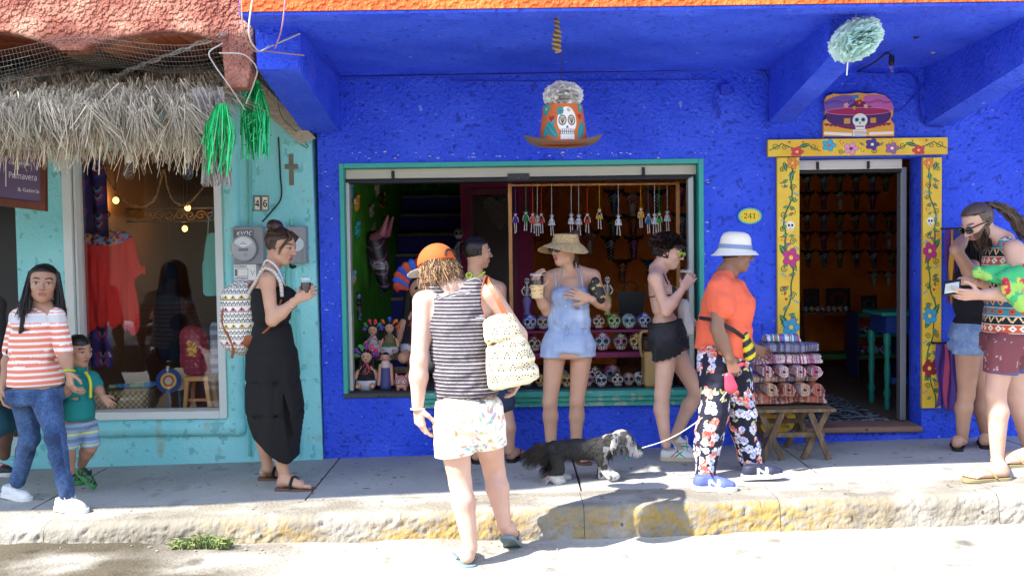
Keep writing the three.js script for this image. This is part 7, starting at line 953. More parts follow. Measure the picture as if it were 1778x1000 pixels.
// bull masks on the orange back wall
{
const mk = (c1, c2, horn) => { const g = new THREE.Group(); const F = new Field(0.008, 0.02), I = [V(1, 0, 0), V(0, 1, 0), V(0, 0, 1)]; F.cone(V(0, 0.05, 0.02), V(0, -0.09, 0.03), 0.048, 0.024).ball(V(0, 0.06, 0.01), 0.05).ell(V(0, -0.1, 0.035), [0.028, 0.02, 0.025], I).ball(V(0.03, 0.025, 0.06), 0.014, { neg: 1 }).ball(V(-0.03, 0.025, 0.06), 0.014, { neg: 1 }); F.cut((x, y, z) => -z);
const fm = new THREE.Mesh(F.mesh({ uv: false, color: (x, y, z) => { const r = Math.hypot(x, y - 0.045); return Math.abs(Math.hypot(Math.abs(x) - 0.03, y - 0.025) - 0.018) < 0.005 || Math.abs(r - 0.02) < 0.005 || r < 0.008 || (Math.abs(Math.sin(y * 90 + Math.abs(x) * 90)) < 0.2 && y < 0) ? c2 : c1; } }), mGlaze); fm.name = 'face'; g.add(fm);
for (const s of [-1, 1]) { const h = new THREE.Mesh(new Field(0.007, 0.01).cone(V(s * 0.03, 0.09, 0.015), V(s * 0.075, 0.095, 0.02), 0.018, 0.015).cone(V(s * 0.075, 0.095, 0.02), V(s * 0.1, 0.125, 0.03), 0.014, 0.005).mesh(), horn); h.name = 'horn'; g.add(h); } return g; };
const kinds = [['black bull mask with white dots', [0.02, 0.02, 0.02], [0.5, 0.5, 0.48], 0x1a1613], ['white bull mask with red flowers', [0.5, 0.48, 0.42], [0.45, 0.03, 0.03], 0x2a2018], ['blue bull mask with pale scrolls', [0.02, 0.08, 0.2], [0.4, 0.5, 0.5], 0x10202c], ['brown bull mask with orange rings', [0.12, 0.03, 0.015], [0.5, 0.2, 0.05], 0x241208], ['dark green bull mask with gold lines', [0.015, 0.08, 0.04], [0.45, 0.32, 0.08], 0x101a10], ['purple bull mask with pink petals', [0.07, 0.015, 0.09], [0.55, 0.15, 0.3], 0x1a101c]].map(([l, a, b, h]) => ({ l, g: mk(a, b, M(h, 0.5)) }));
const rows = [[315, [1401, 1430, 1457, 1486, 1515, 1538]], [346, [1401, 1430, 1459, 1487, 1515]], [381, [1401, 1430, 1458, 1486, 1515, 1544]], [415, [1402, 1430, 1458, 1487, 1516, 1543]], [447, [1403, 1431, 1458, 1487, 1517, 1548]]], win = [[1066, 350], [1098, 355], [1141, 350], [1181, 338], [1064, 395], [1099, 393], [1183, 390], [1024, 421], [1060, 430], [1100, 430], [1188, 428], [1080, 470], [1130, 470]];
const ROWN = ['in the top row', 'in the second row', 'in the third row', 'in the fourth row', 'in the bottom row'];
const put = (px, py, sc, where, grp, k) => { const { l, g } = kinds[k], o = g.clone(); o.name = numbered('bull_mask'); o.position.copy(P(px, py, ROOMZ + 0.003)); o.scale.setScalar(sc); o.userData = { label: `${l} ${where}`, category: 'mask', group: grp + ', ' + l }; o.traverse((c) => { c.castShadow = c.receiveShadow = true; }); scene.add(o); };
rows.forEach(([y, xs], r) => xs.forEach((x, i) => put(x, y + 2, 0.85, ROWN[r] + ' of masks inside the doorway', 'masks inside the doorway ' + r, (i * 2 + r * 3) % 6))); win.forEach(([x, y], i) => put(x, y, 1.15, 'on the wall behind the window display, ' + (y < 360 ? 'highest row' : y < 410 ? 'second row' : y < 450 ? 'third row' : 'lowest row'), 'masks behind the window ' + y, (i * 5 + 2) % 6));
for (const x of [1518, 1543]) { const { g } = { g: mk([0.5, 0.46, 0.38], [0.3, 0.26, 0.2], M(0x1a1613, 0.5)) }; g.name = numbered('cow_skull'); g.position.copy(P(x, 484, ROOMZ + 0.003)); g.scale.setScalar(0.75); g.userData = { label: 'bare bone coloured cow skull below the rows of masks', category: 'skull', group: 'cow skulls on the wall' }; scene.add(g); }
}
// pieces on the green wall
const gz = (px) => CZ - WIN.l * FPX / (px - 889);      // depth at which that pixel column meets the green wall
{
const it = [[608, 334, 'blue', 0x3f7fb0, 1.3], [619, 354, 'ochre', 0xc98a2a, 1.3], [606, 368, 'moss green', 0x4f6a1c, 1.3], [619, 400, 'turquoise', 0x1f8a80, 1.3], [605, 414, 'speckled', 0x8a5a3a, 1.2], [645, 367, 'grey', 0x8f9a94, 1.2], [611, 483, 'yellow', 0xd89a20, 1.1], [656, 424, 'teal', 0x1f7a78, 1], [667, 440, 'multicoloured', 0x9a3a6a, 1], [664, 350, 'brown', 0x4a3020, 1.5], [668, 389, 'red', 0x9a1c1c, 1], [677, 404, 'black', 0x151515, 1], [662, 501, 'rainbow', 0x3a5aa0, 1.1], [666, 473, 'olive', 0x5a5a20, 0.9], [620, 532, 'dark cross shaped', 0x3a3030, 1.4], [648, 395, 'silver', 0x7a7f84, 1], [655, 330, 'cream feathered', 0xb8a88a, 1.3]];
for (const [px, py, n, c, s] of it) { const z = gz(px), p = P(px, py, z), F = new Field(0.007, 0.015), r = 0.036 * s, cross = n.includes('cross'); p.x = WIN.l; if (cross) F.cone(V(p.x + 0.01, p.y - 0.09, z), V(p.x + 0.01, p.y + 0.09, z), 0.022, 0.022).cone(V(p.x + 0.01, p.y + 0.03, z - 0.05), V(p.x + 0.01, p.y + 0.03, z + 0.05), 0.02, 0.02); else { F.ell(V(p.x + 0.004, p.y, z), [r * 0.7, r * 1.25, r * 1.1], [V(1, 0, 0), V(0, 1, 0), V(0, 0, 1)]); F.ball(V(p.x + r * 0.5, p.y + r * 1.2, z), r * 0.4); for (const k of [-1, 1]) F.ball(V(p.x + 0.01, p.y + k * r * 0.6, z + r * 1.1), r * 0.3); }
F.cut((x) => WIN.l - 0.004 - x); const col = hex(c), c2 = pick([[0.6, 0.4, 0.05], [0.5, 0.08, 0.08], [0.5, 0.5, 0.4], [0.05, 0.3, 0.4]]); solo('wall_ornament', F.mesh({ color: (x, y, zz) => (fb(x * 50, y * 50, zz * 50, 2) > 0.6 ? c2 : col) }), vc(0.35), `${n} clay ornament on the green side wall`, 'ornament'); }
// large bull head with pink horns
const z = gz(640), p = P(640, 440, z), b = thing('bull_trophy', 'large dark painted bull head with long pink horns on the green wall', 'bull head', V(WIN.l, p.y - 0.2, z)), X = WIN.l, F = new Field(0.008, 0.03); F.cone(V(X + 0.06, p.y + 0.04, z), V(X + 0.13, p.y - 0.2, z + 0.05), 0.1, 0.055).ball(V(X + 0.05, p.y + 0.1, z), 0.09).cone(V(X + 0.12, p.y - 0.2, z + 0.05), V(X + 0.14, p.y - 0.27, z + 0.06), 0.05, 0.045); F.cut((x) => X - x);
part('head', F.mesh({ color: (x, y, zz) => { const t = Math.sin(y * 60 + Math.sin(zz * 40) * 2), r = Math.hypot(y - p.y + 0.1, zz - z - 0.08); return r < 0.035 ? (Math.cos(Math.atan2(y - p.y + 0.1, zz - z - 0.08) * 7) > 0 ? [0.5, 0.48, 0.5] : [0.1, 0.02, 0.08]) : t > 0.93 ? [0.3, 0.1, 0.26] : [0.025, 0.018, 0.022]; } }), vc(0.35), b);
for (const s of [-1, 1]) { part('horn', new Field(0.007, 0.01).cone(V(X + 0.06, p.y + 0.13, z + s * 0.07), V(X + 0.14, p.y + 0.16, z + s * 0.15), 0.038, 0.032).cone(V(X + 0.14, p.y + 0.16, z + s * 0.15), V(X + 0.19, p.y + 0.3, z + s * 0.17), 0.031, 0.01).mesh(), M(0xb0647c, 0.4), b); part('ear', ball(V(X + 0.05, p.y + 0.03, z + s * 0.12), 0.035, 0.6, 0.5, 1.4), M(0x5a4238, 0.7), b); }
}
// rag dolls
function ragDoll(label, px, py, z, k, c, o = {}) {     // px,py = centre of the face, k = scale (1 = head radius 45 mm)
const d = thing('rag_doll', label, 'doll', P(px, py, z).add(V(0, -0.2 * k, 0)), 'rag dolls in the window'), h = P(px, py, z), q = (x, y, w) => V(h.x + x * k, h.y + y * k, h.z + w * k), sk = M(0xd8a080, 0.85), I = [V(1, 0, 0), V(0, 1, 0), V(0, 0, 1)];
part('head', new Field(0.005 * Math.max(1, k * 0.8), 0.01).ell(q(0, 0, 0), [0.043 * k, 0.046 * k, 0.036 * k], I).cone(q(0, -0.03, 0), q(0, -0.07, 0), 0.016 * k, 0.018 * k).mesh({ color: (x, y, zz) => { const a = (x - h.x) / k, b = (y - h.y) / k; if (zz > h.z) { if (Math.hypot(Math.abs(a) - 0.016, b - 0.004) < 0.006) return [0.01, 0.01, 0.01]; if (Math.hypot(a, b + 0.02) < 0.007) return [0.5, 0.02, 0.04]; if (Math.hypot(Math.abs(a) - 0.024, b + 0.012) < 0.008) return [0.66, 0.26, 0.2]; } return [0.62, 0.36, 0.24]; } }), vc(0.85), d);
part('hair', [new Field(0.006 * Math.max(1, k * 0.8), 0.01).ell(q(0, 0.012, -0.012), [0.05 * k, 0.046 * k, 0.04 * k], I).cone(q(-0.046, -0.01, -0.01), q(-0.055, -0.12, 0.01), 0.014 * k, 0.018 * k).cone(q(0.046, -0.01, -0.01), q(0.055, -0.12, 0.01), 0.014 * k, 0.018 * k).mesh({ noise: (x, y, zz) => (fb(x * 90, y * 20, zz * 90, 2) - 0.5) * 0.006 })], M(0x0c0a0a, 0.7), d);
c.rib.forEach((rc, i) => { const a = (i / (c.rib.length - 1) - 0.5) * 3.4, x = Math.sin(a) * 0.062, y = Math.cos(a) * 0.055 + 0.01; part('ribbon', new Field(0.005 * Math.max(1, k * 0.8), 0.008).cone(q(x * 0.8, y * 0.8, 0.01), q(x * 1.35, y * 1.25 + 0.01, 0.014), 0.008 * k, 0.014 * k, { f: V(0, 0, 1), s: 0.45 }).cone(q(x * 1.35, y * 1.25 + 0.01, 0.014), q(x * 1.5 + 0.012, y * 1.1 - 0.01, 0.01), 0.013 * k, 0.004 * k, { f: V(0, 0, 1), s: 0.45 }).mesh({ noise: wr1(60, 0.006) }), M(rc, 0.45), d); });
part('dress', new Field(0.006 * Math.max(1, k * 0.8), 0.015).cone(q(0, -0.07, 0), q(0, -0.13, 0), 0.034 * k, 0.05 * k).cone(q(0, -0.13, 0), q(0, -0.19, 0.03), 0.055 * k, 0.08 * k, { f: V(0, 0, 1), s: 0.8 }).mesh({ noise: folds(0.016, 50), color: (x, y, zz) => { const b = (y - h.y) / k; return b < -0.175 ? [0.6, 0.6, 0.68] : b > -0.13 && fb(x * 70, y * 70, zz * 70, 2) > 0.55 ? [0.5, 0.08, 0.08] : c.dress; } }), vc(0.85), d);
for (const s of [-1, 1]) { part('arm', new Field(0.005 * Math.max(1, k * 0.8), 0.008).cone(q(s * 0.04, -0.085, 0), q(s * 0.075, -0.13, 0.02), 0.017 * k, 0.015 * k).cone(q(s * 0.075, -0.13, 0.02), q(s * 0.08, -0.165, 0.035), 0.014 * k, 0.016 * k).mesh(), sk, d); if (!o.noleg) part('leg', new Field(0.005 * Math.max(1, k * 0.8), 0.008).cone(q(s * 0.035, -0.2, 0.04), q(s * 0.055, -0.215, 0.11), 0.02 * k, 0.018 * k).mesh(), sk, d); }
return d;
}
ragDoll('rag doll with green, purple and pink ribbons sitting on the ledge', 636, 619, -0.2, 0.95, { rib: [0x2f8a3a, 0x6a2f9a, 0x2f9a4a, 0x7a2a8a, 0xd83a6a, 0xc0305a, 0x6a2f9a], dress: [0.012, 0.012, 0.014] });
ragDoll('rag doll with red and green ribbons sitting on the crate', 647, 573, -0.38, 0.8, { rib: [0x6a2f9a, 0x2f8a3a, 0xc02a4a, 0xd8364a, 0x2f8a5a, 0x6a2a8a], dress: [0.5, 0.48, 0.5] });
ragDoll('rag doll with orange and blue ribbons and striped skirt on the crate', 676, 569, -0.38, 0.8, { rib: [0x2a4ac0, 0xd85a2a, 0x2a5ad0, 0xe06a2a, 0xd84a1a], dress: [0.1, 0.18, 0.06] });
ragDoll('huge rag doll with red and blue ribbon crown beside the stairs', 733, 502, -0.55, 2.3, { rib: [0xc03a1a, 0x2a5ad0, 0xd84a2a, 0x2a4ac0, 0xd85a2a, 0x2a6ae0, 0xc0301a, 0x2a4ac0, 0xe0602a, 0x2a5ad0, 0xb02a1a, 0x3060d8, 0xd84a2a, 0x2a4ac0], dress: [0.02, 0.018, 0.03] });
{
const cr = thing('wooden_crate', 'slatted wooden crate under the rag dolls', 'crate', V(P(665, 650, -0.4).x, LEDGE, -0.4)), x0 = P(612, 640, -0.4).x, x1 = P(716, 640, -0.4).x, yt = P(660, 612, -0.4).y; for (let k = 0; k < 3; k++) { const y = lerp(LEDGE + 0.002, yt - 0.05, k / 2); part('slat', boxUV(box(x0, x1, y, y + 0.045, -0.33, -0.318, 0.002)), mOldWood, cr); } for (const x of [x0, x1 - 0.02]) part('post', boxUV(box(x, x + 0.02, LEDGE, yt - 0.002, -0.345, -0.331)), mOldWood, cr); part('top', boxUV(box(x0, x1, yt - 0.004, yt + 0.008, -0.52, -0.316)), mOldWood, cr);
const z = -0.14, h = P(669, 620, z), b = thing('ceramic_doll', 'small ceramic doll with blue dress and flower earrings on the ledge', 'doll', V(h.x, LEDGE, z)), I = [V(1, 0, 0), V(0, 1, 0), V(0, 0, 1)]; part('head', new Field(0.004, 0.008).ell(h, [0.034, 0.036, 0.032], I).mesh({ color: (x, y, zz) => { const a = x - h.x, c = y - h.y; return c > 0.02 || zz < h.z - 0.01 ? [0.02, 0.015, 0.015] : zz > h.z && Math.hypot(Math.abs(a) - 0.013, c) < 0.005 ? [0.05, 0.2, 0.4] : Math.hypot(a, c + 0.017) < 0.005 ? [0.5, 0.05, 0.05] : [0.55, 0.25, 0.18]; } }), vc(0.4), b); part('body', new Field(0.005, 0.012).cone(V(h.x, h.y - 0.05, z), V(h.x, LEDGE + 0.03, z), 0.034, 0.045).cut((x, y) => LEDGE + 0.001 - y).mesh({ color: (x, y) => (y > h.y - 0.075 ? [0.6, 0.45, 0.42] : [0.05, 0.06, 0.2]) }), vc(0.5), b); for (const s of [-1, 1]) { part('earring', ball(V(h.x + s * 0.036, h.y - 0.015, z), 0.007), M(0xe08a20, 0.5), b); part('arm', new Field(0.005, 0.01).cone(V(h.x + s * 0.036, h.y - 0.06, z), V(h.x + s * 0.05, LEDGE + 0.045, z + 0.02), 0.015, 0.013).mesh(), M(0xc08a70, 0.5), b); }
const c = thing('cat_figurine', 'pink ceramic cat figurine painted as a skull on the ledge', 'figurine', V(P(697, 655, -0.1).x, LEDGE, -0.1)), cc = P(697, 648, -0.1); part('body', new Field(0.004, 0.01).ell(V(cc.x, LEDGE + 0.062, -0.1), [0.055, 0.05, 0.045], I).cone(V(cc.x - 0.035, LEDGE + 0.1, -0.1), V(cc.x - 0.042, LEDGE + 0.122, -0.1), 0.014, 0.006).cone(V(cc.x + 0.035, LEDGE + 0.1, -0.1), V(cc.x + 0.042, LEDGE + 0.122, -0.1), 0.014, 0.006).cone(V(cc.x - 0.025, LEDGE + 0.02, -0.09), V(cc.x - 0.025, LEDGE + 0.012, -0.08), 0.013, 0.013).cone(V(cc.x + 0.025, LEDGE + 0.02, -0.09), V(cc.x + 0.025, LEDGE + 0.012, -0.08), 0.013, 0.013).mesh({ color: (x, y, zz) => { const a = Math.abs(x - cc.x) - 0.024, b2 = y - LEDGE - 0.07, r = Math.hypot(a, b2), th = Math.atan2(b2, a); if (zz > -0.09) { if (r < 0.006) return [0.01, 0.01, 0.01]; if (r < 0.016 + 0.004 * Math.cos(th * 8)) return [0.6, 0.5, 0.5]; if (r < 0.021) return [0.02, 0.01, 0.01]; if (Math.abs(y - LEDGE - 0.036) < 0.007 && Math.abs(x - cc.x) < 0.032) return Math.abs((x / 0.008) % 1) < 0.25 ? [0.03, 0.02, 0.02] : [0.66, 0.6, 0.55]; } return [0.6, 0.2, 0.17]; } }), vc(0.35), c);
// on the magenta partition
const hz = -2.38, hp = P(866, 368, hz); const hs = new THREE.Shape(); hs.moveTo(0, -0.17); hs.bezierCurveTo(-0.2, 0, -0.15, 0.15, -0.06, 0.14); hs.bezierCurveTo(-0.02, 0.13, 0, 0.1, 0, 0.08); hs.bezierCurveTo(0, 0.1, 0.02, 0.13, 0.06, 0.14); hs.bezierCurveTo(0.15, 0.15, 0.2, 0, 0, -0.17); solo('heart_ornament', ext(hs, 0.03, 0, 0.006, 12).translate(hp.x, hp.y, hz + 0.03), M(0x4a443c, 0.35, { metalness: 0.6, bumpMap: fineBump, bumpScale: 0.01 }), 'dark filigree metal heart hanging in the inner doorway', 'ornament');
const ws = skull(791, 405, -1.9, 9, 'white', 'pale painted skull at the top of the stairs wall'); ws.position.z = -2.38;
}
// ---------- inside the door ----------
{
const rz = -0.75, g = P(1480, 705, rz); const rug = part(numbered('door_rug'), boxUV(box(DOOR.l + 0.03, DOOR.r - 0.14, FLY + 0.001, FLY + 0.012, -1.45, -0.24)), M(0xffffff, 0.95, { map: dtex(256, (u, v) => { const a = tn(u, v, 26, 3, 170); return a > 0.53 ? shex(0x8f9a9c) : shex(0x2c3436); }, 1), bumpMap: weave, bumpScale: 0.004 })); rug.userData = { label: 'grey mottled rug on the floor inside the doorway', category: 'rug' }; scene.add(rug);
const tz = -0.75, t = thing('side_table', 'turquoise table with turned legs and blue apron inside the doorway', 'table', V(P(1560, 700, tz).x, FLY, tz)), mt = M(0x1f8f7c, 0.5), x0 = P(1526, 545, tz).x, x1 = x0 + 0.62, yt = P(1540, 541, tz).y; part('top', boxUV(box(x0, x1, yt - 0.03, yt, tz - 0.35, tz + 0.08, 0.006)), mt, t); part('apron', boxUV(box(x0 + 0.05, x1 - 0.05, yt - 0.17, yt - 0.031, tz - 0.3, tz + 0.03)), M(0x1a3f8a, 0.6), t);
const h = yt - 0.17 - FLY; for (const [x, z] of [[x0 + 0.06, tz + 0.03], [x1 - 0.06, tz + 0.03], [x0 + 0.06, tz - 0.3], [x1 - 0.06, tz - 0.3]]) part('leg', lathe([[0, 0], [0.02, 0], [0.024, h * 0.1], [0.016, h * 0.14], [0.03, h * 0.2], [0.018, h * 0.3], [0.026, h * 0.5], [0.018, h * 0.68], [0.032, h * 0.74], [0.02, h * 0.8], [0.03, h * 0.86], [0.03, h], [0, h]], 16).translate(x, FLY + 0.002, z), mt, t); part('stretcher', boxUV(box(x0 + 0.09, x1 - 0.09, FLY + 0.2, FLY + 0.25, tz + 0.018, tz + 0.042)), M(0x1a3f8a, 0.6), t);
const sz = -3.2, s = thing('back_shelf', 'dark brown shelf with green lower board along the back wall', 'shelf', V(P(1436, 600, sz).x, FLY, sz)), q = (x, y) => P(x, y, sz), pl = (a, b, y, m, hgt = 0.03) => part('plank', boxUV(box(q(a, y).x, q(b, y).x, q(a, y).y - hgt, q(a, y).y, sz - 0.2, sz + 0.15)), m, s); pl(1390, 1480, 541, mDarkWood); pl(1390, 1480, 613, M(0x2f7a3a, 0.6), 0.05); for (const x of [1390, 1477]) part('upright', boxUV(box(q(x, 600).x, q(x + 3, 600).x, FLY, q(x, 541).y - 0.031, sz - 0.19, sz + 0.14)), mDarkWood, s);
const s2 = thing('blue_shelf', 'blue and green painted shelf stacked with painted mugs', 'shelf', V(P(1510, 600, -2.6).x, FLY, -2.6)), q2 = (x, y) => P(x, y, -2.6); for (const y of [543, 578, 614]) part('plank', boxUV(box(q2(1482, y).x, q2(1550, y).x, q2(1482, y).y - 0.03, q2(1482, y).y, -2.75, -2.45)), M(y > 600 ? 0x2f7a3a : 0x1a7a6a, 0.6), s2); for (const x of [1480, 1550]) part('upright', boxUV(box(q2(x, 600).x, q2(x, 600).x + 0.02, FLY, q2(x, 543).y, -2.75, -2.45)), M(0x1a2f6a, 0.6), s2);
const pals = Object.keys(PAL); for (let i = 0; i < 8; i++) { const k = skull(1400 + i * 10, 532, sz, 4.5, pals[(i * 3) % 16], 'tiny painted skull in the row on the brown back shelf'); k.position.y = q(1440, 541).y; k.userData.group = 'tiny skulls on the back shelf'; }
for (const [y, n, x0_] of [[578, 4, 1492], [614, 6, 1488]]) for (let i = 0; i < n; i++) { const k = skull(x0_ + i * 11, y - 6, -2.6, 6, pals[(i * 5 + 1) % 16], `small painted skull on the ${y < 600 ? 'middle' : 'green lower'} board of the blue shelf`); k.position.y = q2(1500, y).y; k.userData.group = 'small skulls on the blue shelf ' + y; }
for (const [x0_, x1_, y0, y1, c, l] of [[1397, 1424, 541, 501, 0x3a2018, 'dark square plaque standing on the brown shelf by the door jamb'], [1436, 1478, 541, 500, 0x5a1a14, 'dark red plaque with round motif on the brown shelf'], [1497, 1524, 543, 513, 0x2a2a2a, 'black box with cup motif on the blue shelf']]) { const z = x0_ > 1490 ? -2.6 : sz - 0.05, a = P(x0_, y0, z), b = P(x1_, y1, z), f = thing('plaque', l, 'plaque', V((a.x + b.x) / 2, a.y, z)); part('board', box(a.x, b.x, a.y, b.y, z - 0.03, z, 0.004), M(0x17100c, 0.6), f); part('motif', new THREE.TorusGeometry((b.x - a.x) * 0.3, 0.02, 6, 20).translate((a.x + b.x) / 2, (a.y + b.y) / 2, z + 0.004), M(c, 0.5), f); }
}
// ---------- inside the teal shop window ----------
{
const z = -0.32, q = (x, y, d = 0) => P(x, y, z + d), f = V(0, 0, 1);
const b = thing('red_blouse', 'red blouse with embroidered flower neckline on a hanger', 'blouse', q(185, 580)), F = new Field(0.008, 0.025); F.cone(q(150, 425), q(150, 560), 0.075, 0.085, { f, s: 0.35 }).cone(q(182, 418), q(185, 545), 0.1, 0.11, { f, s: 0.35 }).cone(q(212, 425), q(222, 560), 0.075, 0.075, { f, s: 0.35 }).cone(q(225, 425), q(238, 470), 0.05, 0.06, { f, s: 0.4 }).cone(q(138, 425), q(132, 470), 0.05, 0.06, { f, s: 0.4 }).cone(q(222, 540), q(231, 578), 0.05, 0.012, { f, s: 0.4 }).cone(q(142, 540), q(146, 578), 0.05, 0.012, { f, s: 0.4 });
const nx = q(182, 400); F.cut((x, y, zz) => Math.max(0.075 - Math.abs(x - nx.x) - Math.max(0, y - nx.y) * 0.5, (nx.y - 0.055 - y)) * -1 < 0 ? 0.08 - Math.hypot((x - nx.x) * 0.95, y - nx.y - 0.03) : -1); const yk = q(182, 432).y; part('cloth', F.mesh({ noise: (x, y, zz) => (fb(x * 26, y * 3, zz * 10, 2) - 0.5) * 0.03, color: (x, y, zz) => { const d = Math.hypot((x - nx.x) * 0.6, y - nx.y - 0.02); if (d < 0.135) { const t = n3(x * 55, y * 55, 3), u = n3(x * 55 + 9, y * 55, 7); return t > 0.62 ? [0.05, 0.25, 0.45] : t > 0.48 ? [0.5, 0.03, 0.16] : u > 0.55 ? [0.6, 0.22, 0.04] : [0.05, 0.01, 0.02]; } return [0.62, 0.02, 0.015]; } }), vc(0.85, { bumpMap: weave, bumpScale: 0.001 }), b); part('hanger', tube([q(140, 416), q(180, 396), q(184, 380), q(190, 372), q(182, 366), q(178, 372)], 0.006, 30, 6), mBlk, b); part('hanger_arm', tube([q(180, 396), q(226, 416)], 0.006, 8, 6), mBlk, b); part('hang_cord', rod(q(184, 367), q(184, 262), 0.002), mBlk, b);
const t = thing('teal_dress', 'aqua strap dress on a blue hanger at the window edge', 'dress', q(368, 515)), F2 = new Field(0.007, 0.02); F2.cone(q(366, 412), q(366, 505), 0.04, 0.055, { f, s: 0.4 }).cone(q(372, 412), q(374, 505), 0.035, 0.05, { f, s: 0.4 }).cut((x, y) => q(366, 514).y - y).cut((x, y) => y - q(366, 404).y); part('cloth', F2.mesh({ noise: (x, y, zz) => (fb(x * 40, y * 3, zz * 10, 2) - 0.5) * 0.022 }), M(0x5fb8ae, 0.85), t); part('strap', [rod(q(360, 408), q(362, 375), 0.004), rod(q(374, 408), q(371, 375), 0.004)], M(0x5fb8ae, 0.85), t, { kind: 'stuff' }); part('hanger', tube([q(356, 388), q(367, 374), q(368, 364), q(372, 360), q(371, 352)], 0.005, 20, 6), M(0x2a6aa8, 0.5), t); part('hang_cord', rod(q(371, 352), q(371, 262), 0.002), mBlk, t);
// patterned textile banner with real folds
const ban = ctex(256, 1024, (c, w, h) => { c.fillStyle = '#3a1f5a'; c.fillRect(0, 0, w, h); for (let k = 0; k < 16; k++) { const y = k * 66; c.lineWidth = 9; ['#2a3f9a', '#7a1f5a', '#b03028', '#4fa0c8', '#1a1240'].forEach((s, j) => { c.strokeStyle = s; c.beginPath(); c.arc((k % 2) * 128 + 64, y, 52 - j * 10, 0, Math.PI); c.stroke(); c.beginPath(); c.arc((k % 2) * 128 + 192, y + 30, 52 - j * 10, 0, Math.PI); c.stroke(); }); } }); const pg = new THREE.PlaneGeometry(1, 1, 24, 20), pp = pg.attributes.position, A = q(121, 640), B = q(172, 262); for (let k = 0; k < pp.count; k++) { const u = pp.getX(k) + 0.5, v = pp.getY(k) + 0.5; pp.setXYZ(k, lerp(A.x, B.x, u), lerp(A.y, B.y, v), z - 0.1 + 0.02 * Math.sin(u * 16 + v * 3)); } pg.computeVertexNormals(); solo('textile_banner', pg, M(0xffffff, 0.85, { map: ban, side: THREE.DoubleSide }), 'blue and purple scallop patterned textile hanging behind the red blouse', 'textile');
const gp = [[176, 275], [188, 312], [205, 338], [228, 356], [250, 358], [268, 345], [278, 315], [284, 296], [290, 325], [302, 350], [322, 356], [342, 338], [360, 316], [372, 300]].map(([x, y]) => q(x, y, 0.1)), ga = thing('shell_garland', 'twisted straw garland looped across the top of the shop window', 'garland', gp[4]); part('cord', tube(gp, 0.006, 90, 6), M(0x8a5f34, 0.9), ga); const curve = new THREE.CatmullRomCurve3(gp), kn = []; for (let i = 0; i < 60; i++) { const c = curve.getPoint(i / 59); kn.push(ball(c, rr(0.006, 0.013), 1, rr(0.6, 1.5), 1, 6)); } part('knots', kn, M(0x9a6f3c, 0.9), ga, { kind: 'stuff' });
const rp2 = thing('robe', 'dark navy dress hanging in the depth of the shop window', 'dress', q(293, 640, -0.5)); part('cloth', new Field(0.01, 0.02).cone(q(293, 470, -0.5), q(292, 600, -0.5), 0.07, 0.13, { f, s: 0.4 }).mesh({ noise: (x, y, zz) => (fb(x * 26, y * 3, zz * 10, 2) - 0.5) * 0.03 }), M(0x10182c, 0.9), rp2); part('hang_cord', rod(q(293, 468, -0.5), q(293, 262, -0.5), 0.002), mBlk, rp2);
// bench of goods on the window floor
const yb = TW.b - 0.02, st = thing('wooden_stool', 'small pine stool in the shop window', 'stool', V(q(347, 715).x, yb, z)); const sx0 = q(326, 655).x, sx1 = q(368, 655).x, sy = q(347, 651).y; part('seat', boxUV(box(sx0, sx1, sy - 0.035, sy, z - 0.1, z + 0.1, 0.008)), mPine, st); for (const [x, w] of [[sx0 + 0.02, -0.025], [sx1 - 0.02, 0.025]]) for (const d of [-0.08, 0.08]) part('leg', bar(V(x, sy - 0.036, z + d), V(x + w, yb, z + d), 0.028, 0.028), mPine, st); part('rung', boxUV(box(sx0 + 0.02, sx1 - 0.02, yb + 0.08, yb + 0.1, z + 0.06, z + 0.075)), mPine, st);
const cu = thing('embroidered_cushion', 'dark red embroidered textile bundle propped on the stool', 'cushion', q(340, 655)); part('cushion', new Field(0.009, 0.03).cone(q(338, 588), q(342, 640), 0.095, 0.1, { f, s: 0.6 }).cone(q(325, 585), q(330, 640), 0.06, 0.07, { f, s: 0.6 }).cut((x, y) => sy + 0.003 - y).mesh({ noise: wr1(12, 0.02), color: (x, y, zz) => { const c = q(336, 604), a = Math.abs(x - c.x), b2 = Math.abs(y - c.y); if (a < 0.035 && b2 < 0.06 && zz > z) return n3(x * 120, y * 120, 1) > 0.5 ? [0.7, 0.5, 0.08] : [0.4, 0.06, 0.04]; return Math.abs(Math.sin(x * 70) * Math.sin(y * 70)) > 0.85 ? [0.4, 0.05, 0.08] : [0.22, 0.012, 0.03]; } }), vc(0.85), cu); part('silver_edge', new Field(0.008, 0.02).cone(q(372, 570), q(374, 640), 0.04, 0.045, { f, s: 0.5 }).mesh({ noise: wr1(14, 0.02), color: (x, y, zz) => (Math.sin(y * 90) > 0 ? [0.3, 0.34, 0.42] : [0.1, 0.12, 0.2]) }), vc(0.5), cu);
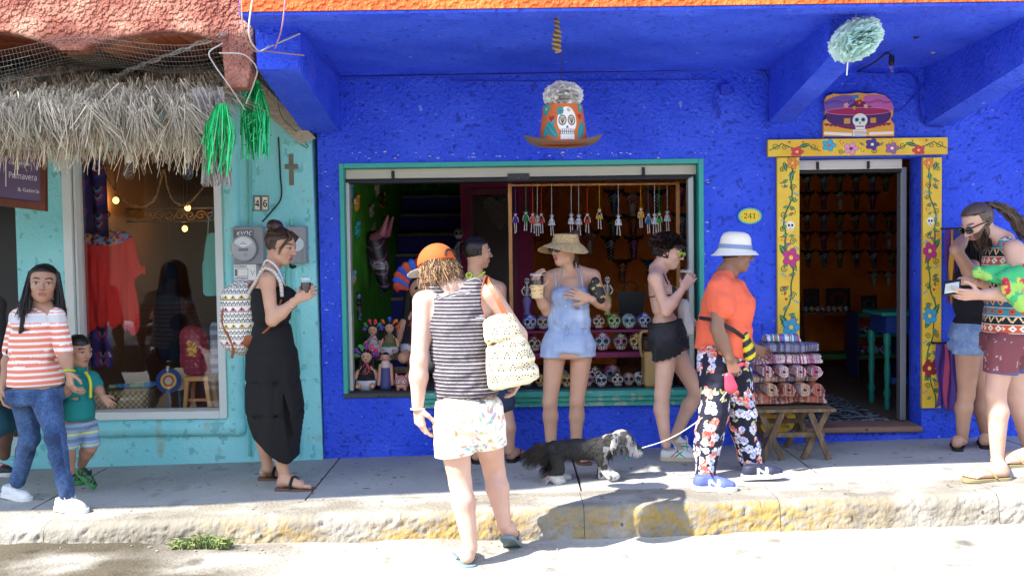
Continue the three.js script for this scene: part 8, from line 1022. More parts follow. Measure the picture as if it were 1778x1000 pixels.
for (const [px, py, r, cs, d, l] of [[292, 661, 22, [[0.45, 0.42, 0.28], [0.45, 0.42, 0.28], [0.4, 0.03, 0.06], [0.6, 0.45, 0.06], [0.02, 0.04, 0.16], [0.02, 0.04, 0.16]], 0.1, 'round woven fan with blue, yellow and red rings'], [309, 658, 20, [[0.5, 0.4, 0.26], [0.5, 0.38, 0.24], [0.56, 0.44, 0.3]], 0.04, 'plain straw fan behind the ringed fan']]) { const c = q(px, py, d), R = r * S(z + d), fa = thing('woven_fan', l, 'fan', V(c.x, yb, c.z)), g = new THREE.CylinderGeometry(R, R, 0.008, 40, 1).rotateX(1.45).translate(c.x, c.y, c.z); const ring = new THREE.RingGeometry(0.001, R, 48, 12); const pc = ring.attributes.position, col = []; for (let k = 0; k < pc.count; k++) { const t = Math.hypot(pc.getX(k), pc.getY(k)) / R; col.push(...cs[Math.min(cs.length - 1, Math.floor(t * cs.length))]); } ring.setAttribute('color', new THREE.Float32BufferAttribute(col, 3)); ring.rotateX(-0.12).translate(c.x, c.y, c.z + 0.006); part('backing', g, M(0x8a7a50, 0.9), fa); part('rings', ring, vc(0.9, { bumpMap: weave, bumpScale: 0.003 }), fa); part('handle', tube([V(c.x, c.y - R, c.z), V(c.x + 0.01, c.y - R - 0.05, c.z + 0.01), V(c.x + 0.01, yb + 0.005, c.z + 0.02)], 0.01, 12, 6), M(0x1a5a7a, 0.8), fa); }
const bk = thing('straw_basket', 'woven straw basket with folded cloths in the shop window', 'basket', V(q(210, 700).x, yb, z)), bx0 = q(152, 700).x, bx1 = q(266, 700).x, by = q(210, 676).y; part('weave', boxUV(box(bx0, bx1, yb + 0.002, by, z - 0.12, z + 0.1, 0.02)), M(0xb9a277, 0.9, { map: dtex(128, gray((u, v) => 0.7 + 0.3 * Math.sin(v * 6.283 * 8) * Math.sin(u * 6.283 * 8)), 3), bumpMap: weave, bumpScale: 0.004 }), bk); part('cloth', new Field(0.008, 0.02).cone(q(195, 671), q(262, 668), 0.03, 0.04, { f: V(0, 1, 0), s: 0.5 }).mesh({ noise: folds(0.03, 30), color: (x) => (Math.sin(x * 30) > 0 ? [0.05, 0.2, 0.4] : [0.3, 0.45, 0.25]) }), vc(0.9), bk);
const va = thing('iron_valance', 'scrolled iron valance across the back of the teal shop', 'valance', P(270, 385, -1.4)), vg = []; for (let i = 0; i < 12; i++) { const pts = []; for (let k = 0; k < 16; k++) { const a = k * 0.6, r = 9 * (1 - k / 18); pts.push(P(168 + i * 18 + Math.cos(a) * r, 374 + Math.sin(a) * r * (i % 2 ? 1 : -1), -1.4)); } part('scroll', tube(pts, 0.008, 40, 5), M(0x6a5a30, 0.5, { metalness: 0.4 }), va); } part('rail', boxUV(box(P(150, 385, -1.4).x, P(400, 385, -1.4).x, P(270, 386, -1.4).y, P(270, 383, -1.4).y, -1.42, -1.39)), mDarkMetal, va); part('rail', boxUV(box(P(150, 363, -1.4).x, P(400, 363, -1.4).x, P(270, 364, -1.4).y, P(270, 361, -1.4).y, -1.42, -1.39)), mDarkMetal, va);
for (const [x, y, zz, l] of [[200, 348, -1.0, 'small lit bulb above the red blouse inside the shop'], [325, 361, -1.2, 'bright lit bulb under a ceiling fan inside the shop'], [320, 397, -1.7, 'tiny lit bulb deep inside the shop']]) { const c = P(x, y, zz), o = thing('lit_bulb', l, 'bulb', c), r = 0.024; part('bulb', ball(c, r, 1, 1.1, 1, 12), new THREE.MeshStandardMaterial({ color: 0xffe0a0, emissive: 0xffb050, emissiveIntensity: 2.5 }), o); part('cord', rod(V(c.x, c.y + r, c.z), V(c.x, CEIL + 0.1, c.z), 0.003), mBlk, o); const li = new THREE.PointLight(0xffb060, 0.03, 0, 2); li.name = 'bulb_light'; li.castShadow = true; o.add(li); }
}
// ---------- painted boards round the door ----------
const leafP = (c, x, y, l, a, col = '#1f6b3a') => { c.save(); c.translate(x, y); c.rotate(a); c.fillStyle = col; c.beginPath(); c.moveTo(0, 0); c.quadraticCurveTo(l * 0.5, -l * 0.4, l, 0); c.quadraticCurveTo(l * 0.5, l * 0.4, 0, 0); c.fill(); c.strokeStyle = '#d8e8c8'; c.lineWidth = 2; c.beginPath(); c.moveTo(l * 0.1, 0); c.lineTo(l * 0.9, 0); c.stroke(); c.restore(); };
const flowerP = (c, x, y, r, col, mid = '#f2d24a', n = 5) => { for (let k = 0; k < n; k++) { const a = k / n * 6.283; c.fillStyle = col; c.beginPath(); c.ellipse(x + Math.cos(a) * r * 0.55, y + Math.sin(a) * r * 0.55, r * 0.5, r * 0.4, a, 0, 7); c.fill(); c.strokeStyle = 'rgba(40,10,40,.55)'; c.lineWidth = 2; c.stroke(); } c.fillStyle = mid; c.beginPath(); c.arc(x, y, r * 0.24, 0, 7); c.fill(); };
const vineP = (c, pts, w = 6) => { c.strokeStyle = '#1c5a34'; c.lineWidth = w; c.lineCap = 'round'; c.beginPath(); pts.forEach(([x, y], i) => (i ? c.quadraticCurveTo((x + pts[i - 1][0]) / 2 + 14 * (i % 2 ? 1 : -1), (y + pts[i - 1][1]) / 2, x, y) : c.moveTo(x, y))); c.stroke(); };
const curlP = (c, x, y, r, s = 1) => { c.strokeStyle = '#1c5a34'; c.lineWidth = 5; c.beginPath(); for (let k = 0; k < 22; k++) { const a = k * 0.42 * s, q = r * (1 - k / 26); c.lineTo(x + Math.cos(a) * q, y + Math.sin(a) * q); } c.stroke(); };
const ground = (c, w, h) => { const g = c.createLinearGradient(0, 0, w, h); c.fillStyle = '#e9c53a'; c.fillRect(0, 0, w, h); for (let i = 0; i < 60; i++) { c.fillStyle = pick(['rgba(240,170,40,.18)', 'rgba(250,225,90,.2)', 'rgba(230,150,30,.12)']); c.beginPath(); c.ellipse(rnd() * w, rnd() * h, rr(20, 90), rr(20, 60), 0, 0, 7); c.fill(); } };
const dotsP = (c, x, y, n = 6) => { c.fillStyle = '#b3261c'; for (let i = 0; i < n; i++) { c.beginPath(); c.arc(x + Math.cos(i) * 16 + i * 2, y + Math.sin(i * 1.3) * 14, 3.6, 0, 7); c.fill(); } };
const heartP = (c, x, y, s, col) => { c.fillStyle = col; c.beginPath(); c.moveTo(x, y + s); c.bezierCurveTo(x - s * 1.6, y - s * 0.2, x - s * 0.7, y - s * 1.2, x, y - s * 0.3); c.bezierCurveTo(x + s * 0.7, y - s * 1.2, x + s * 1.6, y - s * 0.2, x, y + s); c.fill(); };
const miniSkull = (c, x, y, r) => { c.fillStyle = '#efece4'; c.beginPath(); c.ellipse(x, y, r, r * 0.95, 0, 0, 7); c.fill(); c.fillRect(x - r * 0.55, y + r * 0.5, r * 1.1, r * 0.7); c.fillStyle = '#1a1a1a'; for (const s of [-1, 1]) { c.beginPath(); c.ellipse(x + s * r * 0.4, y, r * 0.28, r * 0.32, 0, 0, 7); c.fill(); } c.fillRect(x - 2, y + r * 0.35, 4, 5); for (let k = -1; k <= 1; k++) c.fillRect(x + k * r * 0.3, y + r * 0.7, 2, r * 0.4); };
function side(flip) { return (c, w, h) => { ground(c, w, h); if (flip) { c.translate(w, 0); c.scale(-1, 1); } const pts = []; for (let k = 0; k <= 16; k++) pts.push([w * (0.5 + 0.22 * Math.sin(k * 1.1)), k / 16 * h]); vineP(c, pts, 9); for (let k = 0; k < 26; k++) { const y = h * (0.03 + k * 0.037), s = k % 2 ? 1 : -1; leafP(c, w * 0.5, y, rr(34, 52), s > 0 ? rr(-0.6, 0.9) : rr(2.2, 3.6), pick(['#1f6b3a', '#174f33', '#2a7a48'])); if (k % 3 === 0) curlP(c, w * (0.5 + s * 0.28), y + 20, 16, s); } flowerP(c, w * 0.7, 30, 34, '#e88a3a'); leafP(c, w * 0.3, 20, 60, 1.3); leafP(c, w * 0.7, 80, 60, 1.8); for (let k = 0; k < 9; k++) { const y = h * (0.08 + k * 0.1); leafP(c, w * 0.5, y, 46, k % 2 ? 0.4 : 2.6); curlP(c, w * (k % 2 ? 0.28 : 0.7), y + 46, 20, k % 2 ? 1 : -1); dotsP(c, w * (k % 2 ? 0.7 : 0.22), y + 30); c.fillStyle = '#3a9ac8'; for (let i = 0; i < 3; i++) { c.beginPath(); c.ellipse(w * (k % 2 ? 0.2 : 0.78) + i * 10, y + 76 + i * 6, 3.5, 8, 0.5, 0, 7); c.fill(); } } miniSkull(c, w * 0.6, h * 0.25, 24); c.fillStyle = '#8a5a9a'; c.beginPath(); c.arc(w * 0.5, h * 0.315, 16, 0, 3.14); c.fill(); for (const [y, cl] of [[0.37, '#c0357a'], [0.63, '#3aa0c8'], [0.84, '#a02030']]) { leafP(c, w * 0.5, h * y, 90, -2.2); leafP(c, w * 0.5, h * y, 90, 1.0); flowerP(c, w * 0.62, h * y, 52, cl); } for (let i = 0; i < 3; i++) heartP(c, w * 0.3 + i * 6, h * (0.48 + i * 0.022), 10, '#b3262a'); }; }
function board(name, x0, x1, y0, y1, draw, w, h, parent, z = 0.03) { const a = P(x0, y1, z), b = P(x1, y0, z); part(name, box(a.x, b.x, a.y, b.y, 0.001, z - 0.001, 0.003), M(0xd8b030, 0.6), parent); panel(name + '_painting', [V(a.x + 0.002, a.y + 0.002, z + 0.001), V(b.x - 0.002, a.y + 0.002, z + 0.001), V(b.x - 0.002, b.y - 0.002, z + 0.001), V(a.x + 0.002, b.y - 0.002, z + 0.001)], 0, draw, w, h, parent); }
{
const f = thing('painted_door_frame', 'yellow wooden door surround painted with flowers, vines and small skulls', 'door frame', V(P(1490, 700, 0).x, 0.1, 0.02));
board('header', 1334, 1647, 238, 272, (c, w, h) => { ground(c, w, h); for (const s of [0, 1]) { c.save(); if (s) { c.translate(w, 0); c.scale(-1, 1); } vineP(c, [[10, 80], [90, 30], [170, 70], [260, 40], [340, 90]], 7); curlP(c, 50, 50, 26); curlP(c, 110, 62, 22, -1); curlP(c, 300, 60, 26); leafP(c, 200, 60, 80, -0.3); flowerP(c, 190, 96, 42, '#d8404a'); heartP(c, 140, 20, 9, '#7a3a5a'); heartP(c, 230, 22, 8, '#9a3a5a'); dotsP(c, 370, 30); curlP(c, 480, 96, 20); c.restore(); } flowerP(c, 400, 48, 46, '#3ab4d0', '#d8604a'); flowerP(c, 545, 76, 48, '#e89ab8', '#3a2a4a'); flowerP(c, 685, 46, 46, '#4a3a8a', '#f2f2f2'); flowerP(c, 815, 78, 46, '#9a6a9a', '#f4f0d8'); dotsP(c, 480, 30); dotsP(c, 615, 90); leafP(c, 600, 30, 40, 0.6); leafP(c, 760, 30, 40, 2.4); }, 1180, 128, f, 0.036);
board('left_jamb', 1351, 1389, 273, 740, side(false), 128, 1500, f); board('right_jamb', 1602, 1637, 273, 709, side(true), 128, 1500, f);
// cut-out sign above the header: a folk painted skeleton lady in a plumed hat
const s = thing('plumed_skeleton_sign', 'cut out wooden sign of a skeleton in a purple plumed hat above the door', 'sign', P(1491, 238, 0.02)), O = [[1431, 236], [1431, 210], [1436, 206], [1433, 190], [1431, 178], [1436, 167], [1448, 163], [1462, 164], [1476, 163], [1490, 161], [1506, 163], [1520, 162], [1536, 166], [1547, 174], [1552, 186], [1551, 200], [1546, 206], [1553, 216], [1553, 236]].map(([x, y]) => { const p = P(x, y, 0.03); return [p.x, p.y]; });
const g = ext(shape(O), 0.03, 0.004, 0.002), bx = P(1429, 240, 0.03), tx = P(1555, 158, 0.03), gp = g.attributes.position, uv = g.attributes.uv; for (let i = 0; i < gp.count; i++) uv.setXY(i, (gp.getX(i) - bx.x) / (tx.x - bx.x), (gp.getY(i) - bx.y) / (tx.y - bx.y));
part('board', g, M(0xffffff, 0.6, { map: ctex(640, 416, (c, w, h) => { const k = 5.08, X = (x) => (x - 1429) * k, Y = (y) => (y - 158) * k; c.fillStyle = '#e8a83a'; c.fillRect(0, 0, w, h); c.fillStyle = '#4a2a6a'; c.beginPath(); c.ellipse(X(1491), Y(200), X(1486) - X(1429), 128, 0, 0, 7); c.fill(); const plume = (x0, dir, col, lt) => { c.fillStyle = col; c.beginPath(); c.ellipse(x0, Y(178), 160, 62, dir * 0.25, 0, 7); c.fill(); c.strokeStyle = lt; c.lineWidth = 5; for (let i = 0; i < 12; i++) { c.beginPath(); c.arc(x0 - 140 + i * 25, Y(180) + Math.sin(i) * 10, 24, 3.4, 5.8); c.stroke(); } }; plume(X(1455), -1, '#7a5aa8', '#4a3080'); plume(X(1530), 1, '#c86aa8', '#7a2a6a'); c.fillStyle = '#a8285a'; c.beginPath(); c.ellipse(X(1491), Y(193), 285, 34, 0, 0, 7); c.fill(); c.strokeStyle = '#e89ab8'; c.lineWidth = 4; c.stroke(); c.fillStyle = '#8a1f50'; for (let i = 0; i < 15; i++) { c.beginPath(); c.arc(X(1436) + i * 39, Y(214) + 22 * Math.sin(i * 0.22), 22, 0, 3.14); c.fill(); } flowerP(c, X(1470), Y(182), 26, '#e8a0b8'); flowerP(c, X(1493), Y(178), 30, '#b3202a'); flowerP(c, X(1504), Y(184), 22, '#f0b8a8'); flowerP(c, X(1484), Y(187), 20, '#d89a2a'); c.fillStyle = '#2a8ac0'; c.fillRect(X(1480), Y(164), 60, 30); c.fillStyle = '#d8a040'; c.fillRect(X(1466), Y(205), 56, 50); c.fillRect(X(1512), Y(205), 50, 46); c.fillStyle = '#f2efe6'; c.beginPath(); c.ellipse(X(1494), Y(209), 66, 62, 0, 0, 7); c.fill(); c.fillRect(X(1486), Y(214), 84, 56); c.fillStyle = '#2aa0a8'; for (const s2 of [-1, 1]) { c.beginPath(); c.arc(X(1494) + s2 * 28, Y(208), 19, 0, 7); c.fill(); } c.fillStyle = '#111'; for (const s2 of [-1, 1]) { c.beginPath(); c.arc(X(1494) + s2 * 28, Y(208), 10, 0, 7); c.fill(); } c.beginPath(); c.moveTo(X(1494), Y(211)); c.lineTo(X(1494) - 9, Y(215)); c.lineTo(X(1494) + 9, Y(215)); c.fill(); c.fillRect(X(1494) - 34, Y(219), 68, 8); c.strokeStyle = '#f2efe6'; c.lineWidth = 26; c.beginPath(); c.moveTo(X(1431), Y(231)); c.lineTo(X(1480), Y(234)); c.moveTo(X(1552), Y(232)); c.lineTo(X(1510), Y(233)); c.stroke(); c.fillStyle = '#f2efe6'; c.fillRect(X(1482), Y(226), 120, 60); c.strokeStyle = '#333'; c.lineWidth = 3; for (let i = 0; i < 4; i++) { c.beginPath(); c.moveTo(X(1484), Y(229 + i * 2.4)); c.lineTo(X(1506), Y(229 + i * 2.4)); c.stroke(); } }) }), s);
// oval number plate
const pc = P(1303, 375, 0.02), rx = 21 * S(0), ry = 14.5 * S(0), pl = thing('number_plate', 'oval yellow ceramic number plate with turquoise rim reading 241', 'number plate', pc); const cyl = new THREE.CylinderGeometry(1, 1, 0.014, 40).rotateX(Math.PI / 2).scale(rx, ry, 1).translate(pc.x, pc.y, 0.009); part('plate', cyl, M(0x2a9aa0, 0.25), pl); part('numerals', new THREE.CircleGeometry(1, 40).scale(rx * 0.98, ry * 0.98, 1).translate(pc.x, pc.y, 0.0175), M(0xffffff, 0.25, { map: ctex(360, 250, (c, w, h) => { c.fillStyle = '#3ab0a8'; c.fillRect(0, 0, w, h); c.fillStyle = '#f0cf3a'; c.beginPath(); c.ellipse(w / 2, h / 2, w * 0.43, h * 0.41, 0, 0, 7); c.fill(); c.fillStyle = '#15120e'; c.font = '112px serif'; c.textAlign = 'center'; c.fillText('241', w / 2, h * 0.65); leafP(c, 64, 126, 34, 2.2, '#3a8a5a'); leafP(c, 300, 126, 34, -0.6, '#3a8a5a'); c.fillStyle = '#fff'; for (let i = 0; i < 40; i++) { const a = i / 40 * 6.283; c.beginPath(); c.arc(w / 2 + Math.cos(a) * w * 0.465, h / 2 + Math.sin(a) * h * 0.455, 4, 0, 7); c.fill(); } }) }), pl);
// painted ring leaning on the wall behind the table
const rc = P(1347, 708, 0.03), R = 46 * S(0.03), ring = new THREE.Shape(); ring.absarc(0, 0, R, 0, Math.PI * 2); const ho = new THREE.Path(); ho.absarc(0, R * 0.22, R * 0.5, 0, Math.PI * 2, true); ring.holes.push(ho); const rg = ext(ring, 0.022, 0, 0.003, 24), rpz = rg.attributes.position, ruv = rg.attributes.uv; for (let i = 0; i < rpz.count; i++) ruv.setXY(i, rpz.getX(i) / R / 2 + 0.5, rpz.getY(i) / R / 2 + 0.5); rg.translate(rc.x, rc.y, 0.012);
solo('painted_ring', rg, M(0xffffff, 0.6, { map: ctex(360, 360, (c, w, h) => { ground(c, w, h); for (let k = 0; k < 7; k++) { const a = k * 0.9 + 0.2, x = 180 + Math.cos(a) * 130, y = 180 + Math.sin(a) * 130; curlP(c, x, y, 22); leafP(c, x + 20, y, 34, a); } flowerP(c, 230, 250, 26, '#c8355a'); heartP(c, 130, 320, 12, '#b3262a'); dotsP(c, 90, 250); }) }), 'round yellow painted mirror frame leaning on the wall behind the textile table', 'mirror frame');
}
// ---------- folding table with textiles ----------
{
const zc = 0.36, q = (x, y, d = 0) => P(x, y, zc + d), yt = q(1366, 701).y, x0 = q(1300, 700).x, x1 = q(1434, 700).x, t = thing('folding_table', 'weathered folding wooden table under the stack of blankets', 'table', V(q(1366, 700).x, gy(1.9), zc));
for (let i = 0; i < 5; i++) part('slat', boxUV(box(x0, x1, yt - 0.022, yt, zc - 0.22 + i * 0.09, zc - 0.22 + i * 0.09 + 0.082, 0.003)), mOldWood, t); for (const [a, b] of [[x1 - 0.02, x1 - 0.5], [x1 - 0.34, x1 - 0.02]]) { } 
const gyy = (x) => gy(x) + 0.004; for (const d of [-0.19, 0.19]) { const A = d > 0 ? [1424, 1384] : [1424, 1384]; const lx = (px) => q(px, 700).x; part('leg', bar(V(lx(1392), yt - 0.024, zc + d), V(lx(1424), gyy(lx(1424)), zc + d), 0.036, 0.022), mOldWood, t); part('leg', bar(V(lx(1424), yt - 0.024, zc + d - 0.03), V(lx(1382), gyy(lx(1382)), zc + d - 0.03), 0.036, 0.022), mOldWood, t); part('leg', bar(V(lx(1345), yt - 0.024, zc + d), V(lx(1310), gyy(lx(1310)), zc + d), 0.036, 0.022), mOldWood, t); part('leg', bar(V(lx(1310), yt - 0.024, zc + d - 0.03), V(lx(1348), gyy(lx(1348)), zc + d - 0.03), 0.036, 0.022), mOldWood, t); }
part('rail', bar(V(q(1316, 700).x, gy(1.8) + 0.17, zc + 0.165), V(q(1418, 700).x, gy(1.8) + 0.17, zc + 0.165), 0.03, 0.02), mOldWood, t); part('rail', bar(V(q(1320, 700).x, gy(1.8) + 0.2, zc - 0.165), V(q(1400, 700).x, gy(1.8) + 0.2, zc - 0.165), 0.03, 0.02), mOldWood, t);
const strp = (cols, rep = 3.2) => ctex(256, 16, (c, w, h) => { let x = 0; while (x < w) { const s = 3 + Math.floor(rnd() * 9); c.fillStyle = pick(cols); c.fillRect(x, 0, s, h); x += s; } }, rep, 1);
const sm = [strp(['#b87260', '#c8917a', '#8f4c44', '#b8a8a0', '#6f4a62', '#b8705a']), strp(['#b8927a', '#c8a890', '#5a6a9a', '#a87a6a', '#d8b89a']), strp(['#d8c4c4', '#a84862', '#b85a70', '#d8c8c8', '#7a3450', '#c07888', '#8a7a9a'], 4), strp(['#5a5a78', '#6a6a8a', '#7a7a92', '#4a4a6a', '#8a8aa2']), strp(['#e8e4ee', '#5a7ac8', '#c8486a', '#e8e4ee', '#6a9a6a'], 4)].map((m) => cm(m, { bumpScale: 0.002 }));
const fold = (label, a, b, yT, yB, m, d = 0.17, off = 0) => { const A = q(a, yB), B = q(b, yT), h = B.y - A.y, th = h / 2; const F = new Field(0.009, 0.015); for (const k of [0, 1]) { const y = A.y + th * (k + 0.5), o = k * 0.008; F.cone(V(A.x + th * 0.5 + o, y, zc + off), V(B.x - th * 0.5 - o, y, zc + off), th * 0.52, th * 0.52, { f: V(0, 0, 1), s: d / th, s2: d / th }); } solo('folded_blanket', F.mesh({ noise: (x, y, z) => (fb(x * 9, y * 30, z * 9, 2) - 0.5) * 0.02 }), m, label, 'blanket', 'blankets on the table'); };
fold('orange striped folded blanket at the bottom of the stack', 1300, 1431, 677, 700.5, sm[0], 0.2); fold('tan and blue striped folded blanket between the two rows of rolls', 1296, 1416, 648, 663, sm[1]); fold('red and white striped folded blanket above the upper rolls', 1306, 1424, 612, 631, sm[2]); fold('blue grey folded blanket near the top of the stack', 1318, 1419, 593, 612, sm[3]); fold('small white and blue striped cloth on top of the stack', 1326, 1388, 580, 593, sm[4], 0.12);
const roll = (label, px, py, r, m) => { const c = q(px, py), R = r * S(zc), pts = [], th = 0.006; for (let k = 0; k <= 60; k++) { const a = k / 60 * 3 * 6.283, rr2 = 0.006 + (R - 0.01) * k / 60; pts.push([Math.cos(a) * rr2, Math.sin(a) * rr2]); } const out = pts.map(([x, y]) => { const l = Math.hypot(x, y); return [x * (l + th) / l, y * (l + th) / l]; }).reverse(); const g = ext(shape([...pts, ...out]), 0.34, -0.17); g.translate(c.x, c.y, zc); solo('rolled_blanket', boxUV(g), m, label, 'blanket', label); };
for (const [x, k] of [[1329, 1], [1358, 0], [1385, 1], [1408, 0]]) roll(k ? 'tan rolled blanket in the lower row of rolls' : 'brown rolled blanket in the lower row of rolls', x, 670, 11.5, sm[k]); for (const x of [1322, 1350, 1378, 1405]) roll('pink and white rolled blanket in the upper row of rolls', x, 639.5, 10.5, sm[2]);
}
// shawls on the wall right of the door
{
const sheet = (name, label, x0, x1, y0, y1, z, draw, amp) => { const A = P(x0, y1, z), B = P(x1, y0, z), t = thing(name, label, 'shawl', V((A.x + B.x) / 2, A.y, z)), g = new THREE.PlaneGeometry(1, 1, 60, 24), p = g.attributes.position; for (let k = 0; k < p.count; k++) { const u = p.getX(k) + 0.5, v = p.getY(k) + 0.5; p.setXYZ(k, lerp(A.x, B.x, u) + 0.01 * Math.sin(v * 6 + u * 20), lerp(A.y + 0.03 * Math.sin(u * 17), B.y, v), z + amp * (1.1 - v * 0.6) * Math.sin(u * 38 + 0.6 * Math.sin(v * 5)) + 0.02 * fb(u * 6, v * 4, 2)); } g.computeVertexNormals(); part('cloth', g, cm(ctex(256, 32, draw), { side: THREE.DoubleSide }), t); part('rod', rod(V(A.x - 0.03, B.y + 0.006, z), V(B.x + 0.03, B.y + 0.006, z), 0.008), mBlk, t); for (const x of [A.x, B.x]) part('bracket', rod(V(x, B.y + 0.006, 0), V(x, B.y + 0.006, z), 0.006), mBlk, t); };
const st = (cols) => (c, w, h) => { let x = 0; while (x < w) { const s = 6 + Math.floor(rnd() * 16); c.fillStyle = pick(cols); c.fillRect(x, 0, s, h); x += s; } };
sheet('hanging_shawl', 'yellow, red and purple striped shawl hanging beside the door', 1642, 1700, 398, 528, 0.09, st(['#d8a83a', '#e0b848', '#5a2a7a', '#a8283a', '#d8a83a', '#2a3a8a']), 0.014); sheet('hanging_shawl', 'purple striped shawls hanging low on the blue wall', 1626, 1716, 596, 708, 0.1, st(['#5a3a8a', '#6a4a9a', '#4a2a78', '#8a6ab0', '#b0486a', '#4a3a8a']), 0.016);
}
// ---------- hanging hat, paper flowers, rope ----------
function pom(label, c, r, squash, tilt, col, n = 260) { const L = [], q = new THREE.Quaternion().setFromEuler(new THREE.Euler(0, 0, tilt)), gs = []; for (let i = 0; i < n; i++) { const u = 1 - 2 * (i + 0.5) / n, th = i * 2.39996, s = Math.sqrt(1 - u * u), d = V(s * Math.cos(th), u, s * Math.sin(th)), g = new THREE.PlaneGeometry(r * 0.62, r * 0.5, 5, 2), p = g.attributes.position; for (let k = 0; k < p.count; k++) p.setXYZ(k, p.getX(k), p.getY(k), r * 0.09 * Math.sin(p.getX(k) / r * 17 + i) * (0.4 + p.getY(k) / r)); g.applyQuaternion(new THREE.Quaternion().setFromUnitVectors(V(0, 1, 0), d.clone().add(V(rr(-0.4, 0.4), rr(-0.4, 0.4), rr(-0.4, 0.4))).normalize())); g.translate(d.x * r * rr(0.68, 0.8), d.y * r * rr(0.68, 0.8), d.z * r * rr(0.68, 0.8)); gs.push(g); } const o = thing('paper_flower', label, 'paper flower', c), m = mergeGeometries(gs); m.scale(1, squash, 1); m.applyQuaternion(q); m.computeVertexNormals(); m.translate(c.x, c.y, c.z); part('petals', m, M(col, 0.9, { side: THREE.DoubleSide }), o); part('core', ball(c, r * 0.62, 1, squash, 1), M(col, 0.9), o); return o; }
{
const z = 0.95, s = S(z), b = P(978, 250, z), h = thing('painted_hat_lamp', 'orange clay hat painted with a skull and leaves hanging from the soffit', 'hat', b), tp = P(978, 184, z).y - b.y, R0 = 43 * s, R1 = 34 * s;
const crown = new THREE.CylinderGeometry(R1, R0, tp, 48, 6, true), uv = crown.attributes.uv; crown.rotateY(Math.PI); crown.translate(b.x, b.y + tp / 2, z); part('crown', crown, M(0xffffff, 0.5, { side: THREE.DoubleSide, map: ctex(1400, 340, (c, w, hh) => { c.fillStyle = '#d8702c'; c.fillRect(0, 0, w, hh); const X = w * 0.5 + 30; leafP(c, X - 260, 300, 220, -0.9, '#1f9a98'); leafP(c, X - 90, 310, 200, -2.3, '#1f8f90'); leafP(c, X + 110, 320, 200, -1.1, '#1f9a98'); flowerP(c, X - 250, 40, 60, '#2aa6a0'); flowerP(c, X + 190, 30, 50, '#2aa6a0'); heartP(c, X - 160, 130, 34, '#b3262a'); heartP(c, X + 150, 110, 28, '#b3262a'); c.fillStyle = '#f4f1ea'; c.beginPath(); c.ellipse(X, 150, 100, 120, 0, 0, 7); c.fill(); c.fillRect(X - 64, 190, 128, 130); c.fillStyle = '#2b2620'; for (const k of [-1, 1]) { c.beginPath(); c.ellipse(X + k * 46, 150, 40, 46, 0, 0, 7); c.fill(); c.fillStyle = '#d8cfae'; c.beginPath(); c.ellipse(X + k * 46, 150, 32, 38, 0, 0, 7); c.fill(); c.strokeStyle = '#3a3020'; c.lineWidth = 3; for (let i = 0; i < 7; i++) { c.beginPath(); c.moveTo(X + k * 46, 184); c.lineTo(X + k * 46 + (i - 3) * 9, 124); c.stroke(); } c.fillStyle = '#2b2620'; } c.beginPath(); c.moveTo(X, 196); c.lineTo(X - 14, 220); c.lineTo(X + 14, 220); c.fill(); for (let r = 0; r < 2; r++) for (let i = 0; i < 7; i++) c.strokeRect(X - 63 + i * 18, 232 + r * 22, 16, 18); flowerP(c, X - 70, 66, 36, '#2aa6a0', '#b3262a', 9); curlP(c, X + 20, 56, 18); }) }), h); part('top', new THREE.CircleGeometry(R1, 40).rotateX(-Math.PI / 2).translate(b.x, b.y + tp - 0.004, z), M(0xb8602a, 0.6, { side: THREE.DoubleSide }), h);
const pos = [], idx = [], N = 60, K = 8; for (let i = 0; i <= N; i++) { const a = i / N * 6.2832; for (let k = 0; k < K; k++) { const t = k / (K - 1), r = lerp(R0 * 0.96, 69 * s, t); pos.push(b.x + Math.cos(a) * r, b.y + t * t * 0.055 * Math.cos(a) ** 2 - 0.012 * Math.sin(t * 3), z + Math.sin(a) * r * 0.85); } } for (let i = 0; i < N; i++) for (let k = 0; k < K - 1; k++) { const a = i * K + k, e = a + K; idx.push(a, e, a + 1, e, e + 1, a + 1); } const bg = new THREE.BufferGeometry(); bg.setAttribute('position', new THREE.Float32BufferAttribute(pos, 3)); bg.setIndex(idx); bg.computeVertexNormals(); part('brim', bg, M(0x75604f, 0.55, { side: THREE.DoubleSide }), h);
part('hang_wire', rod(V(b.x - 0.01, b.y + tp, z), V(b.x - 0.01, CEIL, z), 0.0025), M(0x3a4060, 0.6), h);
pom('white tissue paper flower on top of the hanging hat', V(b.x, b.y + tp + 0.055, z + 0.03), 0.115, 0.75, 0, new THREE.Color(0.86, 0.85, 0.83)); const mc = P(1487, 69, 1.66); pom('mint green paper flower hanging from the soffit beside the beam', mc, 0.14, 0.72, 0.5, new THREE.Color(0.66, 0.88, 0.84), 320); solo('paper_flower_string', tube([P(1473, 104, 1.66), P(1472, 118, 1.66), P(1471, 131, 1.66)], 0.004, 8, 5), mWhite, 'white thread dangling under the mint paper flower', 'thread'); solo('flower_hanger', rod(mc, V(mc.x, CEIL, mc.z), 0.003), mWhite, 'thin cord from the soffit to the mint paper flower', 'cord');
const rt = P(967, 24, 1.68), rope = thing('knotted_rope', 'short knotted rope end hanging from a hook in the soffit', 'rope', P(967, 94, 1.68)), k = (x, y, d = 0) => P(967 + x, y, 1.68 + d); part('hook', tube([V(rt.x, CEIL, 1.68), k(2, 24), k(-2, 30)], 0.005, 8, 5), M(0x4a2a1a, 0.7), rope); const pts = []; for (let i = 0; i < 26; i++) pts.push(k(Math.sin(i * 1.9) * (3 + (i > 10 ? 4 : 0)), 28 + i * 2.5, Math.cos(i * 1.9) * 0.015)); part('rope', tube(pts, 0.0075, 140, 7), M(0xa88a52, 0.9, { bumpMap: fineBump, bumpScale: 0.003 }), rope);
}
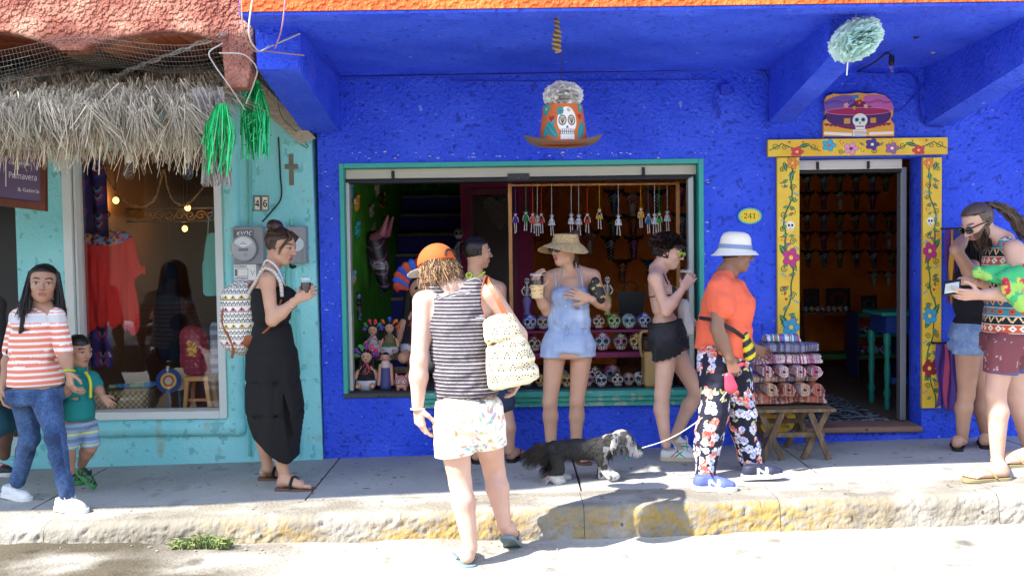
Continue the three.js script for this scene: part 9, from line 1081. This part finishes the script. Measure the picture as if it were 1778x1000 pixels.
// weeds at the kerb
{
const L = []; for (let i = 0; i < 520; i++) { const g = V(P(rr(300, 400), 940, 1.58).x, 0, rr(1.535, 1.63)); g.y = roadH(g.x) - 0.004; const h = rr(0.03, 0.11) * (1 - Math.abs(g.x + 1.68) * 2.2), d = V(rr(-0.8, 0.8), 1, rr(-0.5, 0.7)).normalize(); L.push({ pts: [g, g.clone().addScaledVector(d, h * 0.6), g.clone().addScaledVector(d, h).add(V(d.x * h * 0.6, -h * 0.3, 0))], w: rr(0.005, 0.012), c: mixc([0.06, 0.13, 0.03], [0.3, 0.32, 0.12], rnd()), t: 0.3 }); } solo('weed_tuft', ribbons(L), vc(0.8, { side: THREE.DoubleSide }), 'tuft of green weeds growing at the foot of the kerb', 'weeds');
const gr = []; for (let i = 0; i < 80; i++) { const g = G(rr(-40, 1000), rr(942, 975), ROADY); g.y = roadH(g.x) + 0.003; if (g.z > 1.56) gr.push(ball(g, rr(0.003, 0.008), rr(0.8, 1.4), 0.6, rr(0.8, 1.3), 5)); } const m = solo('road_gravel', gr, M(0x9a9080, 0.95), 'loose pebbles scattered along the gutter', 'gravel'); m.userData.kind = 'stuff';
}
// ---------- what the shop window mirrors: the far side of the street ----------
{
const b = thing('opposite_building', 'pale plastered house row across the street behind the viewer', 'building', V(0, -0.2, 13)), mW = M(0xa8987c, 0.85, { bumpMap: stuccoBump, bumpScale: 0.01 }), s = shape([[-26, -0.6], [26, -0.2], [26, 3.2], [-26, 3.2]]); for (let i = -5; i < 6; i++) s.holes.push(shape([[i * 4.6 - 1, 0.05], [i * 4.6 - 1, 2.3], [i * 4.6 + 1, 2.3], [i * 4.6 + 1, 0.05]])); part('wall', boxUV(ext(s, 0.25, 12.8)), mW, b); part('dark_rooms', boxUV(box(-26, 26, -0.5, 3.2, 15, 15.2)), M(0x2a2420, 0.9), b); part('awning', boxUV(box(-26, 26, 2.6, 2.75, 11, 12.79)), M(0x6a4030, 0.9), b); part('far_pavement', boxUV(box(-26, 26, -0.6, -0.02, 11.2, 15)), mConc, b);
const x = -4.7, z = 4.9, y0 = ROADY + gy(x), m = thing('motorcycle', 'black and white motorcycle parked in the road behind the viewer', 'motorcycle', V(x, y0, z)), w = (dx) => { const c = V(x + dx, y0 + 0.31, z); const wh = part('wheel', new THREE.TorusGeometry(0.26, 0.05, 10, 30).translate(c.x, c.y, c.z), M(0x111111, 0.8), m); part('rim', new THREE.TorusGeometry(0.2, 0.012, 8, 30).translate(c.x, c.y, c.z), mMetal, m); part('hub', new THREE.CylinderGeometry(0.05, 0.05, 0.1, 14).rotateX(1.57).translate(c.x, c.y, c.z), mMetal, m); }; w(-0.62); w(0.62); const q = (a, c, d = 0) => V(x + a, y0 + c, z + d); part('engine', box(x - 0.2, x + 0.22, y0 + 0.25, y0 + 0.58, z - 0.13, z + 0.13, 0.05), mDarkMetal, m); part('tank', new Field(0.015, 0.04).cone(q(-0.2, 0.78), q(0.12, 0.74), 0.13, 0.1).mesh(), M(0xd8d8d8, 0.25), m); part('seat', new Field(0.015, 0.04).cone(q(0.15, 0.76), q(0.62, 0.8), 0.08, 0.09).mesh(), mBlack, m); for (const d of [-0.08, 0.08]) part('fork', rod(q(-0.62, 0.31, d), q(-0.38, 0.98, d), 0.025), M(0xdedede, 0.3), m); part('handlebar', tube([q(-0.25, 1.06, -0.36), q(-0.36, 1.0, -0.1), q(-0.36, 1.0, 0.1), q(-0.25, 1.06, 0.36)], 0.014, 20, 6), mBlack, m); part('headlamp_shell', ball(q(-0.5, 0.88), 0.1), M(0xdedede, 0.3), m); part('fender', new THREE.TorusGeometry(0.34, 0.05, 6, 20, 1.8).rotateZ(0.7).translate(x - 0.62, y0 + 0.31, z), M(0xdedede, 0.3), m); part('frame_tube', [rod(q(-0.38, 0.85), q(-0.15, 0.3), 0.025), rod(q(0.1, 0.4), q(0.62, 0.31), 0.03)], mDarkMetal, m);
}
// added, unseen balcony, outline shaped to cast shade along the left pavement
{
const k = 5.2, d = (x, z) => V(x - SUN.x / SUN.y * 0 + k * SUN.x / SUN.y, k, z + k * SUN.z / SUN.y), q = [[-4.2, 1.24], [-3, 1.2], [-2.2, 1.22], [-1.6, 1.17], [-0.8, 1.1], [0.1, 1.06], [0.55, 0.9], [0.8, 0.62], [0.9, 0.3], [-4.2, 0.3]].map(([x, z]) => { const p = d(x, z); return [p.x, -p.z]; });
const b = thing('added_occluder', 'concrete balcony slab added unseen above the street to shade the left pavement', 'occluder', V(-6.5, 5.2, 3)), g = ext(shape(q), 0.12, 0); g.rotateX(-Math.PI / 2); g.translate(0, 5.2, 0); part('slab', boxUV(g), mConc, b); part('rail', boxUV(box(q[0][0], q[0][0] + 0.1, 5.33, 6.2, -q[9][1], -q[0][1])), mDarkMetal, b);
part('support_column', boxUV(box(-9.6, -9.3, -0.4, 5.199, -q[9][1], -q[9][1] + 0.3)), mConc, b);
}
renderer.render(scene, camera);
